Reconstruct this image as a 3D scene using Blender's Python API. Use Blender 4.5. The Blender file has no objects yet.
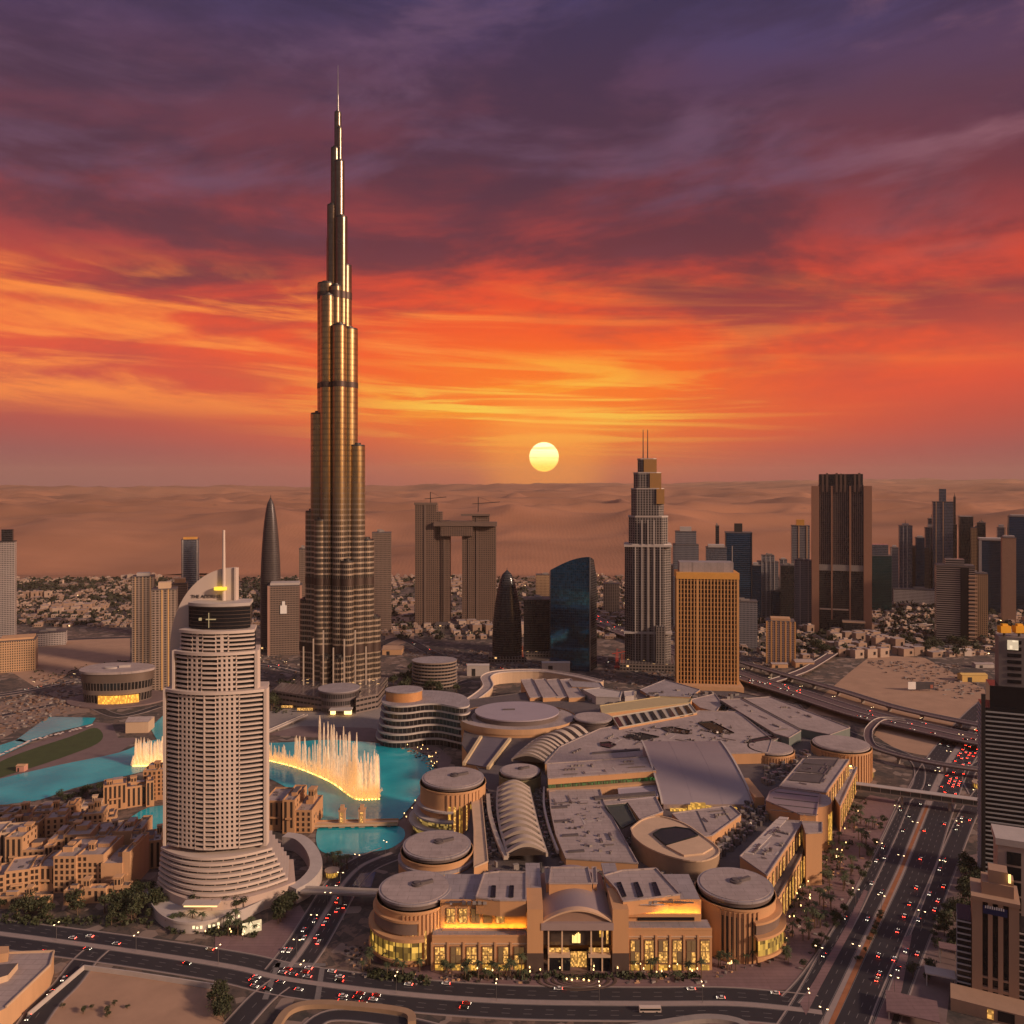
import bpy, math, random
from mathutils import Vector, Matrix, noise
R = math.radians
S = bpy.context.scene
COL = S.collection
rnd = random.Random(11)
# ---------------------------------------------------------------- camera, sky, sun, exposure
FPX, HC, YH, CX = 830.0, 290.0, 488.0, 512.0       # focal length in pixels, camera height, horizon row, centre column
cam_d = bpy.data.cameras.new('camera'); cam = bpy.data.objects.new('camera', cam_d); COL.objects.link(cam)
cam.location = (0, 0, HC); cam.rotation_euler = (R(90), 0, 0)
cam_d.sensor_width = 36.0; cam_d.lens = 36.0 * FPX / 1024.0
cam_d.shift_y = -(512.0 - YH) / 1024.0
cam_d.clip_start = 1.0; cam_d.clip_end = 120000.0
S.camera = cam
S.view_settings.view_transform = 'Standard'; S.view_settings.look = 'None'
S.view_settings.exposure = 0.0; S.view_settings.gamma = 1.0
S.cycles.use_denoising = True
S.cycles.max_bounces = 5; S.cycles.diffuse_bounces = 2; S.cycles.glossy_bounces = 3
S.cycles.transparent_max_bounces = 24; S.cycles.volume_bounces = 0
S.cycles.sample_clamp_indirect = 4.0
SUN_AZ, SUN_EL = 118.0, 21.0
def lin(c):
    c /= 255.0
    return c / 12.92 if c <= 0.04045 else ((c + 0.055) / 1.055) ** 2.4
def rgb(r, g, b): return (lin(r), lin(g), lin(b), 1.0)
class NT:
    """tiny node-tree writer"""
    def __init__(s, nt): s.nt = nt; nt.nodes.clear()
    def n(s, typ, ins=None, out=0, **kw):
        d = s.nt.nodes.new(typ)
        for k, v in kw.items(): setattr(d, k, v)
        for k, v in (ins or {}).items(): s.set(d.inputs[k], v)
        return d.outputs[out] if out is not None else d
    def set(s, sock, v):
        if isinstance(v, bpy.types.NodeSocket): s.nt.links.new(v, sock)
        else: sock.default_value = v
    def m(s, op, a, b=None, c=None, clamp=False):
        i = {0: a}
        if b is not None: i[1] = b
        if c is not None: i[2] = c
        return s.n('ShaderNodeMath', i, operation=op, use_clamp=clamp)
    def mix(s, f, a, b, blend='MIX'):
        d = s.n('ShaderNodeMix', None, None, data_type='RGBA', blend_type=blend)
        s.set(d.inputs[0], f); s.set(d.inputs[6], a); s.set(d.inputs[7], b)
        return d.outputs[2]
    def ramp(s, f, stops, interp='LINEAR'):
        d = s.n('ShaderNodeValToRGB', {0: f}, None); cr = d.color_ramp; cr.interpolation = interp
        while len(cr.elements) < len(stops): cr.elements.new(0.5)
        for e, (p, c) in zip(cr.elements, sorted(stops, key=lambda q: q[0])):
            e.position = p; e.color = c if len(c) == 4 else (*c, 1)
        return d.outputs[0]
    def sstep(s, x, a, b):
        return s.n('ShaderNodeMapRange', {0: x, 1: a, 2: b, 3: 0.0, 4: 1.0}, interpolation_type='SMOOTHSTEP')
def g1(v): return (v, v, v, 1)
W = bpy.data.worlds.new('World'); S.world = W; W.use_nodes = True
def build_sky():
    t = NT(W.node_tree)
    d = t.n('ShaderNodeVectorMath', {0: t.n('ShaderNodeTexCoord', out='Generated')}, operation='NORMALIZE')
    sp = t.n('ShaderNodeSeparateXYZ', {0: d}, None)
    x, y, z = sp.outputs
    el = t.m('ARCSINE', z); az = t.m('ARCTAN2', x, y)
    def cl(kx, kz, seed, slant=0.0, detail=7.0, dist=0.4, rough=0.55, scale=1.0):
        v = t.n('ShaderNodeCombineXYZ', {0: t.m('MULTIPLY', az, kx), 1: t.m('MULTIPLY', t.m('MULTIPLY_ADD', az, slant, el), kz), 2: seed})
        return t.n('ShaderNodeTexNoise', {'Vector': v, 'Scale': scale, 'Detail': detail, 'Roughness': rough, 'Distortion': dist})
    big = cl(1.6, 5.0, 3.7, -0.06, 4.0, 0.3)
    e2 = t.m('MULTIPLY_ADD', t.m('SUBTRACT', big, 0.5), 0.16, el)
    fac = t.m('DIVIDE', t.m('ADD', el, t.m('MULTIPLY', t.m('SUBTRACT', e2, el), t.sstep(el, 0.03, 0.16))), 0.8, clamp=True)
    def p(deg): return max(0.0, min(1.0, R(deg) / 0.8))
    base = t.ramp(fac, [(p(0), rgb(122, 78, 84)), (p(2.4), rgb(132, 70, 78)), (p(4.2), rgb(168, 66, 60)), (p(6.5), rgb(206, 72, 52)),
                        (p(9.5), rgb(232, 84, 40)), (p(13), rgb(206, 66, 44)), (p(16.5), rgb(146, 56, 58)), (p(20), rgb(108, 50, 60)),
                        (p(24), rgb(92, 56, 76)), (p(28), rgb(78, 60, 96)), (p(33), rgb(64, 60, 102)), (p(45), rgb(120, 104, 132))])
    # glow round the setting sun
    def glow(a0, e0, sa, se):
        da = t.m('DIVIDE', t.m('SUBTRACT', az, a0), sa); de = t.m('DIVIDE', t.m('SUBTRACT', el, e0), se)
        return t.m('EXPONENT', t.m('MULTIPLY', t.m('ADD', t.m('MULTIPLY', da, da), t.m('MULTIPLY', de, de)), -1.0))
    c = t.mix(t.m('MULTIPLY', glow(0.06, 0.14, 0.46, 0.115), 0.94), base, rgb(246, 74, 8))
    c = t.mix(t.m('MULTIPLY', glow(0.035, 0.11, 0.24, 0.062), 0.97), c, rgb(255, 118, 0))
    c = t.mix(t.m('MULTIPLY', glow(0.0386, 0.06, 0.16, 0.06), 0.4), c, (1.0, 0.30, 0.01, 1))
    # dark violet and wine-red cloud masses
    dk = t.sstep(cl(2.6, 8.5, 14.3, -0.06, 9.0, 0.35, 0.6), 0.42, 0.62)
    dkc = t.ramp(t.m('DIVIDE', el, 0.6, clamp=True), [(0.0, rgb(120, 66, 84)), (0.2, rgb(150, 60, 62)), (0.42, rgb(88, 42, 52)), (0.62, rgb(74, 44, 62)), (0.9, rgb(54, 44, 74))])
    c = t.mix(t.m('MULTIPLY', t.m('MULTIPLY', dk, 0.85), t.sstep(el, 0.05, 0.24)), c, dkc)
    # pale mauve upper wisps
    wp = t.sstep(cl(3.2, 10.0, 24.9, -0.06, 9.0, 0.4, 0.58), 0.47, 0.68)
    c = t.mix(t.m('MULTIPLY', t.m('MULTIPLY', wp, 0.5), t.sstep(el, 0.24, 0.36)), c, rgb(120, 86, 112))
    wr = t.m('MULTIPLY', t.sstep(az, 0.30, 0.55), t.m('MULTIPLY', t.sstep(el, 0.2, 0.3), wp))
    c = t.mix(t.m('MULTIPLY', wr, 0.5), c, rgb(165, 105, 108))
    # orange streaks low in the sky
    st = t.sstep(cl(2.2, 20.0, 5.2, 0.05, 9.0, 0.8, 0.62), 0.46, 0.66)
    band = t.m('MULTIPLY', t.sstep(el, 0.065, 0.11), t.m('SUBTRACT', 1.0, t.sstep(el, 0.20, 0.27)))
    side = t.m('ADD', t.m('MULTIPLY', t.m('SUBTRACT', 1.0, t.sstep(az, -0.42, 0.15)), 0.9), t.m('MULTIPLY', glow(0.06, 0.10, 0.3, 0.2), 0.75), clamp=True)
    sc = t.mix(t.sstep(glow(0.035, 0.09, 0.24, 0.07), 0.15, 0.8), rgb(255, 140, 50), rgb(255, 176, 10))
    c = t.mix(t.m('MULTIPLY', t.m('MULTIPLY', st, band), t.m('MAXIMUM', side, 0.25)), c, sc)
    st2 = t.sstep(cl(2.4, 40.0, 8.8, 0.03, 8.0, 1.2, 0.6), 0.47, 0.62)
    yl = t.m('MULTIPLY', st2, glow(0.02, 0.095, 0.20, 0.042))
    c = t.mix(yl, c, (1.0, 0.62, 0.06, 1))
    # the sky over and behind the camera: still bright with the last light
    back = t.m('MAXIMUM', t.sstep(el, 0.62, 1.0), t.m('SUBTRACT', 1.0, t.sstep(y, -0.45, 0.15)))
    bc = t.mix(t.sstep(el, 0.1, 0.9), (0.135, 0.10, 0.105, 1), (0.245, 0.23, 0.305, 1))
    c = t.mix(back, c, bc)
    ea = t.m('DIVIDE', t.m('SUBTRACT', az, R(138)), 0.24); ee = t.m('DIVIDE', t.m('SUBTRACT', el, 0.10), 0.16)      # added unseen golden glow behind the camera: warms facades, gives the towers gold highlights
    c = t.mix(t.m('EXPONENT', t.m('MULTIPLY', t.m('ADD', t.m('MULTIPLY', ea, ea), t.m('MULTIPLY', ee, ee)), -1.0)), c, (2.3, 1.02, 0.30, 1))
    # the disc
    sv = Vector((math.sin(R(2.21)) * math.cos(R(2.14)), math.cos(R(2.21)) * math.cos(R(2.14)), math.sin(R(2.14))))
    dot = t.n('ShaderNodeVectorMath', {0: d, 1: sv}, 'Value', operation='DOT_PRODUCT')
    halo = t.sstep(dot, math.cos(0.11), math.cos(0.016))
    c = t.mix(t.m('MULTIPLY', t.m('MULTIPLY', halo, halo), 0.6), c, (1.1, 0.36, 0.03, 1))
    disc = t.sstep(dot, math.cos(0.0183), math.cos(0.0170))
    dc = t.mix(t.sstep(el, R(1.3), R(2.9)), (1.9, 1.05, 0.12, 1), (2.3, 1.9, 0.85, 1))
    streak = t.sstep(cl(6.0, 260.0, 2.0, 0, 3.0), 0.60, 0.66)
    c = t.mix(t.m('MULTIPLY', disc, t.m('MULTIPLY_ADD', streak, -0.5, 1.0)), c, dc)
    sky = t.n('ShaderNodeTexSky', sky_type='NISHITA', sun_disc=False, sun_elevation=R(SUN_EL), sun_rotation=R(SUN_AZ))
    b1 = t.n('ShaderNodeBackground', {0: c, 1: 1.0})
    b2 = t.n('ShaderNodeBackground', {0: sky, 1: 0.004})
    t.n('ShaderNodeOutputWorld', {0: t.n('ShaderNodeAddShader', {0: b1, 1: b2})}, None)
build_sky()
sl = bpy.data.lights.new('sun_lamp', 'SUN'); sl.energy = 4.3; sl.angle = R(6); sl.color = (1.0, 0.69, 0.48)
so = bpy.data.objects.new('sun_lamp', sl); COL.objects.link(so)
_sd = Vector((math.sin(R(SUN_AZ)) * math.cos(R(SUN_EL)), math.cos(R(SUN_AZ)) * math.cos(R(SUN_EL)), math.sin(R(SUN_EL))))
so.rotation_euler = _sd.to_track_quat('Z', 'Y').to_euler()
# ---------------------------------------------------------------- building helpers
def G(px, py, z=0.0):
    """the place on the level z that is seen at this spot of the photograph"""
    Y = FPX * (HC - z) / (py - YH)
    return ((px - CX) / FPX * Y, Y)
def Pz(py, Y): return HC - (py - YH) / FPX * Y
def Px(px, Y): return (px - CX) / FPX * Y
def Dy(py): return FPX * HC / (py - YH)
class MB:
    def __init__(s): s.v = []; s.k = {}; s.f = []; s.uv = []; s.m = []
    def vi(s, p):
        k = (round(p[0], 3), round(p[1], 3), round(p[2], 3))
        if k not in s.k: s.k[k] = len(s.v); s.v.append(k)
        return s.k[k]
    def face(s, pts, uvs=None, mi=0):
        ids = [s.vi(p) for p in pts]
        if len(set(ids)) < 3: return
        if len(set(ids)) < len(ids):
            q = []; qu = []
            for i, a in enumerate(ids):
                if a not in q: q.append(a); qu.append((uvs or [(p[0], p[1]) for p in pts])[i])
            ids, uvs = q, qu
        s.f.append(ids); s.uv.append(uvs or [(p[0], p[1]) for p in pts]); s.m.append(mi)
    def wall(s, poly, z0, z1, mi=0, closed=True, u0=0.0, poly1=None):
        n = len(poly); u = u0; poly1 = poly1 or poly
        for i in range(n if closed else n - 1):
            a, b = poly[i], poly[(i + 1) % n]; a1, b1 = poly1[i], poly1[(i + 1) % n]
            L = math.hypot(b[0] - a[0], b[1] - a[1])
            s.face([(a[0], a[1], z0), (b[0], b[1], z0), (b1[0], b1[1], z1), (a1[0], a1[1], z1)], [(u, z0), (u + L, z0), (u + L, z1), (u, z1)], mi)
            u += L
    def prism(s, poly, z0, z1, mi=0, mt=None, bottom=False):
        poly = ccw(poly)
        s.wall(poly, z0, z1, mi)
        s.face([(p[0], p[1], z1) for p in poly], None, mi if mt is None else mt)
        if bottom: s.face([(p[0], p[1], z0) for p in reversed(poly)], None, mi)
    def box(s, cx, cy, z0, z1, wx, wy, rot=0.0, mi=0, mt=None, bottom=True):
        c, n = math.cos(rot), math.sin(rot)
        s.prism([(cx + a * wx / 2 * c - b * wy / 2 * n, cy + a * wx / 2 * n + b * wy / 2 * c) for a, b in ((-1, -1), (1, -1), (1, 1), (-1, 1))], z0, z1, mi, mt, bottom)
    def cyl(s, cx, cy, r, z0, z1, n=24, mi=0, mt=None, r1=None, ry=None, rot=0, bottom=False):
        r1 = r if r1 is None else r1; k = (ry / r) if ry else 1.0
        def ring(q): return [(cx + q * math.cos(t) * math.cos(rot) - q * k * math.sin(t) * math.sin(rot), cy + q * math.cos(t) * math.sin(rot) + q * k * math.sin(t) * math.cos(rot)) for t in [2 * math.pi * i / n for i in range(n)]]
        a, b = ring(r), ring(max(r1, 1e-3))
        s.wall(a, z0, z1, mi, poly1=b)
        if r1 > 0.02: s.face([(p[0], p[1], z1) for p in b], None, mi if mt is None else mt)
        if bottom: s.face([(p[0], p[1], z0) for p in reversed(a)], None, mi)
    def bar(s, p, q, w, h=None, mi=0):
        """a square bar from p to q"""
        p, q = Vector(p), Vector(q); d = (q - p)
        if d.length < 1e-6: return
        d.normalize(); up = Vector((0, 0, 1)) if abs(d.z) < 0.95 else Vector((0, 1, 0))
        a = d.cross(up).normalized() * (w / 2); b = a.cross(d).normalized() * ((h or w) / 2)
        c0 = [p - a - b, p + a - b, p + a + b, p - a + b]; c1 = [x + (q - p) for x in c0]
        for i in range(4):
            j = (i + 1) % 4; s.face([c0[i], c0[j], c1[j], c1[i]], None, mi)
        s.face(list(reversed(c0)), None, mi); s.face(c1, None, mi)
    def sheet(s, poly, z, mi=0):
        s.face([(p[0], p[1], z) for p in ccw(poly)], None, mi)
    def build(s, name, mat, parent=None, smooth=True, angle=35):
        me = bpy.data.meshes.new(name)
        o = Vector(ORG.get(parent.name, (0, 0, 0))) if parent else Vector((0, 0, 0))
        me.from_pydata([(v[0] - o.x, v[1] - o.y, v[2] - o.z) for v in s.v], [], s.f)
        uvl = me.uv_layers.new(name='UVMap')
        flat = [c for f in s.uv for p in f for c in p]
        uvl.data.foreach_set('uv', flat)
        mats = mat if isinstance(mat, (list, tuple)) else [mat]
        for q in mats: me.materials.append(q)
        me.polygons.foreach_set('material_index', s.m)
        if smooth:
            me.polygons.foreach_set('use_smooth', [True] * len(s.f)); me.set_sharp_from_angle(angle=R(angle))
        me.update()
        ob = bpy.data.objects.new(name, me); COL.objects.link(ob)
        if parent: ob.parent = parent; ORG[ob.name] = tuple(o)
        return ob
def ccw(poly):
    a = sum(p[0] * q[1] - q[0] * p[1] for p, q in zip(poly, list(poly[1:]) + [poly[0]]))
    return list(poly) if a > 0 else list(reversed(poly))
ORG = {}
def thing(name, label, cat, loc=(0, 0, 0), group=None):
    o = bpy.data.objects.new(name, None); COL.objects.link(o); o.location = loc; o.empty_display_size = 2
    o['label'] = label; o['category'] = cat
    if group: o['group'] = group
    ORG[o.name] = tuple(loc); return o
def tag(o, label, cat, group=None, kind=None):
    if label: o['label'] = label
    if cat: o['category'] = cat
    if group: o['group'] = group
    if kind: o['kind'] = kind
    return o
def struct(o, label=None): o['kind'] = 'structure'; return o
def put(mesh, name, parent, loc, rz=0.0, scale=None):
    """one more object that shares a mesh; loc in world metres"""
    o = bpy.data.objects.new(name, mesh); COL.objects.link(o)
    q = Vector(ORG.get(parent.name, (0, 0, 0))) if parent else Vector((0, 0, 0))
    o.location = Vector(loc) - q; o.rotation_euler = (0, 0, rz)
    if scale: o.scale = scale
    if parent: o.parent = parent
    return o
def copy_tree(root, loc, rz=0.0, label=None, group=None):
    c = root.copy(); COL.objects.link(c); c.location = loc; c.rotation_euler = (0, 0, rz)
    if label: c['label'] = label
    if group: c['group'] = group
    for ch in root.children:
        d = ch.copy(); COL.objects.link(d); d.parent = c
        for g in ch.children:
            e = g.copy(); COL.objects.link(e); e.parent = d
    return c
def spline(pts, n=8):
    out = []; P = [pts[0]] + list(pts) + [pts[-1]]
    for i in range(1, len(P) - 2):
        a, b, c, d = (Vector(q) for q in P[i - 1:i + 3])
        for k in range(n):
            t = k / n
            out.append(tuple(0.5 * ((2 * b) + (c - a) * t + (2 * a - 5 * b + 4 * c - d) * t * t + (3 * b - a - 3 * c + d) * t ** 3)))
    out.append(tuple(pts[-1])); return out
def offs(line, d):
    """the line moved sideways by d (left is positive)"""
    o = []
    for i, p in enumerate(line):
        a = Vector(line[max(i - 1, 0)][:2]); b = Vector(line[min(i + 1, len(line) - 1)][:2]); t = (b - a).normalized()
        o.append((p[0] - t.y * d, p[1] + t.x * d))
    return o
def along(line, step, start=0.0):
    """points and headings every step metres"""
    out = []; acc = -start
    for a, b in zip(line, line[1:]):
        a2, b2 = Vector(a[:2]), Vector(b[:2]); L = (b2 - a2).length
        if L < 1e-6: continue
        s = -acc if acc < 0 else (step - acc % step) % step if acc % step else 0.0
        while s < L:
            p = a2 + (b2 - a2) * (s / L); out.append((p.x, p.y, math.atan2(b2.y - a2.y, b2.x - a2.x))); s += step
        acc += L
    return out
def inside(p, poly):
    r = False; n = len(poly)
    for i in range(n):
        a, b = poly[i], poly[(i + 1) % n]
        if (a[1] > p[1]) != (b[1] > p[1]) and p[0] < (b[0] - a[0]) * (p[1] - a[1]) / (b[1] - a[1]) + a[0]: r = not r
    return r
# ---------------------------------------------------------------- materials
MC = {}
def mat(name, col, rough=0.7, metal=0.0, var=0.15, scale=0.15, spec=0.4, emit=None, es=0.0, streak=False):
    if name in MC: return MC[name]
    m = bpy.data.materials.new(name); m.use_nodes = True; t = NT(m.node_tree)
    tc = t.n('ShaderNodeTexCoord', None, None); v = tc.outputs['Object']
    if streak: v = t.n('ShaderNodeVectorMath', {0: v, 1: (1, 1, 0.12)}, operation='MULTIPLY')
    nz = t.n('ShaderNodeTexNoise', {'Vector': v, 'Scale': scale, 'Detail': 6.0, 'Roughness': 0.65})
    f = t.m('MULTIPLY_ADD', t.m('SUBTRACT', nz, 0.5), 2.2 * var, 1.0)
    c = t.n('ShaderNodeVectorMath', {0: (*col[:3],), 3: f}, operation='SCALE')
    ins = {'Base Color': c, 'Roughness': rough, 'Metallic': metal, 'Specular IOR Level': spec}
    if emit: ins['Emission Color'] = (*emit[:3], 1); ins['Emission Strength'] = es
    b = t.n('ShaderNodeBsdfPrincipled', ins); t.n('ShaderNodeOutputMaterial', {0: b}, None)
    MC[name] = m; return m
def facade(name, wall, glass, fh=4.0, bw=3.0, wx=0.7, wy=0.6, gm=0.6, gr=0.12, wr=0.6, wm=0.0, lit=0.0, litc=(1.0, 0.55, 0.2), ls=1.2, every=0, band=0.55, wvar=0.2):
    """a wall of windows laid out in metres along the wall (UV); every = a plain storey after this many"""
    if name in MC: return MC[name]
    m = bpy.data.materials.new(name); m.use_nodes = True; t = NT(m.node_tree)
    uv = t.n('ShaderNodeSeparateXYZ', {0: t.n('ShaderNodeUVMap')}, None)
    u = t.m('DIVIDE', uv.outputs[0], bw); v = t.m('DIVIDE', uv.outputs[1], fh)
    fu, fv = t.m('FRACT', u), t.m('FRACT', v)
    def inb(x, w):
        d = t.m('ABSOLUTE', t.m('SUBTRACT', x, 0.5)); return t.m('LESS_THAN', d, w / 2)
    w = t.m('MULTIPLY', inb(fu, wx), inb(fv, wy))
    cell = t.n('ShaderNodeCombineXYZ', {0: t.m('FLOOR', u), 1: t.m('FLOOR', v), 2: 0.0})
    wn = t.n('ShaderNodeTexWhiteNoise', {0: cell}, 0, noise_dimensions='3D')
    if every:
        fl = t.m('LESS_THAN', t.m('FRACT', t.m('DIVIDE', v, every)), 1.0 / every); w = t.m('MULTIPLY', w, t.m('SUBTRACT', 1.0, t.m('MULTIPLY', fl, 1.0 - band)))
    tc = t.n('ShaderNodeTexCoord', out='Object')
    nz = t.n('ShaderNodeTexNoise', {'Vector': tc, 'Scale': 0.05, 'Detail': 5.0})
    wv = t.m('MULTIPLY_ADD', t.m('SUBTRACT', nz, 0.5), 2 * wvar, 1.0)
    wc = t.n('ShaderNodeVectorMath', {0: tuple(wall[:3]), 3: wv}, operation='SCALE')
    gv = t.m('MULTIPLY_ADD', wn, 0.7, 0.6)
    gc = t.n('ShaderNodeVectorMath', {0: tuple(glass[:3]), 3: gv}, operation='SCALE')
    ins = {'Base Color': t.mix(w, wc, gc), 'Roughness': t.m('ADD', t.m('MULTIPLY', w, gr - wr), wr), 'Metallic': t.m('ADD', t.m('MULTIPLY', w, gm - wm), wm)}
    if lit > 0:
        on = t.m('MULTIPLY', w, t.m('GREATER_THAN', wn, 1.0 - lit))
        ins['Emission Color'] = (*litc, 1); ins['Emission Strength'] = t.m('MULTIPLY', on, ls)
    b = t.n('ShaderNodeBsdfPrincipled', ins, None)
    if gm > 0.3:   # panes never lie in one plane
        bp = t.n('ShaderNodeBump', {'Strength': 0.06, 'Distance': 1.0, 'Height': t.m('ADD', t.m('MULTIPLY', wn, 0.15), t.m('MULTIPLY', w, 0.1))}); t.set(b.inputs['Normal'], bp)
    t.n('ShaderNodeOutputMaterial', {0: b.outputs[0]}, None)
    MC[name] = m; return m
def glow(name, col, s):
    if name in MC: return MC[name]
    m = bpy.data.materials.new(name); m.use_nodes = True; t = NT(m.node_tree)
    t.n('ShaderNodeOutputMaterial', {0: t.n('ShaderNodeEmission', {0: (*col[:3], 1), 1: s})}, None)
    MC[name] = m; return m
def litpane(name, col, s, cell=1.2, dark=0.15):
    """a lit shop or room window: bright and dim patches of the room behind the glass"""
    if name in MC: return MC[name]
    m = bpy.data.materials.new(name); m.use_nodes = True; t = NT(m.node_tree)
    tc = t.n('ShaderNodeTexCoord', None, None)
    sp = t.n('ShaderNodeSeparateXYZ', {0: tc.outputs['Object']}, None)
    vx = t.m('FLOOR', t.m('MULTIPLY', t.m('ADD', sp.outputs[0], sp.outputs[1]), cell * 1.9)); vz = t.m('FLOOR', t.m('MULTIPLY', sp.outputs[2], cell * 1.3))
    vo = t.n('ShaderNodeTexWhiteNoise', {0: t.n('ShaderNodeCombineXYZ', {0: vx, 1: vz, 2: 0.0})}, 1)
    k = t.n('ShaderNodeSeparateColor', {0: vo}, 0)
    e = t.m('MULTIPLY', t.m('MAXIMUM', t.m('POWER', k, 1.6), dark), s)
    b = t.n('ShaderNodeBsdfPrincipled', {'Base Color': (0.05, 0.04, 0.03, 1), 'Roughness': 0.15, 'Emission Color': (*col[:3], 1), 'Emission Strength': e})
    t.n('ShaderNodeOutputMaterial', {0: b}, None)
    MC[name] = m; return m
SAND = mat('sand_render', (0.50, 0.29, 0.155), 0.85, var=0.22, scale=0.12, streak=True)
SAND2 = mat('pale_sand_render', (0.52, 0.36, 0.24), 0.85, var=0.2, scale=0.1, streak=True)
MALLW = mat('mall_stone', (0.50, 0.27, 0.13), 0.8, var=0.15, scale=0.08, streak=True)
def roofmat(name, col, w, h, rough=.8):
    m = bpy.data.materials.new(name); m.use_nodes = True; t = NT(m.node_tree); p = t.n('ShaderNodeTexCoord', out='Object')
    a = t.n('ShaderNodeTexNoise', {'Vector': p, 'Scale': .045, 'Detail': 7.0, 'Roughness': .7}); d = t.n('ShaderNodeTexNoise', {'Vector': t.n('ShaderNodeVectorMath', {0: p, 1: (1, .25, 1)}, operation='MULTIPLY'), 'Scale': .35, 'Detail': 5.0})
    r = t.n('ShaderNodeTexBrick', {'Vector': p, 'Color1': g1(1.0), 'Color2': g1(.90), 'Mortar': g1(.62), 'Scale': 1.0, 'Mortar Size': .18, 'Mortar Smooth': .4, 'Brick Width': w, 'Row Height': h})
    f = t.m('ADD', t.m('MULTIPLY_ADD', t.m('SUBTRACT', a, .5), .75, .97), t.m('MULTIPLY', t.m('SUBTRACT', d, .5), .35))
    c = t.n('ShaderNodeVectorMath', {0: t.mix(1.0, (*col, 1), r, 'MULTIPLY'), 3: f}, operation='SCALE')
    b = t.n('ShaderNodeBsdfPrincipled', {'Base Color': c, 'Roughness': rough}); t.n('ShaderNodeOutputMaterial', {0: b}, None); return m
ROOF = roofmat('membrane_roof', (0.36, 0.285, 0.265), 14.0, 5.0)
ROOF2 = roofmat('grey_roof', (0.30, 0.255, 0.26), 9.0, 9.0)
ROOFD = mat('dark_roof', (0.10, 0.08, 0.08), 0.8, var=0.4, scale=0.12)
METR = mat('standing_seam_metal', (0.34, 0.27, 0.27), 0.45, 0.35, var=0.12, scale=0.03)
WHITE = mat('white_paint', (0.54, 0.435, 0.375), 0.6, var=0.08, scale=0.1, streak=True)
PALE = mat('pale_concrete', (0.42, 0.36, 0.33), 0.8, var=0.2, scale=0.15)
CONC = mat('concrete', (0.25, 0.21, 0.19), 0.85, var=0.25, scale=0.2)
DGL = mat('dark_glass', (0.022, 0.022, 0.027), 0.12, 0.35, var=0.3, scale=0.2)
BGL = mat('blue_glass', (0.05, 0.13, 0.22), 0.08, 0.85, var=0.25, scale=0.08)
GGL = mat('green_glass', (0.06, 0.16, 0.08), 0.15, 0.4, var=0.5, scale=0.4)
STEEL = mat('steel', (0.32, 0.29, 0.28), 0.35, 0.8, var=0.1)
DSTEEL = mat('dark_steel', (0.06, 0.055, 0.055), 0.45, 0.6, var=0.1)
ASPH = mat('asphalt', (0.024, 0.021, 0.026), 0.75, var=0.35, scale=0.05)
PAVE = mat('paving', (0.17, 0.115, 0.11), 0.85, var=0.3, scale=0.1)
PINK = roofmat('pink_paving', (0.20, 0.118, 0.118), 60.0, 3.2)
KERB = mat('kerb_stone', (0.28, 0.22, 0.20), 0.85, var=0.2, scale=0.3)
LINE = mat('road_paint', (0.19, 0.17, 0.165), 0.7, var=0.2, scale=0.6)
SANDG = mat('bare_sand', (0.36, 0.22, 0.145), 0.95, var=0.3, scale=0.04)
LAWN = mat('lawn_grass', (0.045, 0.062, 0.018), 0.9, var=0.35, scale=0.08)
LEAF = mat('foliage', (0.040, 0.046, 0.018), 0.7, var=0.5, scale=0.6)
FARLEAF = mat('far_foliage', (0.030, 0.030, 0.017), 0.8, var=0.4, scale=0.1)
LEAF2 = mat('palm_frond', (0.05, 0.062, 0.025), 0.65, var=0.4, scale=0.8)
BARK = mat('bark', (0.12, 0.075, 0.045), 0.9, var=0.3, scale=1.0)
GOLDL = glow('lamp_gold', (1.0, 0.50, 0.10), 9.0)
WARML = glow('lamp_warm', (1.0, 0.66, 0.32), 6.0)
SHOP = litpane('lit_shop_window', (1.0, 0.48, 0.11), 1.5, 0.7, 0.22)
SHOPY = litpane('lit_yellow_window', (1.0, 0.50, 0.08), 1.25, 0.5, 0.3)
FRAME = mat('window_frame', (0.20, 0.12, 0.07), 0.6, var=0.1)
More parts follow.
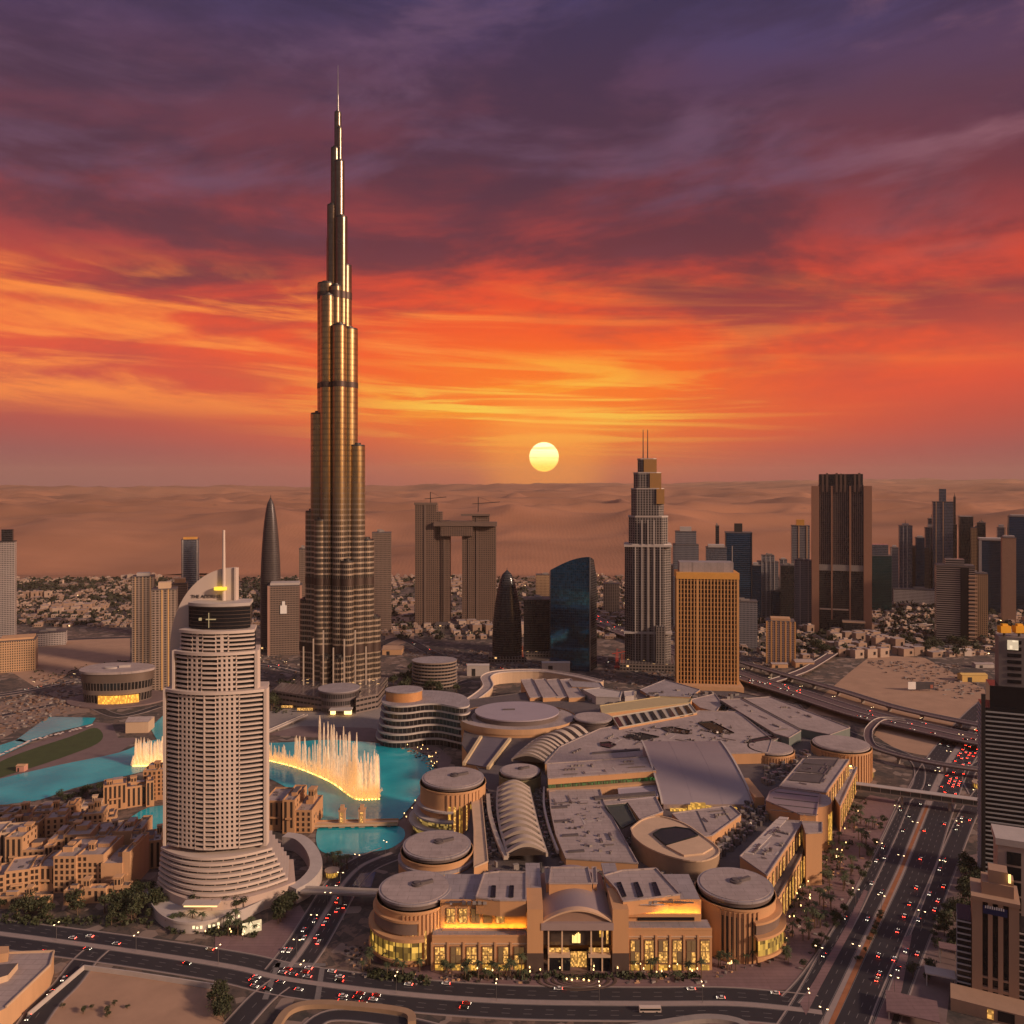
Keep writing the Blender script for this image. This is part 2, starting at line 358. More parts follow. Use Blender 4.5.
# ---------------------------------------------------------------- the ground, desert, water, roads
def ground_mat():
    m = bpy.data.materials.new('city_ground'); m.use_nodes = True; t = NT(m.node_tree)
    p = t.n('ShaderNodeTexCoord', out='Object')
    a = t.n('ShaderNodeTexNoise', {'Vector': p, 'Scale': 0.012, 'Detail': 8.0, 'Roughness': 0.7})
    b = t.n('ShaderNodeTexVoronoi', {'Vector': p, 'Scale': 0.03}, 'Color')
    bs = t.n('ShaderNodeSeparateColor', {0: b}, 0)
    d = t.n('ShaderNodeTexNoise', {'Vector': p, 'Scale': 0.15, 'Detail': 5.0, 'Roughness': 0.7})
    c = t.ramp(a, [(0.30, (0.035, 0.030, 0.028)), (0.45, (0.075, 0.055, 0.047)), (0.56, (0.13, 0.088, 0.068)), (0.7, (0.06, 0.046, 0.04))])
    c = t.mix(t.m('MULTIPLY', t.m('GREATER_THAN', bs, 0.72), 0.45), c, (0.26, 0.165, 0.12, 1))
    c = t.mix(t.sstep(d, 0.46, 0.62), c, t.mix(0.7, c, (0.022, 0.022, 0.02, 1)))
    e = t.n('ShaderNodeTexVoronoi', {'Vector': p, 'Scale': 0.11, 'Randomness': 1.0}, 'Color'); es = t.n('ShaderNodeSeparateColor', {0: e}, 0)
    c = t.mix(t.m('MULTIPLY', t.m('GREATER_THAN', es, 0.86), 0.6), c, (0.30, 0.22, 0.18, 1))
    c = t.mix(t.m('MULTIPLY', t.m('LESS_THAN', es, 0.2), 0.6), c, (0.03, 0.03, 0.028, 1))
    py = t.n('ShaderNodeSeparateXYZ', {0: p}, 1)
    c = t.mix(t.sstep(t.m('MULTIPLY_ADD', a, 900.0, py), 2850, 3250), c, (0.30, 0.135, 0.072, 1))
    s = t.n('ShaderNodeBsdfPrincipled', {'Base Color': c, 'Roughness': 0.9}); t.n('ShaderNodeOutputMaterial', {0: s}, None); return m
g = MB(); g.sheet([(-40000, -1500), (40000, -1500), (40000, 44000), (-40000, 44000)], 0.0)
struct(g.build('ground', ground_mat()))
def dune_h(x, y):
    def ridge(q):
        return 1.0 - abs(2.0 * (noise.noise(q) * 0.5 + 0.5) - 1.0)
    wx = x + 260 * noise.noise(Vector((x / 900, y / 900, 1.3))); wy = y + 420 * noise.noise(Vector((x / 1400, y / 1100, 7.1)))
    near = 140 * ridge(Vector((wx / 1900, wy / 1050, 0))) ** 1.5 + 85 * ridge(Vector((wx / 620 + 9, wy / 330, 3))) ** 1.4 + 7 * noise.noise(Vector((x / 160, y / 110, 5)))
    far = 210 * ridge(Vector((wx / 5200, wy / 2600, 12))) ** 1.5 + 80 * ridge(Vector((wx / 2100 + 4, wy / 1300, 15))) ** 2
    k = min(1.0, max(0.0, (y - 2790 - 170 * noise.noise(Vector((x / 420, 3.3, 0)))) / 1000.0)); kf = min(1.0, max(0.0, (y - 4500) / 6000.0)); kt = min(1.0, max(0.0, (y - 7000) / 16000.0)); kt = kt * kt * (3 - 2 * kt)
    tilt = 80 + 190 * math.tanh(x / 9000.0) + 40 * noise.noise(Vector((x / 6000, 0, 4)))
    return 0.35 + k * (2 + near * (1 - 0.45 * kf)) + kf * far * 0.8 + kt * tilt * .8
def dunes():
    NY, NX = 250, 300; v = []; f = []
    for j in range(NY + 1):
        y = 2760 * (26500 / 2760.0) ** (j / NY)
        for i in range(NX + 1):
            x = (i / NX - 0.5) * 2 * 0.82 * y
            v.append((x, y, dune_h(x, y)))
    for j in range(NY):
        for i in range(NX):
            a = j * (NX + 1) + i; f.append((a, a + 1, a + NX + 2, a + NX + 1))
    me = bpy.data.meshes.new('desert_terrain'); me.from_pydata(v, [], f); me.polygons.foreach_set('use_smooth', [True] * len(f))
    m = bpy.data.materials.new('dune_sand'); m.use_nodes = True; t = NT(m.node_tree)
    p = t.n('ShaderNodeTexCoord', out='Object')
    a = t.n('ShaderNodeTexNoise', {'Vector': t.n('ShaderNodeVectorMath', {0: p, 1: (0.6, 1.6, 1)}, operation='MULTIPLY'), 'Scale': 0.0011, 'Detail': 6.0})
    c = t.ramp(a, [(0.32, (0.20, 0.088, 0.05)), (0.5, (0.35, 0.155, 0.085)), (0.68, (0.27, 0.115, 0.062))])
    b2 = t.n('ShaderNodeTexNoise', {'Vector': t.n('ShaderNodeVectorMath', {0: p, 1: (1, 2.2, 1)}, operation='MULTIPLY'), 'Scale': 0.004, 'Detail': 4.0, 'Distortion': 1.0})
    c = t.mix(t.m('MULTIPLY', t.sstep(b2, 0.68, 0.76), 0.7), c, (0.09, 0.05, 0.03, 1))
    w = t.n('ShaderNodeTexWave', {'Vector': p, 'Scale': 0.02, 'Distortion': 6.0, 'Detail': 3.0}, 1)
    bp = t.n('ShaderNodeBump', {'Strength': 0.08, 'Distance': 3.0, 'Height': w})
    s = t.n('ShaderNodeBsdfPrincipled', {'Base Color': c, 'Roughness': 0.95, 'Normal': bp}); t.n('ShaderNodeOutputMaterial', {0: s}, None)
    me.materials.append(m); o = bpy.data.objects.new('desert_terrain', me); COL.objects.link(o); struct(o)
dunes()
def water_mat():
    m = bpy.data.materials.new('lake_water'); m.use_nodes = True; t = NT(m.node_tree)
    p = t.n('ShaderNodeTexCoord', out='Object')
    a = t.n('ShaderNodeTexNoise', {'Vector': p, 'Scale': 0.02, 'Detail': 3.0})
    c = t.ramp(a, [(0.35, (0.008, 0.30, 0.37)), (0.65, (0.025, 0.44, 0.50))])
    r = t.n('ShaderNodeTexNoise', {'Vector': p, 'Scale': 0.22, 'Detail': 5.0})
    bp = t.n('ShaderNodeBump', {'Strength': 0.4, 'Distance': 0.5, 'Height': r})
    s = t.n('ShaderNodeBsdfPrincipled', {'Base Color': c, 'Roughness': 0.10, 'Specular IOR Level': 0.5, 'Normal': bp}); t.n('ShaderNodeOutputMaterial', {0: s}, None); return m
WATER = water_mat()
def gpoly(pts, z=0.0): return [G(a, b, z) for a, b in pts]
LAKE = gpoly(spline([(-60, 812), (-40, 790), (0, 779), (60, 765), (118, 753), (150, 741), (190, 738), (270, 743), (330, 740), (392, 745), (420, 753), (434, 765), (426, 786), (406, 812), (392, 821),
              (320, 821), (305, 800), (262, 776), (215, 770), (165, 768), (122, 777), (72, 789), (40, 800), (0, 806), (-60, 822)], 4))
POND = gpoly(spline([(318, 826), (392, 825), (405, 836), (392, 848), (372, 852), (345, 856), (322, 852), (316, 840), (318, 826)], 4))
def flat(name, poly, z, m, kind='structure'):
    b = MB(); b.sheet(poly, z); o = b.build(name, m); o['kind'] = kind; return o
flat('lake_water', LAKE, 0.30, WATER)
flat('lake_water', POND, 0.30, WATER)
flat('pool_water', gpoly([(15, 741), (48, 717), (96, 718), (92, 724), (54, 733), (28, 743)]), 0.42, WATER)
flat('pool_water', gpoly([(150, 728), (166, 713), (172, 735), (158, 742)]), 0.42, WATER)
flat('pool_water', gpoly([(-20, 752), (20, 739), (30, 743), (0, 757), (-20, 760)]), 0.42, WATER)
LAGOON = gpoly(spline([(130, 818), (148, 808), (172, 807), (182, 825), (165, 844), (142, 840), (130, 818)], 3))
flat('lagoon_water', LAGOON, 0.30, WATER)
flat('canal_water', gpoly([(352, 886), (360, 874), (376, 872), (371, 888)]), 0.30, mat('deep_blue_water', (0.01, 0.05, 0.12), 0.15, var=0.2))
for q in (LAKE, POND, LAGOON):
    pass
flat('lawn', gpoly(spline([(-60, 800), (-20, 776), (0, 762), (30, 750), (70, 737), (94, 728), (103, 735), (97, 744), (70, 755), (38, 766), (0, 778), (-60, 800)], 4)), 0.35, LAWN)
flat('shore_paving', gpoly([(-80, 812), (-40, 774), (20, 748), (95, 722), (112, 724), (118, 738), (140, 738), (118, 753), (60, 766), (0, 781), (-60, 800)]), 0.12, PAVE)
flat('promenade_paving', gpoly([(262, 735), (300, 726), (372, 728), (440, 748), (452, 760), (436, 790), (418, 815), (410, 838), (395, 850), (398, 824), (412, 808), (428, 785), (437, 765), (420, 752), (392, 743), (330, 738)]), 0.11, PAVE)
flat('plaza_paving', gpoly([(250, 735), (268, 712), (300, 704), (400, 708), (376, 740), (330, 735)]), 0.08, CONC)
flat('right_paving', gpoly([(888, 1032), (906, 990), (938, 908), (962, 858), (990, 850), (985, 930), (952, 975), (945, 1032)]), 0.13, PAVE)
# sandy plots
flat('sand_lot', gpoly([(20, 1032), (84, 968), (214, 990), (228, 1032)]), 0.16, SANDG)
flat('sand_lot', gpoly([(804, 712), (850, 672), (872, 655), (925, 658), (985, 690), (985, 722), (935, 728), (880, 726)]), 0.16, SANDG)
flat('sand_lot', gpoly(spline([(874, 735), (884, 722), (905, 722), (950, 740), (975, 752), (940, 757), (900, 750), (874, 735)], 4)), 0.17, SANDG)
flat('sand_lot', gpoly([(40, 690), (5, 668), (28, 640), (130, 636), (130, 660), (80, 668)]), 0.10, SANDG)
flat('sand_lot', gpoly([(0, 702), (60, 690), (86, 694), (90, 712), (40, 718), (0, 740)]), 0.13, mat('building_site_soil', (0.23, 0.155, 0.12), 0.95, var=0.45, scale=0.08))
flat('sand_lot', gpoly([(388, 610), (414, 600), (414, 640), (384, 650)]), 0.10, SANDG)
flat('forecourt_paving', gpoly([(430, 966), (700, 966), (790, 905), (845, 815), (870, 795), (895, 800), (892, 820), (862, 880), (820, 945), (790, 990), (640, 992), (430, 984), (370, 960), (372, 940)]), 0.14, PINK)
flat('kerb_island', gpoly([(215, 935), (262, 925), (300, 905), (306, 915), (285, 965), (255, 966), (215, 955)]), 0.2, PINK)
flat('corner_paving', gpoly([(700, 1030), (745, 1002), (798, 1000), (792, 1030)]), 0.2, PINK)
def road(name, pts, w, z=0.25, m=None, med=0.0, lanes=3, edge=True, zc=0.0, nn=8):
    """a carriageway along pixel waypoints; markings and kerbs as their own setting sheets"""
    line = [p[:2] for p in spline([(*G(a, b, zc), 0.0) for a, b in pts], nn)]
    L, Rr = offs(line, w / 2), offs(line, -w / 2)
    b = MB()
    for i in range(len(line) - 1): b.face([(*Rr[i], z), (*Rr[i + 1], z), (*L[i + 1], z), (*L[i], z)])
    struct(b.build(name, m or ASPH))
    k = MB()
    if edge:
        for s in (1, -1):
            a, c = offs(line, s * (w / 2 + 0.9)), offs(line, s * (w / 2))
            for i in range(len(line) - 1):
                q = [a[i], a[i + 1], c[i + 1], c[i]]
                k.prism(q, z - 0.2, z + 0.14)
    if med > 0:
        a, c = offs(line, med / 2), offs(line, -med / 2)
        for i in range(len(line) - 1): k.prism([a[i], a[i + 1], c[i + 1], c[i]], z - 0.2, z + 0.16)
    if k.f: struct(k.build(name + '_kerb', KERB, smooth=False))
    mk = MB()
    half = (w - med) / 2; sides = (1, -1) if med > 0 else (0,)
    for s in sides:
        c0 = s * (med / 2 + half / 2) if s else 0.0; ww = half if s else w
        for q in range(lanes + 1):
            d = c0 - ww / 2 + 0.5 + (ww - 1.0) * q / lanes
            o = offs(line, d); solid = q in (0, lanes)
            a, c = offs(line, d + 0.14), offs(line, d - 0.14)
            if solid:
                for i in range(len(line) - 1): mk.face([(*c[i], z + 0.03), (*c[i + 1], z + 0.03), (*a[i + 1], z + 0.03), (*a[i], z + 0.03)])
            else:
                for x, y, h in along(o, 12.0):
                    mk.box(x, y, z + 0.02, z + 0.032, 4.5, 0.26, h, bottom=False)
    if mk.f: struct(mk.build(name + '_marking', LINE, smooth=False))
    return line
FRONT = road('front_road', [(-60, 928), (0, 934), (128, 951), (230, 967), (290, 980), (400, 994), (512, 1002), (640, 1004), (730, 1004), (790, 1009), (822, 1013)], 30, z=0.21, med=4.0, lanes=3)
BLVD = road('boulevard_road', [(800, 1068), (830, 1018), (865, 945), (900, 873), (928, 804), (950, 760), (985, 715), (1015, 690)], 42, med=5.5, lanes=4)
flat('median_planting', gpoly([(826, 1030), (832, 1030), (870, 945), (902, 873), (929, 806), (926, 806), (898, 873), (864, 945)]), 0.46, mat('orange_paving', (0.30, 0.115, 0.05), 0.9, var=0.4, scale=0.15))
LEFTR = road('access_road', [(286, 972), (306, 945), (326, 912), (342, 886), (362, 866), (392, 853)], 26, z=0.27, med=3.0, lanes=3)
flat('crossing_asphalt', gpoly([(262, 996), (276, 965), (322, 968), (318, 1000)]), 0.29, ASPH)
SIDE1 = road('service_road', [(790, 1000), (812, 975), (845, 925), (868, 880), (890, 835), (905, 800)], 9, z=0.24, lanes=2)
SIDE2 = road('service_road', [(880, 1040), (893, 1000), (925, 920), (945, 870), (968, 815), (985, 790)], 13, z=0.24, lanes=2)
LOTR = road('side_street', [(10, 1060), (40, 1012), (66, 985), (84, 962), (98, 949)], 15, z=0.23, lanes=2)
BOT = road('lower_road', [(190, 1080), (238, 1024), (262, 998), (280, 984)], 14, z=0.24, lanes=2)
RING = road('roundabout_road', [(300, 1040), (330, 1016), (400, 1022), (470, 1040)], 9, z=0.22, lanes=1)
WEST = road('western_road', [(-40, 700), (20, 692), (80, 680), (140, 668), (250, 664), (300, 672)], 24, z=0.22, med=3, lanes=3)
WEST2 = road('western_street', [(-40, 724), (20, 712), (60, 704), (90, 706), (120, 716), (160, 706)], 12, z=0.2, lanes=2)
FARR = road('far_avenue', [(-40, 648), (60, 640), (140, 637), (210, 634)], 20, z=0.2, lanes=3)
MID = road('rear_avenue', [(370, 650), (400, 638), (430, 652), (462, 664), (500, 668), (560, 664), (600, 660), (650, 676), (700, 684)], 20, z=0.2, lanes=3)
MIDB = road('rear_street', [(250, 700), (300, 695), (384, 700), (420, 694), (470, 680)], 12, z=0.18, lanes=2)
flat('kerb_island', gpoly([(872, 1030), (892, 985), (904, 938), (912, 935), (902, 990), (886, 1040)]), 0.44, PINK)
flat('kerb_island', gpoly([(800, 1004), (815, 980), (845, 928), (864, 890), (868, 892), (850, 934), (822, 985), (806, 1016)]), 0.43, PINK)
for k, q in enumerate(([(262, 1000), (276, 963), (281, 963), (268, 1000)], [(314, 1002), (320, 967), (325, 967), (320, 1002)], [(272, 968), (278, 962), (326, 964), (325, 968)])):
    flat('crossing_marking', gpoly(q), 0.34, mat('worn_paint', (.16, .14, .135), .8, var=.4, scale=.8))
# elevated highway and its ramps: things of their own (bridges)
def viaduct(name, label, pts, w, zdeck, med=2.0, pier=45.0, rail=True, nn=8, deckm=None, lanes=4, group=None, ends=0.0):
    line = [p[:2] for p in spline([(*G(a, b, zdeck), 0.0) for a, b in pts], nn)]
    mx = line[len(line) // 2]; root = thing(name, label, 'overpass', (mx[0], mx[1], 0), group)
    n = len(line)
    def zz(i):
        if ends <= 0: return zdeck
        q = min(i, n - 1 - i) / (n - 1) / ends; return zdeck * min(1.0, 0.06 + q)
    L, Rr = offs(line, w / 2), offs(line, -w / 2)
    b = MB()
    for i in range(n - 1):
        a0, a1 = zz(i), zz(i + 1)
        b.face([(*Rr[i], a0), (*Rr[i + 1], a1), (*L[i + 1], a1), (*L[i], a0)])
        b.face([(*L[i], a0 - 1.6), (*L[i + 1], a1 - 1.6), (*Rr[i + 1], a1 - 1.6), (*Rr[i], a0 - 1.6)])
        b.face([(*Rr[i], a0 - 1.6), (*Rr[i + 1], a1 - 1.6), (*Rr[i + 1], a1), (*Rr[i], a0)])
        b.face([(*L[i + 1], a1 - 1.6), (*L[i], a0 - 1.6), (*L[i], a0), (*L[i + 1], a1)])
    b.build('deck', deckm or mat('viaduct_asphalt', (0.10, 0.062, 0.066), 0.8, var=0.3, scale=0.05), root)
    for s in (1, -1):
        r = MB(); a, c = offs(line, s * w / 2), offs(line, s * (w / 2 - 0.5))
        for i in range(n - 1):
            for (p, q, z0, z1) in ((a, c, 0, 1.1),):
                A = [(*p[i], zz(i) + z0), (*p[i + 1], zz(i + 1) + z0), (*q[i + 1], zz(i + 1) + z0), (*q[i], zz(i) + z0)]
                B = [(*p[i], zz(i) + z1), (*p[i + 1], zz(i + 1) + z1), (*q[i + 1], zz(i + 1) + z1), (*q[i], zz(i) + z1)]
                r.face(B if s < 0 else B[::-1])
                r.face([A[0], A[1], B[1], B[0]]); r.face([A[3], A[2], B[2], B[3]][::-1])
        r.build('parapet', PALE, root)
    mk = MB()
    for q in range(1, lanes * 2):
        if q == lanes: continue
        for x, y, h in along(offs(line, -w / 2 + w * q / (lanes * 2)), 14.0):
            mk.box(x, y, zdeck + 0.02, zdeck + 0.034, 5, 0.3, h, bottom=False)
    if ends <= 0 and mk.f: mk.build('lane_marking', LINE, root, smooth=False)['kind'] = 'stuff'
    if med:
        mm = MB(); a, c = offs(line, med / 2), offs(line, -med / 2)
        for i in range(n - 1): mm.prism([a[i], a[i + 1], c[i + 1], c[i]], zz(i) - 0.1, zz(i) + 0.9)
        mm.build('central_barrier', KERB, root, smooth=False)
    for x, y, h in along(line, pier, pier / 2):
        pm = MB()
        i = min(range(n), key=lambda k: (line[k][0] - x) ** 2 + (line[k][1] - y) ** 2)
        if zz(i) < 3: continue
        pm.box(x, y, 0, zz(i) - 2.8, 2.2, min(w * 0.35, 6), h); pm.box(x, y, zz(i) - 2.8, zz(i) - 1.55, 2.6, w * 0.8, h)
        pm.build('pier', CONC, root)
    return root, line
HWR, HWY = viaduct('highway_viaduct', 'wide elevated highway with red tail lights crossing behind the shopping mall', [(560, 596), (600, 622), (660, 645), (740, 675), (800, 694), (860, 713), (920, 727), (985, 741), (1060, 752)], 40, 8.0, lanes=5)
HW2R, HW2 = viaduct('highway_ramp', 'narrow side carriageway running along the far edge of the elevated highway', [(742, 662), (790, 676), (840, 690), (900, 708), (985, 726), (1050, 738)], 13, 8.0, med=0, lanes=2)
HW3R, HW3 = viaduct('highway_ramp', 'curving side road climbing away behind the elevated highway towards the tall brown tower', [(762, 684), (800, 672), (822, 660), (846, 645), (868, 634), (892, 628), (930, 624)], 15, 6.0, med=0, lanes=2)
HW4R, HW4 = viaduct('highway_ramp', 'thin curved flyover ramp over the boulevard in front of the elevated highway', [(868, 737), (873, 746), (892, 753), (930, 762), (985, 770), (1040, 775)], 9, 9.0, med=0, lanes=1)
HW5R, HW5 = viaduct('highway_ramp', 'hooked loop ramp round the sandy island below the elevated highway', [(905, 720), (882, 719), (870, 728), (868, 737)], 9, 8.5, med=0, lanes=1)
HW6 = road('loop_road', [(870, 742), (900, 752), (918, 765), (918, 785), (905, 800)], 9, z=0.3, lanes=2)
HW7 = road('loop_road', [(975, 795), (968, 778), (978, 765), (1000, 755)], 9, z=0.3, lanes=2)
HW8 = road('under_road', [(700, 700), (790, 716), (840, 730), (880, 748)], 14, z=0.26, lanes=3)
# ---------------------------------------------------------------- towers
def rect(cx, cy, wx, wy, rot=0.0):
    c, n = math.cos(rot), math.sin(rot)
    return [(cx + a * wx / 2 * c - b * wy / 2 * n, cy + a * wx / 2 * n + b * wy / 2 * c) for a, b in ((-1, -1), (1, -1), (1, 1), (-1, 1))]
def spot(x0, x1, yt, yb, depth, rot=0.0):
    """footprint and height of a block whose picture outline is x0..x1, yt..yb"""
    Y = Dy(yb); app = (x1 - x0) / FPX * Y
    w = (app - depth * abs(math.sin(rot))) / max(0.2, math.cos(rot))
    return Px((x0 + x1) / 2, Y), Y + depth / 2, Y, w, Pz(yt, Y)
FC = {}
def plain_tower(label, x0, x1, yt, yb, depth, fm, rot=0.0, roof=ROOFD, cap=None, mast=0, group=None, name='office_tower', podium=0, crown=None, side=None, fins=None, finm=None, finw=1.6, tiers=None):
    cx, cy, Y, w, h = spot(x0, x1, yt, yb, depth, rot)
    t = thing(name, label, 'tower', (cx, cy, 0), group); t.rotation_euler = (0, 0, -math.atan2(cx, cy) * .8)
    z0 = 0.0
    if podium:
        p = MB(); p.prism(rect(cx, cy, w * 1.5, depth * 1.5, rot), 0, podium); p.build('podium', [FC['pod']], t); z0 = podium
    tl = tiers or [(1.0, 1.0)]
    for k, (frac, hf) in enumerate(tl):
        b = MB(); z1 = h * hf
        b.wall(ccw(rect(cx, cy, w * frac, depth * frac, rot)), z0, z1); b.build('facade', fm, t)
        r = MB(); r.prism(rect(cx, cy, w * frac + 0.6, depth * frac + 0.6, rot), z1 - 0.4, z1 + 1.2); r.build('roof', roof, t)
        z0 = z1
    wt, dt = w * tl[-1][0], depth * tl[-1][0]
    if cap:
        c = MB(); c.prism(rect(cx, cy, wt * cap[0], dt * cap[0], rot), h + 1.2, h + cap[1]); c.build('roof_plant', PALE if len(cap) < 3 else cap[2], t)
    else:
        c = MB()
        for _ in range(3): c.box(cx + rnd.uniform(-.25, .25) * wt, cy + rnd.uniform(-.25, .25) * dt, h + 1.2, h + rnd.uniform(3, 6), wt * rnd.uniform(.12, .3), dt * rnd.uniform(.12, .3), rot)
        c.build('roof_plant', CONC, t)
    if mast:
        m = MB(); m.cyl(cx, cy, 0.9, h, h + mast, 8, r1=0.3); m.build('mast', DSTEEL, t)
    if fins:
        for q in fins:
            ux = (q - 0.5) * w; c, n = math.cos(rot), math.sin(rot)
            px, py = cx + ux * c + depth / 2 * n, cy + ux * n - depth / 2 * c
            m = MB(); m.box(px, py, 0, h + 0.5, finw, 1.6, rot); m.build('fin', finm or PALE, t)
    if side:
        m = MB()
        for s in (-1, 1):
            c, n = math.cos(rot), math.sin(rot); ux = s * (w / 2 + side[0] / 2)
            mm = MB(); mm.box(cx + ux * c, cy + ux * n, 0, h * side[1], side[0], depth * 0.9, rot); mm.build('corner_pier', side[2], t)
    return t, cx, cy, w, h
FC['pod'] = facade('podium_facade', (0.16, 0.125, 0.11), (0.03, 0.03, 0.035), 5, 5, .7, .55, 0.3, lit=0.06)
FC['sand'] = facade('sand_facade', (0.44, 0.27, 0.15), (0.06, 0.05, 0.045), 3.8, 3.2, .5, .55, 0.3)
FC['brown'] = facade('brown_facade', (0.20, 0.135, 0.105), (0.045, 0.045, 0.05), 3.8, 2.6, .6, .55, 0.4)
FC['grey'] = facade('grey_facade', (0.23, 0.215, 0.235), (0.045, 0.06, 0.085), 3.8, 2.4, .6, .7, 0.5)
FC['steel'] = facade('steel_facade', (0.20, 0.195, 0.225), (0.055, 0.075, 0.115), 3.9, 1.8, .75, .8, 0.7)
FC['blue'] = facade('blue_facade', (0.05, 0.075, 0.12), (0.02, 0.075, 0.16), 3.9, 1.6, .9, .88, 0.8, .1)
FC['teal'] = facade('teal_facade', (0.04, 0.07, 0.08), (0.02, 0.10, 0.115), 3.9, 1.6, .9, .88, 0.75, .1)
FC['dark'] = facade('dark_facade', (0.055, 0.05, 0.055), (0.025, 0.027, 0.032), 3.9, 1.8, .85, .8, 0.5, .15)
FC['band'] = facade('banded_facade', (0.30, 0.24, 0.215), (0.035, 0.035, 0.04), 4.0, 40, 1.0, .55, 0.4)
FC['white'] = facade('white_facade', (0.55, 0.47, 0.43), (0.05, 0.05, 0.055), 3.6, 2.6, .55, .6, 0.4)
FC['resi'] = facade('flats_facade', (0.26, 0.19, 0.15), (0.06, 0.05, 0.05), 3.5, 5.2, .62, .55, 0.35)
FC['unfin'] = facade('concrete_frame', (0.155, 0.095, 0.07), (0.035, 0.024, 0.02), 4.0, 4.6, .6, .55, 0.0, .8)

# ---- the very tall stepped tower
def great_tower():
    Y = 1203.0; k = Y / FPX; cx = Px(337.5, Y)
    t = thing('skyscraper', 'immensely tall stepped silver tower with a needle spire rising beside the lake', 'skyscraper', (cx, Y, 0))
    m = bpy.data.materials.new('ribbed_tower_skin'); m.use_nodes = True; n = NT(m.node_tree)
    uv = n.n('ShaderNodeSeparateXYZ', {0: n.n('ShaderNodeUVMap')}, None)
    z = uv.outputs[1]
    fv = n.m('FRACT', n.m('DIVIDE', z, 7.6)); fu = n.m('FRACT', n.m('DIVIDE', uv.outputs[0], 2.9))
    slab = n.m('LESS_THAN', fv, 0.34); fin = n.m('LESS_THAN', fu, 0.28)
    up = n.sstep(z, 190, 360)                                    # upper shaft: the storeys read finer, and gold highlights are painted in
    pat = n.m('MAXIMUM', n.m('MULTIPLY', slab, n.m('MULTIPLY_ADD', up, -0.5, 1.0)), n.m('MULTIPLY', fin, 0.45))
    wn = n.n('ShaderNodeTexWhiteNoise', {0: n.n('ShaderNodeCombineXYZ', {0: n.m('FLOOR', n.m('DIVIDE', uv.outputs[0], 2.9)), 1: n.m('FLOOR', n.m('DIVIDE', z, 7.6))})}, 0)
    gl = n.mix(up, n.mix(wn, (0.030, 0.024, 0.024, 1), (0.06, 0.045, 0.04, 1)), n.mix(wn, (0.40, 0.26, 0.115, 1), (0.50, 0.335, 0.155, 1)))  # dark glass below; upper glass takes the gold of the sun highlights as colour
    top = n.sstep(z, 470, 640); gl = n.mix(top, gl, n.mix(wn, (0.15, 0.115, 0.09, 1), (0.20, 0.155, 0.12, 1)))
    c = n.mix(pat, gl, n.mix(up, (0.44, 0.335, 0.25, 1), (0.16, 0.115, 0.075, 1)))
    nz = n.n('ShaderNodeTexNoise', {'Vector': n.n('ShaderNodeTexCoord', out='Object'), 'Scale': 0.03, 'Detail': 4.0})
    b = n.n('ShaderNodeBsdfPrincipled', {'Base Color': c, 'Metallic': n.m('MULTIPLY_ADD', up, 0.4, 0.5), 'Roughness': n.m('MULTIPLY_ADD', nz, 0.14, 0.22)})
    n.n('ShaderNodeOutputMaterial', {0: b}, None)
    # each bay: left and right edge and top row in the picture, and how far it stands towards us (in the same pixels)
    bays = [(334, 341, 113, -2), (337.5, 343, 131, 4), (331.5, 340, 151, 3), (336, 345.5, 165, 6), (328, 338.5, 208, 4), (337.5, 349, 221, 8), (326.5, 337, 240, 0), (339, 352.5, 268, 4),
            (318.5, 336.5, 286, 4), (333, 344, 290, 12), (341, 359.5, 332, 9), (312, 328.5, 415, 5), (351, 367, 447, 11), (306, 320, 512, 2), (359, 375, 540, 6),
            (300, 313, 600, 0), (367, 381, 617, 2), (323.5, 338, 300, 14), (336.5, 350.5, 330, 19), (318, 330, 520, 16), (345, 358, 560, 22), (326, 336.5, 652, 26), (339, 351, 652, 30)]
    for (a, c2, yt, dp) in bays:
        r = (c2 - a) / 2 * k; x = Px((a + c2) / 2, Y); y = Y - dp * k; h = Pz(yt, Y)
        b = MB(); b.cyl(x, y, r, 0, h, 28); o = b.build('bay', [m], t)
        lip = MB(); lip.cyl(x, y, r * 0.97, h, h + 2.2, 28); lip.cyl(x, y, r * 0.5, h + 2.2, h + 5, 12); lip.build('bay_roof', DSTEEL, t)
    core = MB(); core.prism([(Px(306, Y), Y + 4), (Px(322, Y), Y - 6 * k), (Px(354, Y), Y - 6 * k), (Px(375, Y), Y + 4), (Px(352, Y), Y + 40), (Px(325, Y), Y + 40)], 0, Pz(620, Y)); core.build('core', [m], t)
    for (y0, y1) in ((294, 301), (384, 389.5), (576, 583), (641, 650)):     # mechanical storeys
        for (a, c2, yt, dp) in bays:
            if yt > y0 - 2: continue
            x = Px((a + c2) / 2, Y); r = (c2 - a) / 2 * k + 0.35
            if y0 > 300 and not (c2 > 0): continue
            mm = MB(); mm.wall([(x + r * math.cos(q), Y - dp * k + r * math.sin(q)) for q in [2 * math.pi * i / 28 for i in range(28)]], Pz(y1, Y), Pz(y0, Y)); mm.build('mechanical_storey', mat('louvre_bronze', (0.075, 0.048, 0.04), 0.5, 0.5, var=0.2), t)
    sp = MB(); sp.cyl(Px(338, Y), Y, 2.6 * k / 2, Pz(118, Y), Pz(95, Y), 12, r1=1.5 * k / 2); sp.cyl(Px(338, Y), Y, 1.3 * k / 2, Pz(95, Y), Pz(65, Y), 8, r1=0.25); sp.build('spire', STEEL, t)
    po = MB(); P = gpoly_m = [(Px(a, Y), y) for a, y in ((296, Y - 60), (318, Y - 78), (352, Y - 82), (386, Y - 60), (388, Y), (296, Y))]
    po.prism(P, 0, 16); po.build('podium', [FC['pod'], CONC], t)
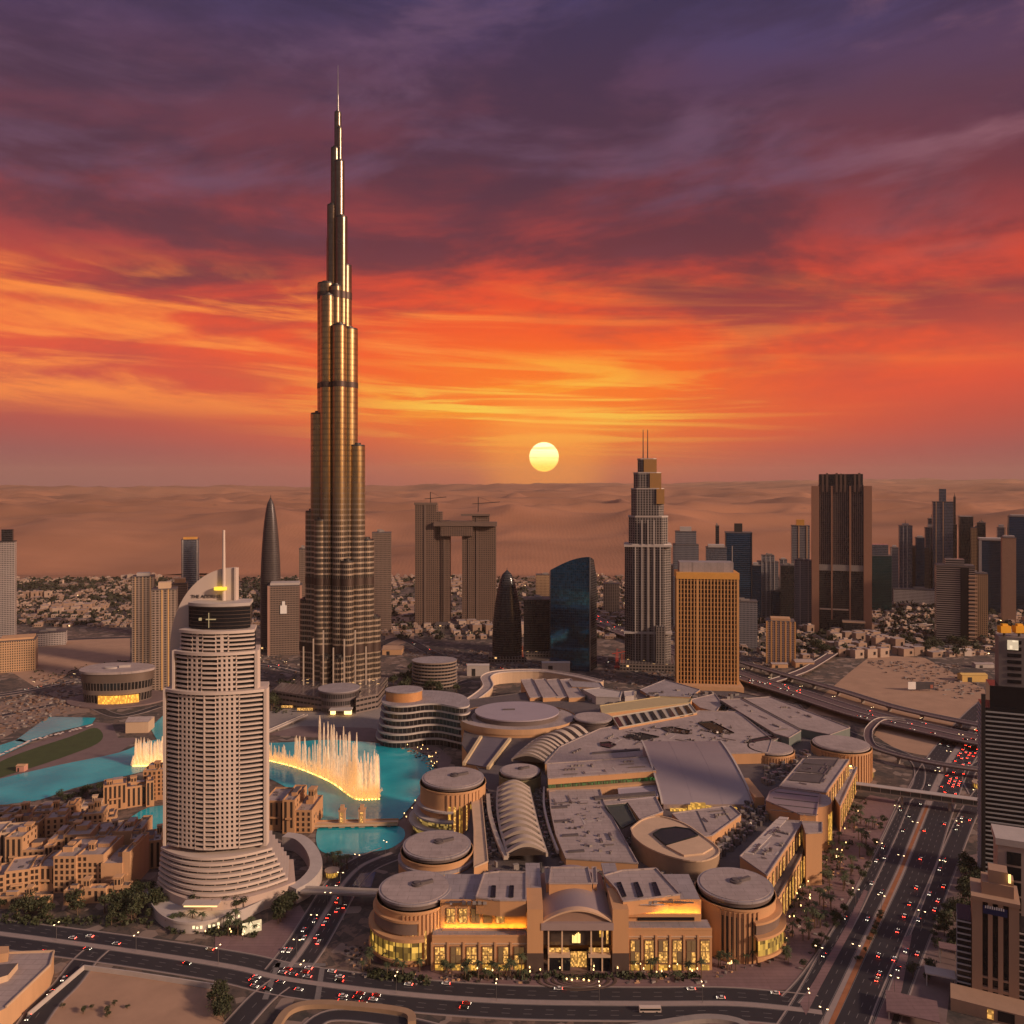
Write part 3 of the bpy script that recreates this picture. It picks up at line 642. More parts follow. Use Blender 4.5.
    for i in range(7):
        b = MB(); q = 312 + i * 10; b.bar((Px(q, Y), Y - 58 + abs(i - 3) * 3, 14), (Px(q, Y), Y - 58 + abs(i - 3) * 3, Pz(640 - (i % 3) * 8, Y)), 1.6); b.build('light_fin', mat('pale_fin', (0.62, 0.50, 0.40), 0.4, 0.3), t)
great_tower()
# low curved entrance building in front of it
def entrance():
    Y = 1050.0; t = thing('entrance_pavilion', 'long low concave building with a lit canopy at the foot of the immense tower', 'building', (Px(338, Y), Y, 0))
    for (a, b, y0, y1, zt) in ((272, 322, 1108, 1070, 20), (356, 378, 1066, 1090, 20)):
        m = MB(); m.prism([(Px(a, y0), y0), (Px(b, y1), y1), (Px(b, y1) + 2, y1 + 45), (Px(a, y0), y0 + 45)], 0, zt); m.build('wing', [facade('pavilion_wall', (0.17, 0.125, 0.11), (0.03, 0.028, 0.03), 6.5, 6, .85, .4, .3), ROOF2], t)
    m = MB(); m.cyl(Px(339, 1088), 1088, 26, 0, 27, 32); m.build('rotunda', [facade('pavilion_drum', (0.13, 0.10, 0.10), (0.05, 0.045, 0.045), 9, 3, .8, .6, .3)], t)
    m = MB(); m.cyl(Px(339, 1088), 1088, 27, 27, 28.5, 32); m.build('roof', ROOF2, t)
    m = MB(); m.box(Px(341, 1058), 1058, 7.5, 9, 28, 14); m.build('canopy', PALE, t)
    m = MB(); m.box(Px(333, 1057), 1057, 2, 6.5, 6, 3); m.box(Px(348, 1057), 1057, 2, 6.5, 9, 3); m.build('entrance_light', glow('entrance_glow', (1, .6, .2), 3.5), t)
    m = MB(); m.box(Px(305, 1073), 1073, 2.5, 5.5, 20, 2); m.box(Px(287, 1087), 1087, 2.5, 5, 15, 2); m.build('lit_window', SHOP, t)
entrance()
# ---- the curved white hotel tower in front
def white_hotel():
    Y0 = 586.0; k = Y0 / FPX
    def X(px): return Px(px, Y0)
    t = thing('hotel_tower', 'tall curved white hotel tower with punched windows, a quarter round sail and a mast', 'tower', (X(216), Y0 + 4, 0)); pass
    def arc(pxl, pxr, n, sag, y0):
        cx = (pxl + pxr) / 2
        return [(X(pxl + (pxr - pxl) * i / n), y0 - sag * (1 - ((pxl + (pxr - pxl) * i / n - cx) / ((pxr - pxl) / 2)) ** 2)) for i in range(n + 1)]
    def sub(a, u0, u1):
        """the stretch u0..u1 of a polyline"""
        n = len(a) - 1; q = [u0] + [i / n for i in range(n + 1) if u0 + 1e-6 < i / n < u1 - 1e-6] + [u1]; o = []
        for u in q:
            i = min(int(u * n), n - 1); f = u * n - i; o.append((a[i][0] + (a[i + 1][0] - a[i][0]) * f, a[i][1] + (a[i + 1][1] - a[i][1]) * f))
        return o
    def thick(line, d): return list(line) + [(p[0], p[1] + d) for p in reversed(line)]
    zs = [(843, 690, 165, 267, 33), (690, 652, 174, 258, 8), (652, 631, 180, 254, 5)]
    count = 0; wm = None
    for ti, (yb, yt, xl, xr, nf) in enumerate(zs):
        z0, z1 = Pz(yb, Y0), Pz(yt, Y0); fh = (z1 - z0) / nf
        A = arc(xl, xr, 24, 11 - ti * 1.5, Y0)
        core = MB(); core.prism([(p[0], p[1] + 2.2) for p in A] + [(p[0], 2 * Y0 + 4 - p[1] + (Y0 - p[1]) * 1.4) for p in reversed(A)], z0, z1 - 0.5); core.build('glazing', [DGL, ROOF], t)
        Z = {0: [('b', 0.03, 0.165), ('g', 0.165, 0.35, 4), ('b', 0.35, 0.545), ('g', 0.545, 0.765, 5), ('b', 0.765, 0.965)],
             1: [('b', 0.03, 0.20), ('g', 0.20, 0.385, 3), ('b', 0.385, 0.57), ('g', 0.57, 0.78, 4), ('b', 0.78, 0.965)],
             2: [('b', 0.0, 0.20), ('g', 0.20, 0.36, 2), ('b', 0.36, 0.53), ('g', 0.53, 0.70, 2), ('b', 0.70, 1.0)]}[ti]
        for zt in Z:
            L = sub(A, zt[1], zt[2])
            if zt[0] == 'b':
                for f in range(nf):
                    b = MB(); b.prism(thick([(p[0], p[1] - 0.7) for p in L], 2.6), z0 + f * fh - 0.15, z0 + f * fh + fh * 0.31, bottom=True); b.build('balcony', WHITE, t, smooth=False)
                if zt[2] - zt[1] > 0.18 and ti == 0 and 0.3 < zt[1] < 0.5:
                    u = (zt[1] + zt[2]) / 2; p = sub(A, u - 0.004, u + 0.004)[0]; b = MB(); b.box(p[0], p[1] - 0.3, z0, z1, 0.9, 1.2); b.build('mullion', WHITE, t)
            else:
                nc = zt[3]; b = MB(); fr = 0.60
                U = [zt[1] + (zt[2] - zt[1]) * i / nc for i in range(nc + 1)]
                for f in range(nf):
                    b.prism(thick([(p[0], p[1] - 0.2) for p in L], 1.6), z0 + f * fh, z0 + f * fh + fh * (1 - fr), bottom=True)
                for i, u in enumerate(U):
                    ww = (zt[2] - zt[1]) / nc * (0.40 if 0 < i < nc else 0.22); s = sub(A, max(zt[1], u - ww / 2), min(zt[2], u + ww / 2))
                    b.prism(thick([(p[0], p[1] - 0.203) for p in s], 1.6), z0, z1)
                b.build('window_wall', WHITE, t, smooth=False)
                rest = MB()
                for f in range(nf):
                    for i in range(nc):
                        uu = (U[i] + U[i + 1]) / 2; p = sub(A, uu - 0.003, uu + 0.003)[0]; wv = (zt[2] - zt[1]) / nc * 0.64 * (X(xr) - X(xl)); zz = z0 + f * fh + fh * (1 - fr)
                        if count < 100 and ti == 0 and f % 3 == 0 or (ti > 0 and count < 100):
                            if wm is None:
                                q = MB(); q.box(0, 0, 0, 1, 1, 0.3); wo = q.build('window', DGL, t); wm = wo.data; wo.location = Vector((p[0], p[1] + 0.9, zz)) - Vector(ORG[t.name]); wo.scale = (wv, 1, fh * fr)
                            else: put(wm, 'window', t, (p[0], p[1] + 0.9, zz), 0, (wv, 1, fh * fr))
                            count += 1
                        else: rest.box(p[0], p[1] + 0.9, zz, zz + fh * fr, wv, 0.3)
                if rest.f: o = rest.build('window', DGL, t); o['kind'] = 'stuff'
        for (a, b2) in ((xl - 0.6, xl + 2.0), (xr - 2.4, xr + 0.6)):
            if ti < 2:
                b = MB(); b.prism([(X(a), Y0 - 2.5), (X(b2), Y0 - 2.5), (X(b2), Y0 + 4), (X(a), Y0 + 4)], z0 - 1, z1 + 1.5); b.build('edge_fin', WHITE, t, smooth=False)
        b = MB(); b.prism([(p[0], p[1] - 1.3) for p in arc(xl - 1, xr + 1, 24, 11.5 - ti * 1.5, Y0)] + [(X(xr - 6), Y0 + 20), (X(xl + 6), Y0 + 20)], z1 - 0.6, z1 + 1.4, bottom=True); b.build('cornice', WHITE, t)
    # dark glazed drum with lit strips
    za, zb = Pz(630, Y0) + 1.4, Pz(606, Y0)
    A = arc(187, 249, 20, 7, Y0 + 3); d = MB(); d.prism(A + [(X(242), Y0 + 22), (X(194), Y0 + 22)], za, zb); d.build('glass_drum', [DGL, ROOF2], t)
    for i in range(6):
        b = MB(); z = za + (zb - za) * (i + 0.7) / 6; b.prism(thick([(p[0], p[1] - 0.35) for p in A], 0.8), z, z + 0.35, bottom=True); b.build('louvre', mat('bronze_louvre', (0.11, 0.075, 0.06), 0.4, 0.5), t)
    b = MB(); b.prism([(p[0], p[1] - 1.0) for p in A] + [(X(243), Y0 + 23), (X(193), Y0 + 23)], zb, zb + 2.2, bottom=True); b.build('drum_roof', PALE, t)
    b = MB(); b.box(X(211.5), Y0 - 5.2, za + 1, zb - 4, 0.4, 0.5); b.box(X(213.5), Y0 - 5.2, zb - 9.0, zb - 8.3, 7.0, 0.5); b.cyl(X(203), Y0 - 5.2, 1.0, zb - 9.4, zb - 7.6, 12); b.build('lit_strip', glow('strip_light', (1.0, 0.68, 0.34), .45), t)
    # the sail
    YS = Y0 + 14; XS = lambda p: Px(p, YS)
    pts = [(XS(170), Pz(690, YS)), (XS(236.5), Pz(690, YS)), (XS(236.5), Pz(568, YS))]
    for i in range(17):
        a = i / 16 * math.pi / 2
        pts.append((XS(231 - 61 * math.sin(a)), Pz(648 - 80 * math.cos(a), YS)))
    yA, yB = Y0 + 14, Y0 + 19; b = MB()
    b.face([(p[0], yA, p[1]) for p in pts]); b.face([(p[0], yB, p[1]) for p in reversed(pts)])
    for p, q in zip(pts, pts[1:] + pts[:1]): b.face([(p[0], yB, p[1]), (q[0], yB, q[1]), (q[0], yA, q[1]), (p[0], yA, p[1])])
    b.build('sail', WHITE, t)
    b = MB(); b.box(XS(235.6), yA - 0.6, Pz(606, YS), Pz(567, YS), 1.2, 1.6); b.build('sail_edge', WHITE, t)
    b = MB(); b.cyl(XS(224.5), yA - 1.4, 1.5, Pz(606, YS), Pz(530, YS), 10, r1=0.9); b.build('mast', WHITE, t)
    b = MB(); b.cyl(XS(222), yA - 3.2, 4.6, Pz(589.5, YS), Pz(586.5, YS), 20, ry=3.0); b.build('beacon', glow('yellow_beacon', (1.0, 0.62, 0.06), 1.5), t)
    cu = bpy.data.curves.new('sign_letters', 'FONT'); cu.body = 'THE ADDRESS'; cu.size = 3.4; cu.extrude = 0.12; cu.align_x = 'CENTER'
    tmp = bpy.data.objects.new('tmp', cu); lm = bpy.data.meshes.new_from_object(tmp); bpy.data.objects.remove(tmp); lm.materials.clear(); lm.materials.append(DSTEEL)
    to = bpy.data.objects.new('lettering', lm); COL.objects.link(to); to.parent = t; to.location = Vector((XS(206), yA - 0.4, Pz(598, YS))) - Vector(ORG[t.name]); to.rotation_euler = (R(90), 0, 0)
    # stepped podium: ringed terraces drifting to the right, then a plain stone wall and a planted deck
    for i in range(7):
        yb = 848 + i * 5.0; zt = Pz(yb, Y0); ex = i * 1.0
        xl, xr = 160 - ex * 0.5, 272 + i * 2.6; A = arc(xl, xr, 32, 17 + i * 1.3, Y0 + 1)
        b = MB(); b.prism(A + [(X(xr - 12), Y0 + 30 + i), (X(xl + 8), Y0 + 30 + i)], zt - 1.7, zt, bottom=True); b.build('terrace', WHITE, t)
        A2 = arc(xl + 1, xr - 1.2, 32, 16 + i * 1.3, Y0 + 2.2); b = MB(); b.prism(A2 + [(X(xr - 14), Y0 + 29 + i), (X(xl + 10), Y0 + 29 + i)], zt - 5.2, zt - 1.7); b.build('terrace_glazing', [facade('terrace_glass', (0.42, 0.34, 0.30), (0.03, 0.028, 0.03), 50, 7.5, .9, 1.0, .4)], t)
    A = arc(156, 295, 36, 29, Y0 + 1); zt = Pz(882, Y0)
    b = MB(); b.prism(A + [(X(280), Y0 + 36), (X(168), Y0 + 36)], 0, zt); b.build('podium_wall', [mat('podium_stone', (0.47, 0.35, 0.29), 0.8, var=0.15, scale=0.08, streak=True), ROOF], t)
    A = arc(148, 282, 36, 44, Y0 - 2); zt = Pz(914, Y0)
    b = MB(); b.prism(A + [(X(282), Y0 + 6), (X(148), Y0 + 6)], 0, 6); b.build('garden_deck', [PALE, PAVE], t)
    b = MB(); b.prism(thick([(p[0], p[1] - 0.5) for p in A[4:34]], 1.0), 6, 7.6); b.build('parapet', PALE, t)
    b = MB(); b.box(X(218), Y0 - 31, 11, 12.0, 22, 5); b.build('canopy_light', glow('canopy_glow', (1.0, 0.62, 0.25), 1.8), t)
    b = MB(); b.box(X(218), Y0 - 30.5, 12.0, 12.8, 24, 6); b.build('canopy', PALE, t)
    B = arc(170, 274, 30, 40, Y0 - 4.5); b = MB()
    for i, p in enumerate(B[14:28]):
        if i % 4 != 3: b.box(p[0], p[1] - 1.6, 3.2, 5.0 - 0.5 * (i % 2), 1.5, 0.3)
    b.build('lit_sign', glow('sign_light', (1.0, 0.78, 0.42), 1.6), t)
    # curved ramp behind right
    rp = MB(); ln = [G(a, b2, 10) for a, b2 in spline([(285, 835), (300, 838), (312, 850), (316, 866), (306, 880), (292, 888)], 5)]
    l2, r2 = offs(ln, 4.5), offs(ln, -4.5)
    for i in range(len(ln) - 1): rp.prism([l2[i], l2[i + 1], r2[i + 1], r2[i]], 0, 10.5)
    rp.build('ramp', PALE, t)
white_hotel()
# ---- twin towers joined by a bridge, still with cranes
def twin():
    Y = Dy(626); t = thing('twin_tower', 'pair of unfinished brown towers joined near the top by a sky bridge', 'tower', (Px(456, Y), Y, 0))
    def blk(nm, a, b, yt, yb=626, dy=0, dep=38, m=None):
        q = MB(); z = Pz(yt, Y); x0, x1 = Px(a, Y), Px(b, Y); q.prism([(x0, Y + dy), (x1, Y + dy), (x1, Y + dy + dep), (x0, Y + dy + dep)], Pz(yb, Y) if yb != 626 else 0, z, 0, 1); q.build(nm, [m or FC['unfin'], ROOFD], t)
    blk('tower_block', 415, 436, 505, dep=52); blk('tower_block', 436, 441.5, 512, dy=4); blk('tower_block', 441.5, 449.5, 521, dy=2)
    blk('tower_block', 462, 472, 524, dy=0, dep=44); blk('tower_block', 472, 489, 516, dy=4); blk('tower_block', 489, 496, 527, dy=8)
    blk('sky_bridge', 441, 473, 521, 536, dy=-8, dep=30); blk('bridge_roof', 434, 497, 522, 526, dy=-10, dep=34, m=mat('brown_concrete', (.15, .10, .08), .85, var=.2))
    for (a, b2, yt, yb, dy) in ((414, 437.5, 502.5, 505, -1), (461, 490, 514, 516, 0), (424, 426, 505, 626, -1.2), (443.5, 444.5, 523, 626, 0.6), (476, 477.5, 518, 626, 2.5), (468, 469, 526, 626, -1.5)):
        blk('concrete_edge', a, b2, yt, yb if yb != 626 else 625.5, dy=dy, dep=3, m=mat('brown_concrete', (.15, .10, .08), .85, var=.2))
    blk('podium', 436, 494, 622, dy=-40, dep=80, m=FC['pod'])
    for (x, yj, ln, up) in ((430, 498, 16, 1), (478, 503, 22, 1)):
        b = MB(); b.bar((Px(x, Y), Y + 10, Pz(512, Y)), (Px(x, Y), Y + 10, Pz(yj - 6, Y)), 1.6); b.bar((Px(x - 6, Y), Y + 10, Pz(yj + 1, Y)), (Px(x + ln, Y), Y + 10, Pz(yj - 1, Y)), 1.4); b.bar((Px(x, Y), Y + 10, Pz(yj - 6, Y)), (Px(x + ln * .7, Y), Y + 10, Pz(yj - .5, Y)), .5)
        c = b.build('tower_crane', DSTEEL, None); c['category'] = 'crane'
        c['label'] = 'dark tower crane standing on the left half of the unfinished twin towers' if x == 430 else 'long armed tower crane on the right half of the unfinished twin towers'
twin()
# ---- tapered tall tower with two antennas
def tapered():
    Y = Dy(668); t = thing('tapered_tower', 'tall stepped grey tower with gilded top storeys and two thin antennas, third of the skyline', 'tower', (Px(648, Y), Y, 0)); t.rotation_euler = (0, 0, -.13)
    fm = facade('fluted_facade', (0.20, 0.165, 0.15), (0.04, 0.042, 0.05), 3.9, 4.4, .62, .72, .55, .15)
    tiers = [(625, 671, 545, 0, 46), (629, 668, 517, 4, 40), (631.5, 664, 489, 6, 34), (634, 661, 473, 8, 28), (638, 656.5, 459, 10, 20)]
    zp = 0
    for i, (a, b, yt, dy, dep) in enumerate(tiers):
        z = Pz(yt, Y); q = MB(); x0, x1 = Px(a, Y), Px(b, Y); c = (x1 - x0) * 0.16
        q.wall(ccw([(x0, Y + dy + c), (x0 + c, Y + dy), (x1 - c, Y + dy), (x1, Y + dy + c), (x1, Y + dy + dep), (x0, Y + dy + dep)]), 0 if i == 0 else zp - 1, z); q.build('shaft', fm, t)
        r = MB(); r.prism([(x0 - .6, Y + dy + c), (x0 + c, Y + dy - .6), (x1 - c, Y + dy - .6), (x1 + .6, Y + dy + c), (x1 + .6, Y + dy + dep), (x0 - .6, Y + dy + dep)], z - .5, z + 1.5); r.build('setback_roof', PALE, t); zp = z
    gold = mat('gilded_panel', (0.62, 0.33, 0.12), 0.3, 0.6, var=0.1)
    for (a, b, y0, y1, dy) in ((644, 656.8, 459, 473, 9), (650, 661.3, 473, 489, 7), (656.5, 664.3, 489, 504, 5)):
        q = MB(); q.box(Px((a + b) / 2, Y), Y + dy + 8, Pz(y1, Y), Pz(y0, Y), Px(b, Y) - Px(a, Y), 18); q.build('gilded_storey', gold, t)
    for x in (635.5, 642, 648, 654, 660):
        q = MB(); q.box(Px(x, Y), Y - .8, 10, Pz(546 if x < 640 or x > 655 else 520, Y), 1.7, 2.6); q.build('pilaster', PALE, t)
    for (y0) in (545, 632):
        q = MB(); q.box(Px(648, Y), Y + 20, Pz(y0 + 2, Y), Pz(y0, Y), Px(672, Y) - Px(624.5, Y), 44); q.build('string_course', PALE, t)
    for x in (643.5, 648):
        q = MB(); q.cyl(Px(x, Y), Y + 18, 1.0, Pz(460, Y), Pz(429, Y), 8, r1=.5); q.build('antenna', DSTEEL, t)
    q = MB(); q.box(Px(660, Y), Y - 10, 0, Pz(625, Y), Px(665, Y) - Px(656, Y), 16); q.build('annex', fm, t)
    q = MB(); q.prism([(Px(620, Y), Y - 25), (Px(676, Y), Y - 25), (Px(676, Y), Y + 50), (Px(620, Y), Y + 50)], 0, 12); q.build('podium', [FC['pod'], ROOFD], t)
tapered()
# ---- gilded grid hotel
def gold_hotel():
    Y = Dy(690); rot = -0.12; x0, x1 = Px(680, Y), Px(739, Y); w = x1 - x0; h = Pz(577, Y); dep = 45
    cx, cy = (x0 + x1) / 2, Y + dep / 2
    t = thing('hotel_block', 'broad golden hotel slab with a tight grid of windows beside the mall', 'building', (cx, cy, 0))
    gm = mat('gilded_stone', (0.56, 0.30, 0.115), 0.6, 0.15, var=0.14, scale=0.03)
    b = MB(); b.prism(rect(cx, cy, w - 2, dep - 2, rot), 0, h - 3); b.build('glazing', [mat('bronze_glass', (0.07, 0.05, 0.035), 0.15, .5, var=.3), ROOFD], t)
    c, n = math.cos(rot), math.sin(rot)
    def P(u, v): return (cx + u * c - v * n, cy + u * n + v * c)
    nf, nc = 25, 18
    for f in range(nf + 1):
        z = h * f / (nf + 1.0); q = MB(); q.prism(rect(cx, cy, w, dep, rot), z, z + 1.55, bottom=True); q.build('floor_band', gm, t, smooth=False)
    for i in range(nc + 1):
        u = -w / 2 + w * i / nc; q = MB(); wd = 3.2 if i in (0, nc // 3, nc) else 1.5
        p = P(u, -dep / 2 - .3); q.box(p[0], p[1], 0, h - 3, wd, 1.8, rot); q.build('pier', gm, t, smooth=False)
    for s in (-1, 1):
        for i in range(1, 9):
            p = P(s * (w / 2 + .2), -dep / 2 + dep * i / 9); q = MB(); q.box(p[0], p[1], 0, h - 3, 1.6, 1.5, rot); q.build('pier', gm, t, smooth=False)
    q = MB(); q.prism(rect(cx, cy, w + 4, dep + 4, rot), h - 3, h + 6, bottom=True); q.build('crown_band', [mat('bright_gold', (0.72, 0.36, 0.09), .45, .3), ROOF], t)  # crown band in one even bright gold
    q = MB(); q.prism(rect(cx, cy + 4, w - 8, dep - 14, rot), h + 6, h + 20, 0, 0); q.build('roof_hall', ROOF2, t)
    q = MB(); p = P(w * .43, -8); q.cyl(p[0], p[1], .7, h + 6, h + 44, 8); q.build('flagpole', STEEL, t)
    q = MB(); q.prism(rect(cx, cy - 14, w + 8, dep + 10, rot), 0, 9); q.build('podium', [SAND, ROOF], t)
gold_hotel()
# ---- blue sail shaped glass block
def sail_block():
    Y = Dy(672); t = thing('glass_tower', 'blue mirror glass block with a curved sloping top and sharp edge', 'tower', (Px(576, Y), Y, 0))
    fm = facade('mirror_facade', (0.03, 0.05, 0.065), (0.025, 0.14, 0.30), 4.2, 3.0, .95, .93, .9, .07)
    b = MB(); N = 16
    xs = [Px(551 + (590 - 551) * i / N, Y) for i in range(N + 1)]
    top = [Pz(571 - 14 * math.sin(i / N * math.pi / 2) ** 1.0, Y) for i in range(N + 1)]
    yy = [Y + 18 - 18 * (i / N) for i in range(N + 1)]
    for i in range(N):
        b.face([(xs[i], yy[i], 0), (xs[i + 1], yy[i + 1], 0), (xs[i + 1], yy[i + 1], top[i + 1]), (xs[i], yy[i], top[i])], [(xs[i], 0), (xs[i + 1], 0), (xs[i + 1], top[i + 1]), (xs[i], top[i])])
        b.face([(xs[i], yy[i], top[i]), (xs[i + 1], yy[i + 1], top[i + 1]), (xs[i + 1], yy[i + 1] + 40, top[i + 1] - 6), (xs[i], yy[i] + 40, top[i] - 4)])
    b.build('glass_front', fm, t)
    b = MB(); xe = Px(599, Y); zt = top[-1]
    b.face([(xs[-1], Y, 0), (xe, Y + 34, 0), (xe, Y + 34, zt * .80), (xs[-1] + (xe - xs[-1]) * .55, Y + 18, zt * .97), (xs[-1], Y, zt)], [(0, 0), (36, 0), (36, zt * .8), (18, zt * .97), (0, zt)])
    b.face([(xe, Y + 34, 0), (xs[0], Y + 60, 0), (xs[0], Y + 60, top[0] - 8), (xe, Y + 42, zt * .80)], [(0, 0), (70, 0), (70, top[0]), (0, zt * .8)])
    b.face([(xs[0], Y + 60, 0), (xs[0], yy[0], 0), (xs[0], yy[0], top[0]), (xs[0], Y + 60, top[0] - 8)], [(0, 0), (42, 0), (42, top[0]), (0, top[0])])
    b.build('glass_side', FC['dark'], t)
    q = MB(); q.bar((xs[-1], Y - .5, 0), (xs[-1], Y - .5, zt), 1.4); q.build('edge_fin', STEEL, t)
sail_block()
def dome_tower(label, a, b, yt, yb, dep, fm, pw=1.0, name='pointed_tower'):
    """a tower whose sides curve together to a pointed top"""
    Y = Dy(yb); t = thing(name, label, 'tower', (Px((a + b) / 2, Y), Y + dep / 2, 0)); q = MB(); N = 22; h = Pz(yt, Y); cx = Px((a + b) / 2, Y); w = Px(b, Y) - Px(a, Y)
    prev = None; zq = [h * (1 - (1 - i / N) ** 1.0) for i in range(N + 1)]
    for i, z in enumerate(zq):
        s = z / h; k = 1.0 if s < pw else math.sqrt(max(0.0, 1 - ((s - pw) / (1 - pw)) ** 1.6)); k = max(k, .02)
        ring = [(cx + w / 2 * k * math.cos(u), Y + dep / 2 + dep / 2 * k * math.sin(u)) for u in [2 * math.pi * j / 20 for j in range(20)]]
        if prev: q.wall(prev[0], prev[1], z, poly1=ring)
        prev = (ring, z)
    q.build('facade', fm, t)
    p = MB(); p.cyl(cx, Y + dep / 2, .8, h - 2, h + (10 if pw > .5 else 4), 8, r1=.2); p.build('finial', DSTEEL, t)
    p = MB(); p.box(cx, Y + dep / 2, 0, 9, w * 1.25, dep * 1.2); p.build('podium', FC['pod'], t)
    return t
dome_tower('slim dark bullet shaped tower with a pointed top left of the tallest tower', 258, 278, 497, 652, 32, facade('umber_facade', (0.10, 0.075, 0.07), (0.035, 0.03, 0.034), 3.9, 1.8, .75, .8, 0.5, .3), .42)
dome_tower('short dark glass tower with a rounded dome top beside the blue glass block', 492, 522, 571, 662, 36, FC['dark'], .25, 'domed_tower')
T = plain_tower
T('dark low glass block between the domed tower and the blue glass block', 524, 552, 600, 656, 40, FC['dark'], name='office_block', podium=8)
T('pale sand coloured flats tower at the left edge of the skyline with a dark crown', -4, 10, 542, 640, 30, FC['white'], cap=(.7, 24, FC['dark']), name='apartment_tower')
T('brown pair tower left of the white hotel with vertical stripes', 130, 150, 577, 668, 26, FC['resi'], fins=[.15, .5, .85], finm=mat('pale_pilaster', (.42, .27, .16), .7), name='apartment_tower', cap=(.6, 6))
T('tower with a round lit top and golden balcony column next to the white sail', 149, 172, 590, 690, 30, FC['resi'], fins=[.42, .68], finm=mat('gold_balcony', (.60, .36, .14), .6), name='apartment_tower', cap=(.5, 10, SAND2))
T('thin brown tower standing behind the striped flats beside the white hotel', 170, 184, 584, 668, 24, FC['brown'], name='apartment_tower', cap=(.7, 8, SAND))
T('slender dark tower with a gilded rim above the white sail', 180, 196, 540, 640, 24, FC['steel'], fins=[0.08, .92], cap=(.8, 5, mat('bright_gold', (0.72, 0.36, 0.09), .45, .3)))
TV, cx_, cy_, w_, h_ = T('brown block carrying a white rooftop panel left of the tallest tower', 266, 299, 586, 655, 36, FC['brown'], fins=[.03, .97], finm=mat('pink_pier', (.36, .2, .15), .7), finw=4, name='office_block', cap=(.86, 5, PALE))
q = MB(); q.box(cx_ - 2, cy_ - 19.5, h_ * .60, h_ * .72, 11, .8); q.box(cx_ - 2, cy_ - 19.5, h_ * .72, h_ * .78, 5, .8); q.build('white_panel', mat('sign_white', (.75, .70, .66), .5), TV)  # panel in plain white
T('narrow brown tower half hidden behind the left side of the tallest tower', 298, 310, 549, 646, 22, FC['brown'], mast=8)
T('plain brown slab tower just right of the tallest tower', 371, 390, 533, 632, 34, FC['brown'], name='office_tower')
T('grey tower with a cropped crown behind the golden hotel', 675, 700, 532, 626, 40, FC['grey'], tiers=[(1, .86), (.82, 1.0)], cap=(.55, 10))
T('dark blue tower with a tall open steel crown behind the golden hotel', 728, 754, 533, 636, 40, FC['blue'], fins=[.02, .98], finm=DSTEEL, cap=(.3, 18, DSTEEL), mast=14)
T('slim dark mast like tower behind the golden hotel roof', 716, 719.5, 526, 630, 8, FC['dark'])
T('low dark shoulder block left of the blue crowned tower', 708, 728, 548, 640, 30, FC['steel'], cap=(.8, 6))
T('plain grey box block at the foot of the blue crowned tower', 738, 759, 602, 648, 30, FC['grey'], name='office_block')
T('pale striped grey tower with stepped roof between two dark blocks', 760, 780, 556, 620, 34, FC['grey'], fins=[.2, .4, .6, .8], tiers=[(1, .9), (.6, 1.0)])
T('squat dark blue block in front of the striped grey tower', 775, 800, 592, 622, 34, FC['blue'], name='office_block')
T('tower with a gold dome lantern and pale stripes left of the tall brown slab', 794, 811, 526, 618, 30, FC['grey'], fins=[.4, .85], finm=mat('copper_fin', (.62, .36, .2), .5), cap=(.45, 14, mat('bright_gold', (0.72, 0.36, 0.09), .45, .3)))
T('dark flat roofed block below the gold lantern tower', 783, 800, 566, 624, 30, FC['dark'], name='office_block')
T('pale concrete framed block against the left side of the tall brown slab', 797, 814, 561, 628, 26, FC['grey'], fins=[.3, .75], name='office_block')
# tall brown slab with copper corner piers
def slab():
    Y = Dy(634); t = thing('slab_tower', 'very tall broad brown slab with copper corner piers and a ragged top', 'tower', (Px(841, Y), Y, 0)); dep = 60; t.rotation_euler = (0, 0, -.33)
    cop = mat('copper_pier', (.36, .185, .12), .55, .2, var=.12)
    f1 = facade('dark_striped', (0.125, 0.085, 0.08), (0.03, 0.028, 0.032), 3.9, 3.6, .6, .86, .5, .2)
    f2 = FC['dark']
    def bx(nm, a, b, yt, yb, dy, d, m):
        q = MB(); q.prism([(Px(a, Y), Y + dy), (Px(b, Y), Y + dy), (Px(b, Y), Y + dy + d), (Px(a, Y), Y + dy + d)], Pz(yb, Y) if yb < 633 else 0, Pz(yt, Y)); q.build(nm, [m], t)
    bx('body', 820, 862, 485, 634, 4, dep, f1); bx('crown', 820.5, 861.5, 474, 485, 5, dep - 6, FC['dark'])
    bx('corner_pier', 813.5, 820.5, 486, 634, 0, dep, cop); bx('corner_pier', 862, 869.5, 486, 634, 0, dep, cop)
    bx('lower_glazing', 821, 861.5, 572, 634, 2.6, 3, f2); bx('string_course', 820.5, 862, 565, 571, 1.6, 4, CONC)
    for x in (832.5, 849.5): bx('rib', x - .7, x + .7, 486, 620, 0.5, 5, cop)
    for x in (824, 828, 837, 841, 845, 854, 858): bx('crown_fin', x - 1, x + 1, 473 + (x % 3) * .6, 492, 1.5, 6, mat('dull_bronze', (.16, .1, .08), .5, .4))
    bx('entrance_band', 821, 848, 609, 610.4, 1.2, 2, mat('pale_band', (.6, .45, .35), .6)); bx('annex', 843, 862, 621, 634, -18, 18, f2); bx('annex_roof', 842, 863, 619.6, 621, -19, 20, mat('tan_roof', (.62, .4, .26), .7))  # annex roof in plain tan
slab()
T('teal glass office block with a slanted lid right of the tall brown slab', 870, 894, 556, 612, 44, FC['teal'], cap=(.75, 26, FC['steel']))
T('pair tower of pale stripes far back right of the teal block', 902, 914, 526, 598, 30, FC['steel'], fins=[.3, .6], mast=16, cap=(.5, 6))
T('low dark link block between the two pale striped towers', 912, 930, 548, 598, 26, FC['brown'], name='office_block')
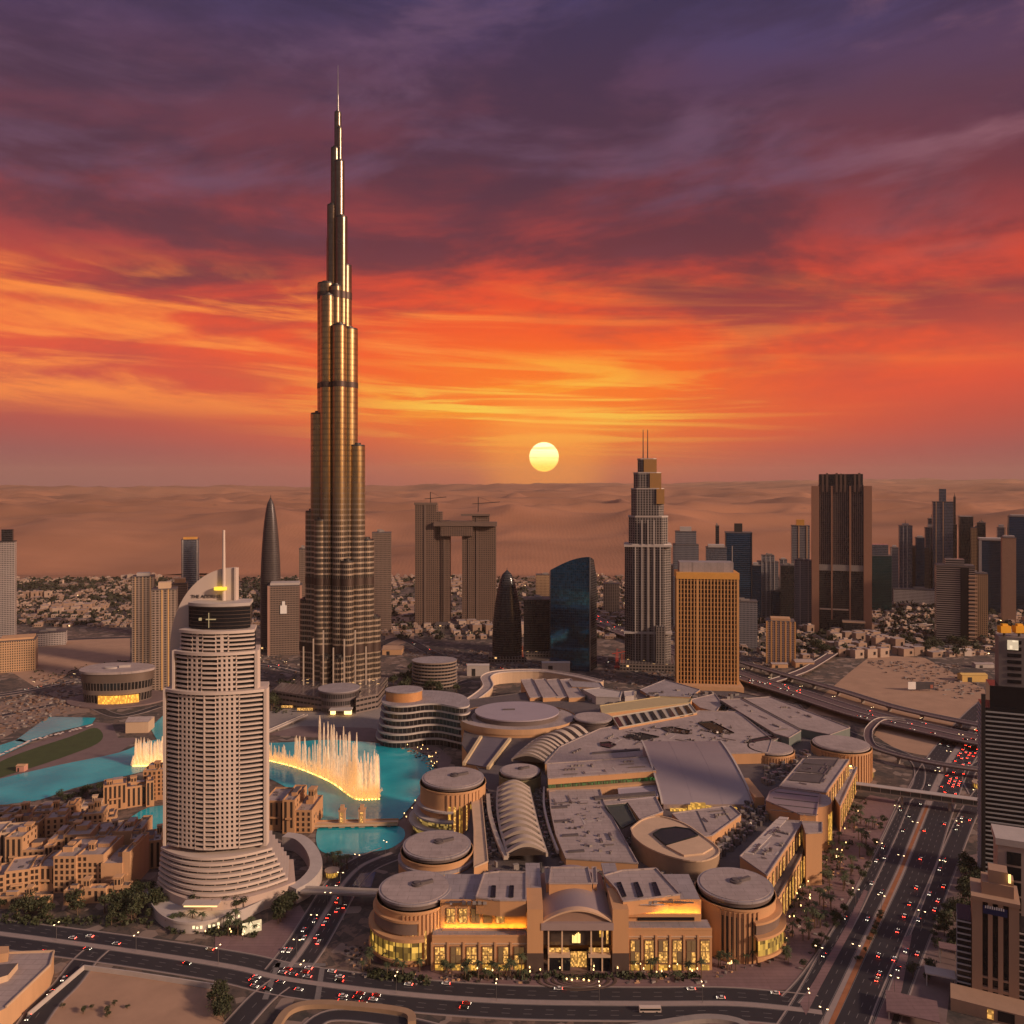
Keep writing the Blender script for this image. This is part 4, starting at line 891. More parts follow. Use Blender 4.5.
T('second pale striped tower right of the dark link block', 928, 939, 528, 597, 28, FC['steel'], fins=[.4], cap=(.5, 8))
T('tallest far tower of the right cluster with a blade like top', 937, 955, 502, 600, 36, FC['steel'], fins=[.15, .5], finm=mat('copper_fin', (.62, .36, .2), .5), cap=(.35, 34, FC['steel']))
T('thin dark needle tower beside the blade topped tower', 953.5, 957.5, 497, 596, 10, FC['dark'], mast=12, tiers=[(1, .72), (.5, 1.0)])
T('dark flat topped tower behind the balcony striped block', 963, 975, 517, 600, 30, FC['dark'], cap=(.9, 2))
T('thin pale pink tower right of the dark flat topped one', 974, 984, 528, 602, 24, FC['sand'])
T('dark blue slab framed in pale stone at the right of the skyline', 986, 1011, 541, 614, 40, FC['blue'], fins=[0.0, 1.0], finm=PALE, finw=6, cap=(1.05, 6, PALE))
T('copper toned tower wall beside the framed blue slab', 1006, 1018, 538, 622, 26, mat('copper_wall', (.42, .24, .15), .6, var=.15), name='office_tower', cap=(.8, 5), mast=50)
T('dark tower at the right edge of the skyline', 1014, 1030, 517, 612, 36, FC['blue'], cap=(.8, 5))
T('slim grey tower with a pale edge behind the teal office block', 893, 900, 548, 604, 24, FC['grey'], fins=[.1], cap=(.5, 6))
T('narrow dark blue tower between the paired pale striped towers', 918, 926, 538, 600, 24, FC['blue'], cap=(.6, 5))
T('thin pale tower left of the blade topped tower', 930, 937, 519, 596, 20, FC['steel'], fins=[.5], cap=(.5, 4), mast=12)
T('low pale framed block at the foot of the paired striped towers', 898, 940, 590, 606, 30, FC['white'], name='office_block')
T('thin dark tower in the gap right of the dark flat topped tower', 980, 987, 523, 604, 20, FC['dark'], mast=10)
T('copper edged tower right of the framed blue slab', 1000, 1007, 528, 606, 20, FC['grey'], fins=[.9], finm=mat('copper_fin', (.62, .36, .2), .5), cap=(.6, 8))
T('slim tower with a slanted cap left of the striped grey tower', 752, 762, 566, 622, 22, FC['blue'], cap=(.5, 7))
T('thin pale concrete tower between the gold lantern tower and the stepped grey one', 781, 788, 560, 618, 18, FC['grey'], fins=[.5], cap=(.6, 4))
T('small brown tower far back beside the tapered grey tower', 668, 676, 566, 618, 18, FC['brown'], cap=(.6, 4))
T('low brick coloured block beyond the domed dark tower', 536, 551, 575, 606, 26, FC['sand'], name='office_block')
T('low pale flats block far back between the blue glass block and the tapered tower', 604, 620, 584, 612, 26, FC['resi'], name='apartment_block')
# striped balcony block near right
TB, cx_, cy_, w_, h_ = T('grey block of horizontal balcony stripes with a dark glass corner', 943, 977, 566, 644, 40, FC['band'], name='apartment_tower', cap=(.5, 12, FC['band']))
q = MB(); q.box(cx_ + w_ * .24, cy_ - 20.4, 0, h_ * .98, w_ * .22, 1.6); q.build('glass_corner', DGL, TB)
for i in range(19):
    q = MB(); q.box(cx_ + w_ * .45, cy_ - 21, i * h_ * .92 / 19, i * h_ * .92 / 19 + 2.2, w_ * .22, 3, 0); q.build('balcony', mat('peach_balcony', (.56, .34, .22), .7), TB)
T('copper coloured stair tower behind the balcony striped block', 976, 990, 574, 640, 26, FC['sand'], name='apartment_tower')
# small golden hotel right
TG, cx_, cy_, w_, h_ = T('small sunlit golden block with tall vertical slots near the highway', 770, 797, 622, 664, 34, FC['white'], name='hotel_block', cap=(.7, 5, SAND))
c_, n_ = 1.0, 0.0
for i in range(7):
    u = -w_ / 2 + w_ * i / 6; q = MB(); q.box(cx_ + u * c_ + 17.6 * n_, cy_ + u * n_ - 17.6 * c_, 0, h_ + 1, 2.4, 1.6, 0); q.build('pilaster', mat('gilded_stone', (0.56, 0.30, 0.115), 0.6, 0.15, var=0.14, scale=0.03), TG)
# far left low buildings
T('low orange stone building with tall windows at the left edge', -6, 27, 641, 672, 40, FC['sand'], name='stone_building', cap=(.9, 4, SAND))
T('low white ribbed hall in front of the suburb', 28, 60, 633, 646, 30, FC['white'], name='low_hall')
# ---- the ship shaped theatre
def theatre():
    Y = Dy(706); cx, cy = Px(117, Y + 30), Y + 34; t = thing('theatre', 'boat shaped theatre drum with pale oval roof and amber lit entrance', 'building', (cx, cy, 0))
    def boat(s, k=1.0): return [(cx + 47 * s * math.copysign(abs(math.cos(u)) ** .8, math.cos(u)), cy + 31 * s * k * math.sin(u) * (1 - .18 * math.cos(u))) for u in [2 * math.pi * i / 48 for i in range(48)]]
    b = MB(); b.wall(boat(.93), 0, 40, poly1=boat(1.0)); b.build('drum_wall', facade('theatre_wall', (0.16, 0.12, 0.10), (0.035, 0.032, 0.034), 16, 4.2, .8, .62, .5, .15), t)
    b = MB(); b.wall(boat(1.0), 30, 41); b.build('upper_band', mat('bronze_band', (.15, .105, .085), .5, .3), t)
    b = MB(); b.prism(boat(1.05), 41, 44, bottom=True); b.build('roof', [ROOF], t)
    b = MB(); b.cyl(cx - 8, cy - 6, 9, 44, 46, 20, ry=5); b.box(cx + 8, cy + 2, 44, 47, 14, 6, .3); b.build('roof_plant', PALE, t)
    b = MB(); b.wall([(cx + 49 * math.cos(u), cy + 33 * math.sin(u)) for u in [math.pi * (1.42 + .36 * i / 14) for i in range(15)]], 1, 13, closed=False); b.build('lit_entrance', litpane('amber_entrance', (1, .42, .05), 2.4, .3, .35), t)
    b = MB(); b.prism([(cx + 66 * math.cos(u), cy + 50 * math.sin(u)) for u in [2 * math.pi * i / 40 for i in range(40)]], 0, 2); b.build('plinth', PAVE, t)
theatre()
# ---- round terraced blocks by the mall
def terraced(label, name, outline, n, zt, loc, rise=0.0, spread=0.35, slabm=None, glm=None, top=None):
    t = thing(name, label, 'building', (*loc, 0)); fh = zt / n
    for i in range(n):
        s = 1 + spread * (1 - i / (n - 1)) ** 1.5
        o = [(loc[0] + (p[0] - loc[0]) * s, loc[1] + (p[1] - loc[1]) * s) for p in outline]
        g = [(loc[0] + (p[0] - loc[0]) * s * .95, loc[1] + (p[1] - loc[1]) * s * .95) for p in outline]
        b = MB(); b.prism(g, i * fh, (i + 1) * fh - 1.1); b.build('glazed_storey', glm or facade('terrace_dark', (.10, .085, .08), (.028, .026, .03), 7.67, 5, .88, 1, .4, .15, lit=.03, ls=.6), t)
        b = MB(); b.prism(o, (i + 1) * fh - 1.4, (i + 1) * fh + .5, 0, 1, bottom=True); b.build('floor_slab', [slabm or PALE, ROOF2], t)
    if top: top(t, zt)
    return t
Yw = 940.0
wave = [(Px(a, Yw) , y) for a, y in [(381, 985), (379, 960), (384, 938), (396, 928), (410, 929), (424, 937), (438, 938), (450, 930), (462, 922), (470, 935), (462, 975), (440, 995), (410, 1000)]]
def wtop(t, z):
    b = MB(); b.cyl(Px(402, Yw), 958, 21, z + .5, z + 11, 32, ry=17); b.build('timber_drum', mat('copper_cladding', (.52, .25, .10), .5, .2, var=.2, scale=.4), t)
    b = MB(); b.cyl(Px(402, Yw), 958, 22, z + 11, z + 12, 32, ry=18); b.build('drum_roof', ROOF2, t)
terraced('wavy terraced block with pale balcony edges and a copper roof drum by the lake', 'terraced_building', [p[:2] for p in spline([(*p, 0) for p in wave] + [(*wave[0], 0)], 4)][:-1], 6, 46, (Px(424, Yw), 962), spread=.13, top=wtop)
Yr = Dy(690)
terraced('oval banded building with a curved roof behind the wavy terraced block', 'banded_building', [(Px(433, Yr) + 33 * math.cos(u), Yr + 24 + 26 * math.sin(u)) for u in [2 * math.pi * i / 36 for i in range(36)]], 8, 38, (Px(433, Yr), Yr + 24), spread=0.02, slabm=mat('bronze_slab', (.24, .17, .13), .7))
# ---- right foreground: tall striped tower and the stone block below it
def stripe_tower():
    Y = 600.0; x0 = Px(988, Y) + 9; x1 = x0 + 62; t = thing('striped_tower', 'tall dark tower with close pale horizontal bands at the right edge of the picture', 'tower', (x0 + 30, Y + 20, 0)); zt = Pz(712, Y); t.rotation_euler = (0, 0, -.40)
    b = MB(); b.prism([(x0, Y), (x1, Y), (x1, Y + 26), (x0, Y + 26)], 0, zt); b.build('glazing', [DGL, ROOFD], t)
    n = 38
    for i in range(n):
        z = zt * i / n; b = MB(); b.prism([(x0 - .6, Y - .8), (x1 + .6, Y - .8), (x1 + .6, Y + 26.6), (x0 - .6, Y + 26.6)], z, z + .95, bottom=True); b.build('floor_band', mat('grey_band', (.36, .345, .34), .7), t, smooth=False)
    b = MB(); b.box(x0 + .4, Y - .8, 0, zt + 10, 2.6, 2.4); b.build('corner_fin', DSTEEL, t)
    b = MB(); b.prism([(x0 + 5, Y + 3), (x1, Y + 3), (x1, Y + 25), (x0 + 5, Y + 25)], zt, Pz(690, Y)); b.build('glazed_storey', [DGL, ROOFD], t)
    za, zb = Pz(690, Y), Pz(640, Y)
    b = MB(); b.prism([(x0 + 11, Y + 5), (x1, Y + 5), (x1, Y + 24), (x0 + 11, Y + 24)], za, zb); b.build('upper_block', [mat('upper_stone', (.19, .16, .15), .8, var=.15), ROOFD], t)
    for i in range(7):
        b = MB(); z = za + 2.5 + i * 4.8
        b.box(x0 + 21, Y + 4.9, z, z + 2.6, 9, .5); b.build('window', DGL, t)
    b = MB(); b.box(x0 + 20, Y + 4.4, zb - 9, zb - 2, 7, .8); b.build('lit_window', litpane('cream_window', (1, .75, .5), 1.1, .3, .6), t)
    for (dx, dz) in ((0, 0), (11, 0)):
        b = MB(); b.box(x0 + 11 + dx, Y + 14, zb + 3 + dz, zb + 8, 7.6, 5); b.box(x0 + 11 + dx, Y + 14, zb + 8, zb + 9.5, 4, 3); o = b.build('rooftop_cradle', mat('crane_yellow', (.75, .36, .02), .5), None)
        l = MB(); l.bar((x0 + 11 + dx, Y + 14, zb), (x0 + 11 + dx, Y + 14, zb + 3.2), 1.2); p = l.build('cradle_mast', DSTEEL, None)
        r = thing('rooftop_machine', 'yellow cleaning machine on the striped tower roof, ' + ('the one nearer the roof corner' if dx == 0 else 'the one further from the corner'), 'machine', (x0 + 11 + dx, Y + 14, zb), 'roof machines on the striped tower')
        for c in (o, p): c.parent = r; c.matrix_parent_inverse = Matrix.Translation((-(x0 + 11 + dx), -(Y + 14), -zb))
stripe_tower()
def stone_block():
    Y = 470.0; k = Y / FPX; rot = -0.48; x0, x1 = Px(972, Y), Px(1018, Y); t = thing('stone_tower', 'brown stone office block with three dark window strips and a blue sign in the corner', 'building', ((x0 + x1) / 2, Y + 10, 0)); zt = Pz(899, Y)
    st = mat('brown_stone', (.36, .225, .15), .8, var=.15, scale=.2, streak=True)
    c, n = math.cos(rot), math.sin(rot)
    def P(px, dy=0.0): u = (Px(px, Y) - x0) * .87; return (x0 + u * c - dy * n, Y + u * n + dy * c)
    def blk(nm, a, b, za, zb, dy, d, m, par=t):
        q = MB(); q.prism([P(a, dy), P(b, dy), P(b, dy + d), P(a, dy + d)], za, zb, 0, 0, True); return q.build(nm, m, par)
    blk('core', 975, 1015, 0, zt - 1.5, 2.2, 22, DGL)
    for a, b in ((972, 982.5), (988, 992.5), (998, 1003), (1008.5, 1018.5)): blk('stone_pier', a, b, 0, zt, 0, 24, st)
    blk('parapet', 971, 1019.5, zt, zt + 2.2, -.6, 25, st); blk('sign_panel', 983, 1007, zt - 6.5, zt - 2.2, -.35, .5, mat('navy_sign', (.012, .02, .09), .4))
    for i in range(9): blk('sign_letter', 985 + i * 2.2, 986.3 + i * 2.2, zt - 3.3, zt - 2.0 + .3 * (i % 2), -.6, .3, mat('sign_white', (.75, .70, .66), .5))
    for a, b in ((983, 988), (993, 998), (1003, 1008)):
        for i in range(14):
            z = 11 + i * (zt - 20) / 14; blk('window', a + .1, b - .1, z, z + 2.6, 1.55, .6, mat('strip_glass', (.02, .022, .026), .1, .4))
    blk('sill_band', 982.5, 1008.5, 7.5, 9.2, .2, 2, st); blk('sill_band', 982.5, 1008.5, 14, 15, .4, 2, st)
    # glazed wings either side
    for a, b in ((957, 971.5), (1019, 1046)):
        blk('glazed_wing', a, b, 0, zt - 14, 3, 20, DGL)
        for i in range(13): blk('wing_band', a - .3, b - .02, (zt - 14) * i / 12.4, (zt - 14) * i / 12.4 + .7, 2.4, 20.4, mat('grey_band', (.30, .275, .27), .7))
    # roof house, stepped
    for (a, b, za, zb, dy, d) in ((982, 1014, zt + 2.2, zt + 9, 5, 14), (989, 1008, zt + 9, zt + 16, 6, 10), (1008.5, 1014, zt + 9, zt + 12, 6, 8)): blk('roof_house', a, b, za, zb, dy, d, st)
    blk('roof_lamp', 1008.5, 1011, zt + 11, zt + 15.5, 4.6, 1.4, glow('roof_lamp_glow', (1, .62, .2), 2.2)); blk('podium', 950, 1046, 0, 7, -16, 16, st); blk('podium_glass', 986, 992, 1, 6, -16.4, .6, SHOP); blk('podium_glass', 996, 1012, 1, 6.4, -16.4, .6, DGL)
    # second block behind, pale
    t2 = thing('stone_tower', 'pale stone block with one dark window bay behind the brown block with the blue sign', 'building', (Px(1000, 505), 505, 0)); t2.rotation_euler = (0, 0, -.42); Y2 = 505.0
    q = MB(); q.prism([(Px(998, Y2), Y2), (Px(1040, Y2), Y2), (Px(1040, Y2), Y2 + 22), (Px(998, Y2), Y2 + 22)], 0, Pz(845, Y2)); q.build('body', [mat('pale_stone', (.40, .30, .25), .8, var=.15), ROOF], t2)
    q = MB(); q.prism([(Px(996, Y2), Y2 - .8), (Px(1042, Y2), Y2 - .8), (Px(1042, Y2), Y2 + 23), (Px(996, Y2), Y2 + 23)], Pz(838, Y2) - 4, Pz(838, Y2), bottom=True); q.build('cornice', PALE, t2)
    for i in range(5): q = MB(); q.box(Px(1012, Y2), Y2 - .2, 30 + i * 9 - 4, 30 + i * 9 + 3.6, 7.5, .8); q.build('window', mat('strip_glass', (.02, .022, .026), .1, .4), t2)
stone_block()
def corner_house():
    t = thing('flat_roofed_house', 'orange rendered flat roofed block with parapets at the bottom left corner', 'building', (*G(20, 985), 0)); 
    def pr(nm, pts, za, zb, m, mt=None): q = MB(); q.prism([G(a, b, zb) for a, b in pts], za, zb, 0, 1 if mt else 0); return q.build(nm, [m, mt] if mt else [m], t)
    pr('main_block', [(-60, 1000), (-30, 955), (54, 952), (50, 966), (6, 1008), (-40, 1030)], 0, 12, SAND, ROOF)
    for e in (((54, 952), (50, 966)), ((50, 966), (6, 1008)), ((-30, 955), (54, 952))):
        a, b = G(*e[0], 12), G(*e[1], 12); q = MB(); q.bar((*a, 12.5), (*b, 12.5), .8, 1.2); q.build('parapet', SAND2, t)
    pr('upper_block', [(-40, 985), (-20, 966), (18, 963), (8, 975), (-25, 985)], 12, 15.5, SAND2, ROOFD)
    pr('upper_block', [(-30, 955), (-20, 947), (9, 946), (8, 953), (-20, 957)], 12, 17, SAND)
    a, b = Vector(G(50, 968, 9)), Vector(G(8, 1008, 9))
    for i in range(10):
        p = a + (b - a) * ((i + .6) / 10.5); q = MB(); q.box(p.x + .3, p.y - .3, 3 + 4.2 * (i % 2), 5.4 + 4.2 * (i % 2), .5, 1.3, math.atan2(b.y - a.y, b.x - a.x) + math.pi / 2); q.build('window', DGL, t)
corner_house()
def lot_wall():
    for pts, lab in (([(28, 1018), (84, 970)], 'long pale boundary wall along the side street of the empty sandy lot'), ([(84, 970), (130, 976), (214, 989)], 'pale boundary wall between the empty sandy lot and the front road')):
        L = [G(a, b) for a, b in pts]; q = MB()
        for p, r in zip(L, L[1:]):
            d = Vector(r) - Vector(p); q.box((p[0] + r[0]) / 2, (p[1] + r[1]) / 2, 0, 3, d.length, .7, math.atan2(d.y, d.x))
        tag(q.build('boundary_wall', PALE), lab, 'wall')
lot_wall()
# ---------------------------------------------------------------- the shopping mall
MALL = thing('shopping_mall', 'huge sand coloured shopping mall with many pale roofs and round drums', 'shopping mall', (*G(580, 900), 0))
def mp(name, pts, z1, z0=0.0, wm=None, rm=None, parent=None, world=False, lip=0.9):
    """an extruded roof piece whose top outline is given by picture points on the level z1"""
    P = ccw(pts if world else [G(a, b, z1) for a, b in pts]); q = MB(); q.prism(P, z0, z1, 0, 1)
    o = q.build(name, [wm or MALLW, rm or ROOF], parent or MALL, smooth=False)
    if lip:
        k = MB(); n = len(P)
        for i in range(n):
            a, b = P[i], P[(i + 1) % n]; k.bar((*a, z1 + lip / 2 - .05), (*b, z1 + lip / 2 - .05), .7, lip)
        k.build('parapet', rm or ROOF, o, smooth=False)
    return o
def clutter(name, pts, z, n, smin=1.0, smax=4.0, hmax=3.0, m=None, label=None):
    P = [G(a, b, z) for a, b in pts]; xs = [p[0] for p in P]; ys = [p[1] for p in P]; q = MB(); c = 0
    while c < n:
        x, y = rnd.uniform(min(xs), max(xs)), rnd.uniform(min(ys), max(ys))
        if not inside((x, y), P): continue
        c += 1; q.box(x, y, z, z + rnd.uniform(.6, hmax), rnd.uniform(smin, smax), rnd.uniform(smin, smax), rnd.choice((0, .4, -.3)), mi=rnd.choice((0, 0, 1, 2)), bottom=False)
    o = q.build('roof_plant', [STEEL, CONC, ROOFD], MALL, smooth=False); o['kind'] = 'stuff'; return o
BASE = [(450, 912), (700, 912), (770, 885), (838, 790), (850, 760), (800, 705), (735, 692), (560, 688), (470, 700), (462, 745), (482, 775), (472, 800), (468, 830), (440, 862)]
mp('lower_roof', BASE, 23, rm=ROOFD)
clutter('x', [(470, 866), (640, 866), (720, 866), (700, 905), (455, 905)], 23, 260, 1, 4, 4)
clutter('x', [(715, 838), (755, 800), (775, 812), (735, 850), (715, 862)], 23, 260, 1, 4, 7)
clutter('x', [(533, 790), (545, 790), (566, 858), (548, 858)], 23, 150, 1, 3, 4)
clutter('x', [(478, 790), (490, 790), (503, 858), (486, 860)], 23, 120, 1, 3, 4)
clutter('x', [(600, 805), (640, 800), (650, 850), (640, 860)], 23, 90, 1, 3, 5)
clutter('x', [(560, 690), (735, 694), (800, 708), (700, 715), (600, 705)], 23, 160, 2, 7, 6)
clutter('x', [(770, 750), (835, 755), (800, 775), (760, 790)], 23, 100, 1, 5, 5)
# --- front elevation
YF = 499.0
def fx(px): return Px(px, YF)
def fz(py, Y=YF): return Pz(py, Y)
def bl(name, a, b, z0, z1, y0, y1, m, mt=None, par=None, sm=False):
    q = MB(); q.prism([(fx(a), y0), (fx(b), y0), (fx(b), y1), (fx(a), y1)], z0, z1, 0, 1 if mt else 0, True)
    return q.build(name, [m, mt] if mt else [m], par or MALL, smooth=sm)
wing = []
for a, b, nm in ((432, 527, 'l'), (628, 712, 'r')):
    z1 = fz(937 if nm == 'l' else 930)
    w = bl('front_wing', a, b, 0, z1, YF, YF + 12, MALLW, ROOF2); wing.append((w, a, b, z1))
    bl('parapet', a, b, z1, z1 + 1.1, YF - .3, YF + .4, MALLW, par=w); bl('string_course', a, b, z1 - 4.2, z1 - 3.6, YF - .5, YF, SAND2, par=w)
    u = bl('upper_wing', a + 7 if nm == 'l' else a, b if nm == 'l' else b - 7, z1 - 1, 36.5, YF + 10, YF + 46, MALLW, ROOF2); bl('parapet', a + 7 if nm == 'l' else a, b if nm == 'l' else b - 7, 36.5, 37.6, YF + 9.7, YF + 10.5, MALLW, par=u)
    # lit shopfronts of the lower storey
    n = 6; w0 = (b - a) / n
    for i in range(n):
        c = a + w0 * (i + .5); f = bl('shop_window', c - w0 * .34, c + w0 * .34, 4.0, z1 - 5.5, YF - .45, YF + .1, FRAME, par=w)
        lit = (nm == 'l' and i in (0, 2, 3)) or (nm == 'r' and i in (1, 5))
        for (s0, s1) in ((-.30, -.02), (.02, .30)):
            for (v0, v1) in ((.06, .48), (.53, .95)):
                hh = z1 - 9.5; bl('pane', c + w0 * s0, c + w0 * s1, 4 + hh * v0, 4 + hh * v1, YF - .6, YF - .4, (SHOP if lit or rnd.random() < .35 else mat('dim_pane', (.10, .07, .05), .2, emit=(1, .5, .15), es=.10)), par=f)
        bl('street_door', c - w0 * .3, c + w0 * .3, .2, 3.4, YF - .3, YF + .1, SHOPY, par=w)
        bl('pilaster', c - w0 * .5 - 1, c - w0 * .5 + 1, 0, z1 - 3, YF - .9, YF, MALLW, par=w)
    if nm == 'l':
        for i in range(5):
            c = 449.5 + i * 12.6; f = bl('tall_window', c - 4.5, c + 4.5, z1 + 3.0, z1 + 12.5, YF + 9.5, YF + 10.1, FRAME, par=u)
            for (s0, s1) in ((-4, -.4), (.4, 4)):
                for (v0, v1) in ((3.4, 7.4), (8.0, 12.1)): bl('pane', c + s0, c + s1, z1 + v0, z1 + v1, YF + 9.35, YF + 9.55, SHOP if i in (0, 1, 4) else mat('dim_pane', (.10, .07, .05), .2, emit=(1, .5, .15), es=.10), par=f)
    else:
        bl('terrace_recess', 640, 698, z1 + .6, z1 + 4.6, YF + 9.6, YF + 10.1, DGL, par=u)
    zl = z1 if nm == 'l' else z1 + 4.8; la, lb = (a + 9, b - 1) if nm == 'l' else (a + 1, b - 8)
    if nm == 'r': bl('light_shelf', la, lb, zl - .8, zl, YF + 7.2, YF + 10, MALLW, par=u)
    bl('lamp_shield', la, lb, zl, zl + 1.15, YF + 7.0, YF + 7.3, MALLW, par=u)
    for i in range(9):
        c0, c1 = la + (lb - la) * (i + .12) / 9, la + (lb - la) * (i + .88) / 9; bl('flood_light', c0, c1, zl + .05, zl + .3, YF + 7.6, YF + 8.0, glow('flood_strip', (1.0, .46, .05), 85.0), par=u)
for a, b in ((527, 543), (612, 628)):
    p = bl('entrance_pylon', a, b, 0, fz(907), YF - 3, YF + 24, MALLW); bl('pylon_base', a - .4, b + .4, 0, 12, YF - 3.4, YF + 1, mat('dark_granite', (.09, .06, .05), .4), par=p)
    bl('pylon_roof', a, b, fz(907) - 3, fz(907) - 1.5, YF + 24, YF + 62, MALLW, ROOF2)
# arched hall between the pylons
def arch(name, y0, y1, dz, m, t0=1.0, x0=543, x1=612, zs=None, rise=7.0, zb=None, par=None):
    zs = fz(920) if zs is None else zs; q = MB(); N = 20
    pr = [(fx(x0 + (x1 - x0) * i / N), zs + dz + rise * math.sin(math.pi * i / N) ** .9) for i in range(N + 1)]
    lo = [(p[0], (p[1] - t0) if zb is None else zb) for p in pr]
    for i in range(N):
        a, b, c, d = pr[i], pr[i + 1], lo[i + 1], lo[i]
        q.face([(a[0], y0, a[1]), (b[0], y0, b[1]), (b[0], y1, b[1]), (a[0], y1, a[1])][::-1]); q.face([(d[0], y0, d[1]), (c[0], y0, c[1]), (b[0], y0, b[1]), (a[0], y0, a[1])])
        q.face([(d[0], y0, d[1]), (d[0], y1, d[1]), (c[0], y1, c[1]), (c[0], y0, c[1])])
    return q.build(name, m, par or MALL)
hall = arch('arched_roof', YF + 1.5, YF + 58, 0, METR, 1.2)
arch('arch_rim', YF - 2.6, YF + 1.5, .5, mat('pale_copper_trim', (.56, .37, .24), .5), 1.1, par=hall)
arch('arch_wall', YF - .8, YF + 1.2, -.6, mat('arch_panel', (.27, .165, .12), .6, var=.1), zb=fz(921), par=hall)
bl('canopy_beam', 541, 613, fz(927.5), fz(920.5), YF - 3.4, YF + 2, mat('mauve_panel', (.30, .22, .21), .5), par=hall)
bl('glass_screen', 543, 612, 13, fz(927), YF + 4, YF + 5, mat('entrance_glass', (.10, .075, .065), .2, .3, var=.4, scale=.3), par=hall)
for x in (548.5, 562, 591, 602): bl('column', x - .7, x + .7, 0, fz(926), YF - 1.5, YF + .2, mat('pale_column', (.6, .42, .28), .5), par=hall)  # columns in an even pale sand colour
bl('lit_bay', 600, 604, 18, fz(928), YF + 3.5, YF + 4.0, SHOPY, par=hall); bl('lit_bay', 607, 609, 14, fz(930), YF + 3.5, YF + 4.0, SHOP, par=hall)
for i, (dx, z0, z1) in enumerate(((-3.8, 0, 4.6), (-2.4, 0, 4.2), (-1.0, 0, 5.0), (.4, 0, 5.6), (1.9, 0, 6.2), (3.2, 0, 5.4))):
    bl('lit_logo', 577 + dx - .55, 577 + dx + .55, fz(946) + z0, fz(946) + z1, YF + 3.3, YF + 3.7, glow('logo_gold', (1.0, .62, .20), 1.9), par=hall)
for a, b in ((548, 570), (588, 610)):
    bl('balcony', a, b, 9.2, 10.6, YF - 3, YF + 3, SAND2, par=hall); bl('cafe_light', a + 1, b - 1, 10.8, 13.2, YF + .4, YF + .8, SHOP, par=hall); bl('ground_glazing', a, b, .4, 8.8, YF - .8, YF - .3, DGL, par=hall)
bl('entrance_door', 571, 587, .3, 9.5, YF + 3, YF + 3.4, SHOP, par=hall)
mp('hall_rear_roof', [(551, 868), (588, 868), (592, 884), (549, 884)], 40, 20)
for x in (545, 592): mp('roof_beam', [(x, 868), (x + 4, 868), (x + 5, 884), (x + 1, 884)], 38, 20)
o = mp('raised_roof', [(476, 898), (484, 874), (500, 872), (526, 873), (526, 901), (500, 901)], 39.5, 30)
for x in (493, 511): mp('skylight', [(x - 2, 897), (x - 1, 886), (x + 2.5, 886), (x + 2, 897)], 39.95, 39, DSTEEL, mat('skylight_glass', (.03, .03, .035), .15, .4), parent=o, lip=.4)
o = mp('raised_roof', [(604, 876), (622, 871), (656, 869), (680, 895), (623, 902), (617, 890)], 39.5, 31)
for x in (621, 638, 656): mp('skylight', [(x, 897), (x - 4, 883), (x - .5, 882.5), (x + 5, 896)], 39.95, 39, DSTEEL, mat('skylight_glass', (.03, .03, .035), .15, .4), parent=o, lip=.4)
# --- round drums
def drum(px, py, rpx, z, z0=0.0, wm=None, ribs=0, ring=1.05, capm=None, base=None, glassy=False, hatch=True, seg=(0, 360), setback=.90, band=5.0, name='rotunda'):
    x, y = G(px, py, z); r = rpx / FPX * y
    a = MB(); a.cyl(x, y, r * ring, z0, z - band, 56); a.cyl(x, y, r * ring * 1.02, z - band - 1.2, z - band, 56); o = a.build(name, [wm or MALLW], MALL)
    b = MB(); b.cyl(x, y, r * .96, z - band, z - 1.2, 56); b.build('clerestory', mat('drum_band', (.13, .095, .085), .5), o)
    b = MB(); b.cyl(x, y, r, z - 1.4, z, 56, bottom=True); b.build('roof_disc', capm or ROOF2, o)
    b = MB(); b.cyl(x, y, r * .93, z, z + .35, 56); b.build('roof_membrane', ROOF if capm is None else capm, o)
    if hatch:
        h = MB(); h.cyl(x + r * .05, y + r * .1, r * .16, z + .35, z + 1.5, 24); h.cyl(x + r * .05, y + r * .1, r * .10, z + 1.5, z + 2.1, 16); h.box(x + r * .3, y + r * .18, z + .35, z + 2.2, r * .38, r * .10, .5); h.build('roof_hatch', ROOFD, o)
    for i in range(ribs):
        t = R(seg[0] + (seg[1] - seg[0]) * i / max(1, ribs - 1)); c = MB(); c.box(x + r * ring * math.cos(t), y + r * ring * math.sin(t), z0 + .5, z - band - 2, 1.5, 1.1, t); c.build('pilaster', MALLW, o)
    return o, x, y, r
# left front drum with its lit glass skirt
o, x, y, r = drum(415, 887, 36, 37, ribs=14, seg=(-100, -25), band=4)
def skirt(x, y, r, z0, z1, a0, a1, m, name, par, n=24, mi=0):
    q = MB(); q.wall([(x + r * math.cos(R(a0 + (a1 - a0) * i / n)), y + r * math.sin(R(a0 + (a1 - a0) * i / n))) for i in range(n + 1)], z0, z1, closed=False); return q.build(name, m, par)
def ringslab(x, y, r0, r1, z0, z1, a0, a1, m, name, par, n=28):
    q = MB(); A = [(x + r1 * math.cos(R(a0 + (a1 - a0) * i / n)), y + r1 * math.sin(R(a0 + (a1 - a0) * i / n))) for i in range(n + 1)]; B = [(x + r0 * math.cos(R(a0 + (a1 - a0) * i / n)), y + r0 * math.sin(R(a0 + (a1 - a0) * i / n))) for i in range(n + 1)]
    for i in range(n): q.prism([A[i], A[i + 1], B[i + 1], B[i]], z0, z1, bottom=True)
    return q.build(name, m, par, smooth=False)
SKG = litpane('lit_skirt_glass', (1, .55, .09), 1.1, .22, .10)
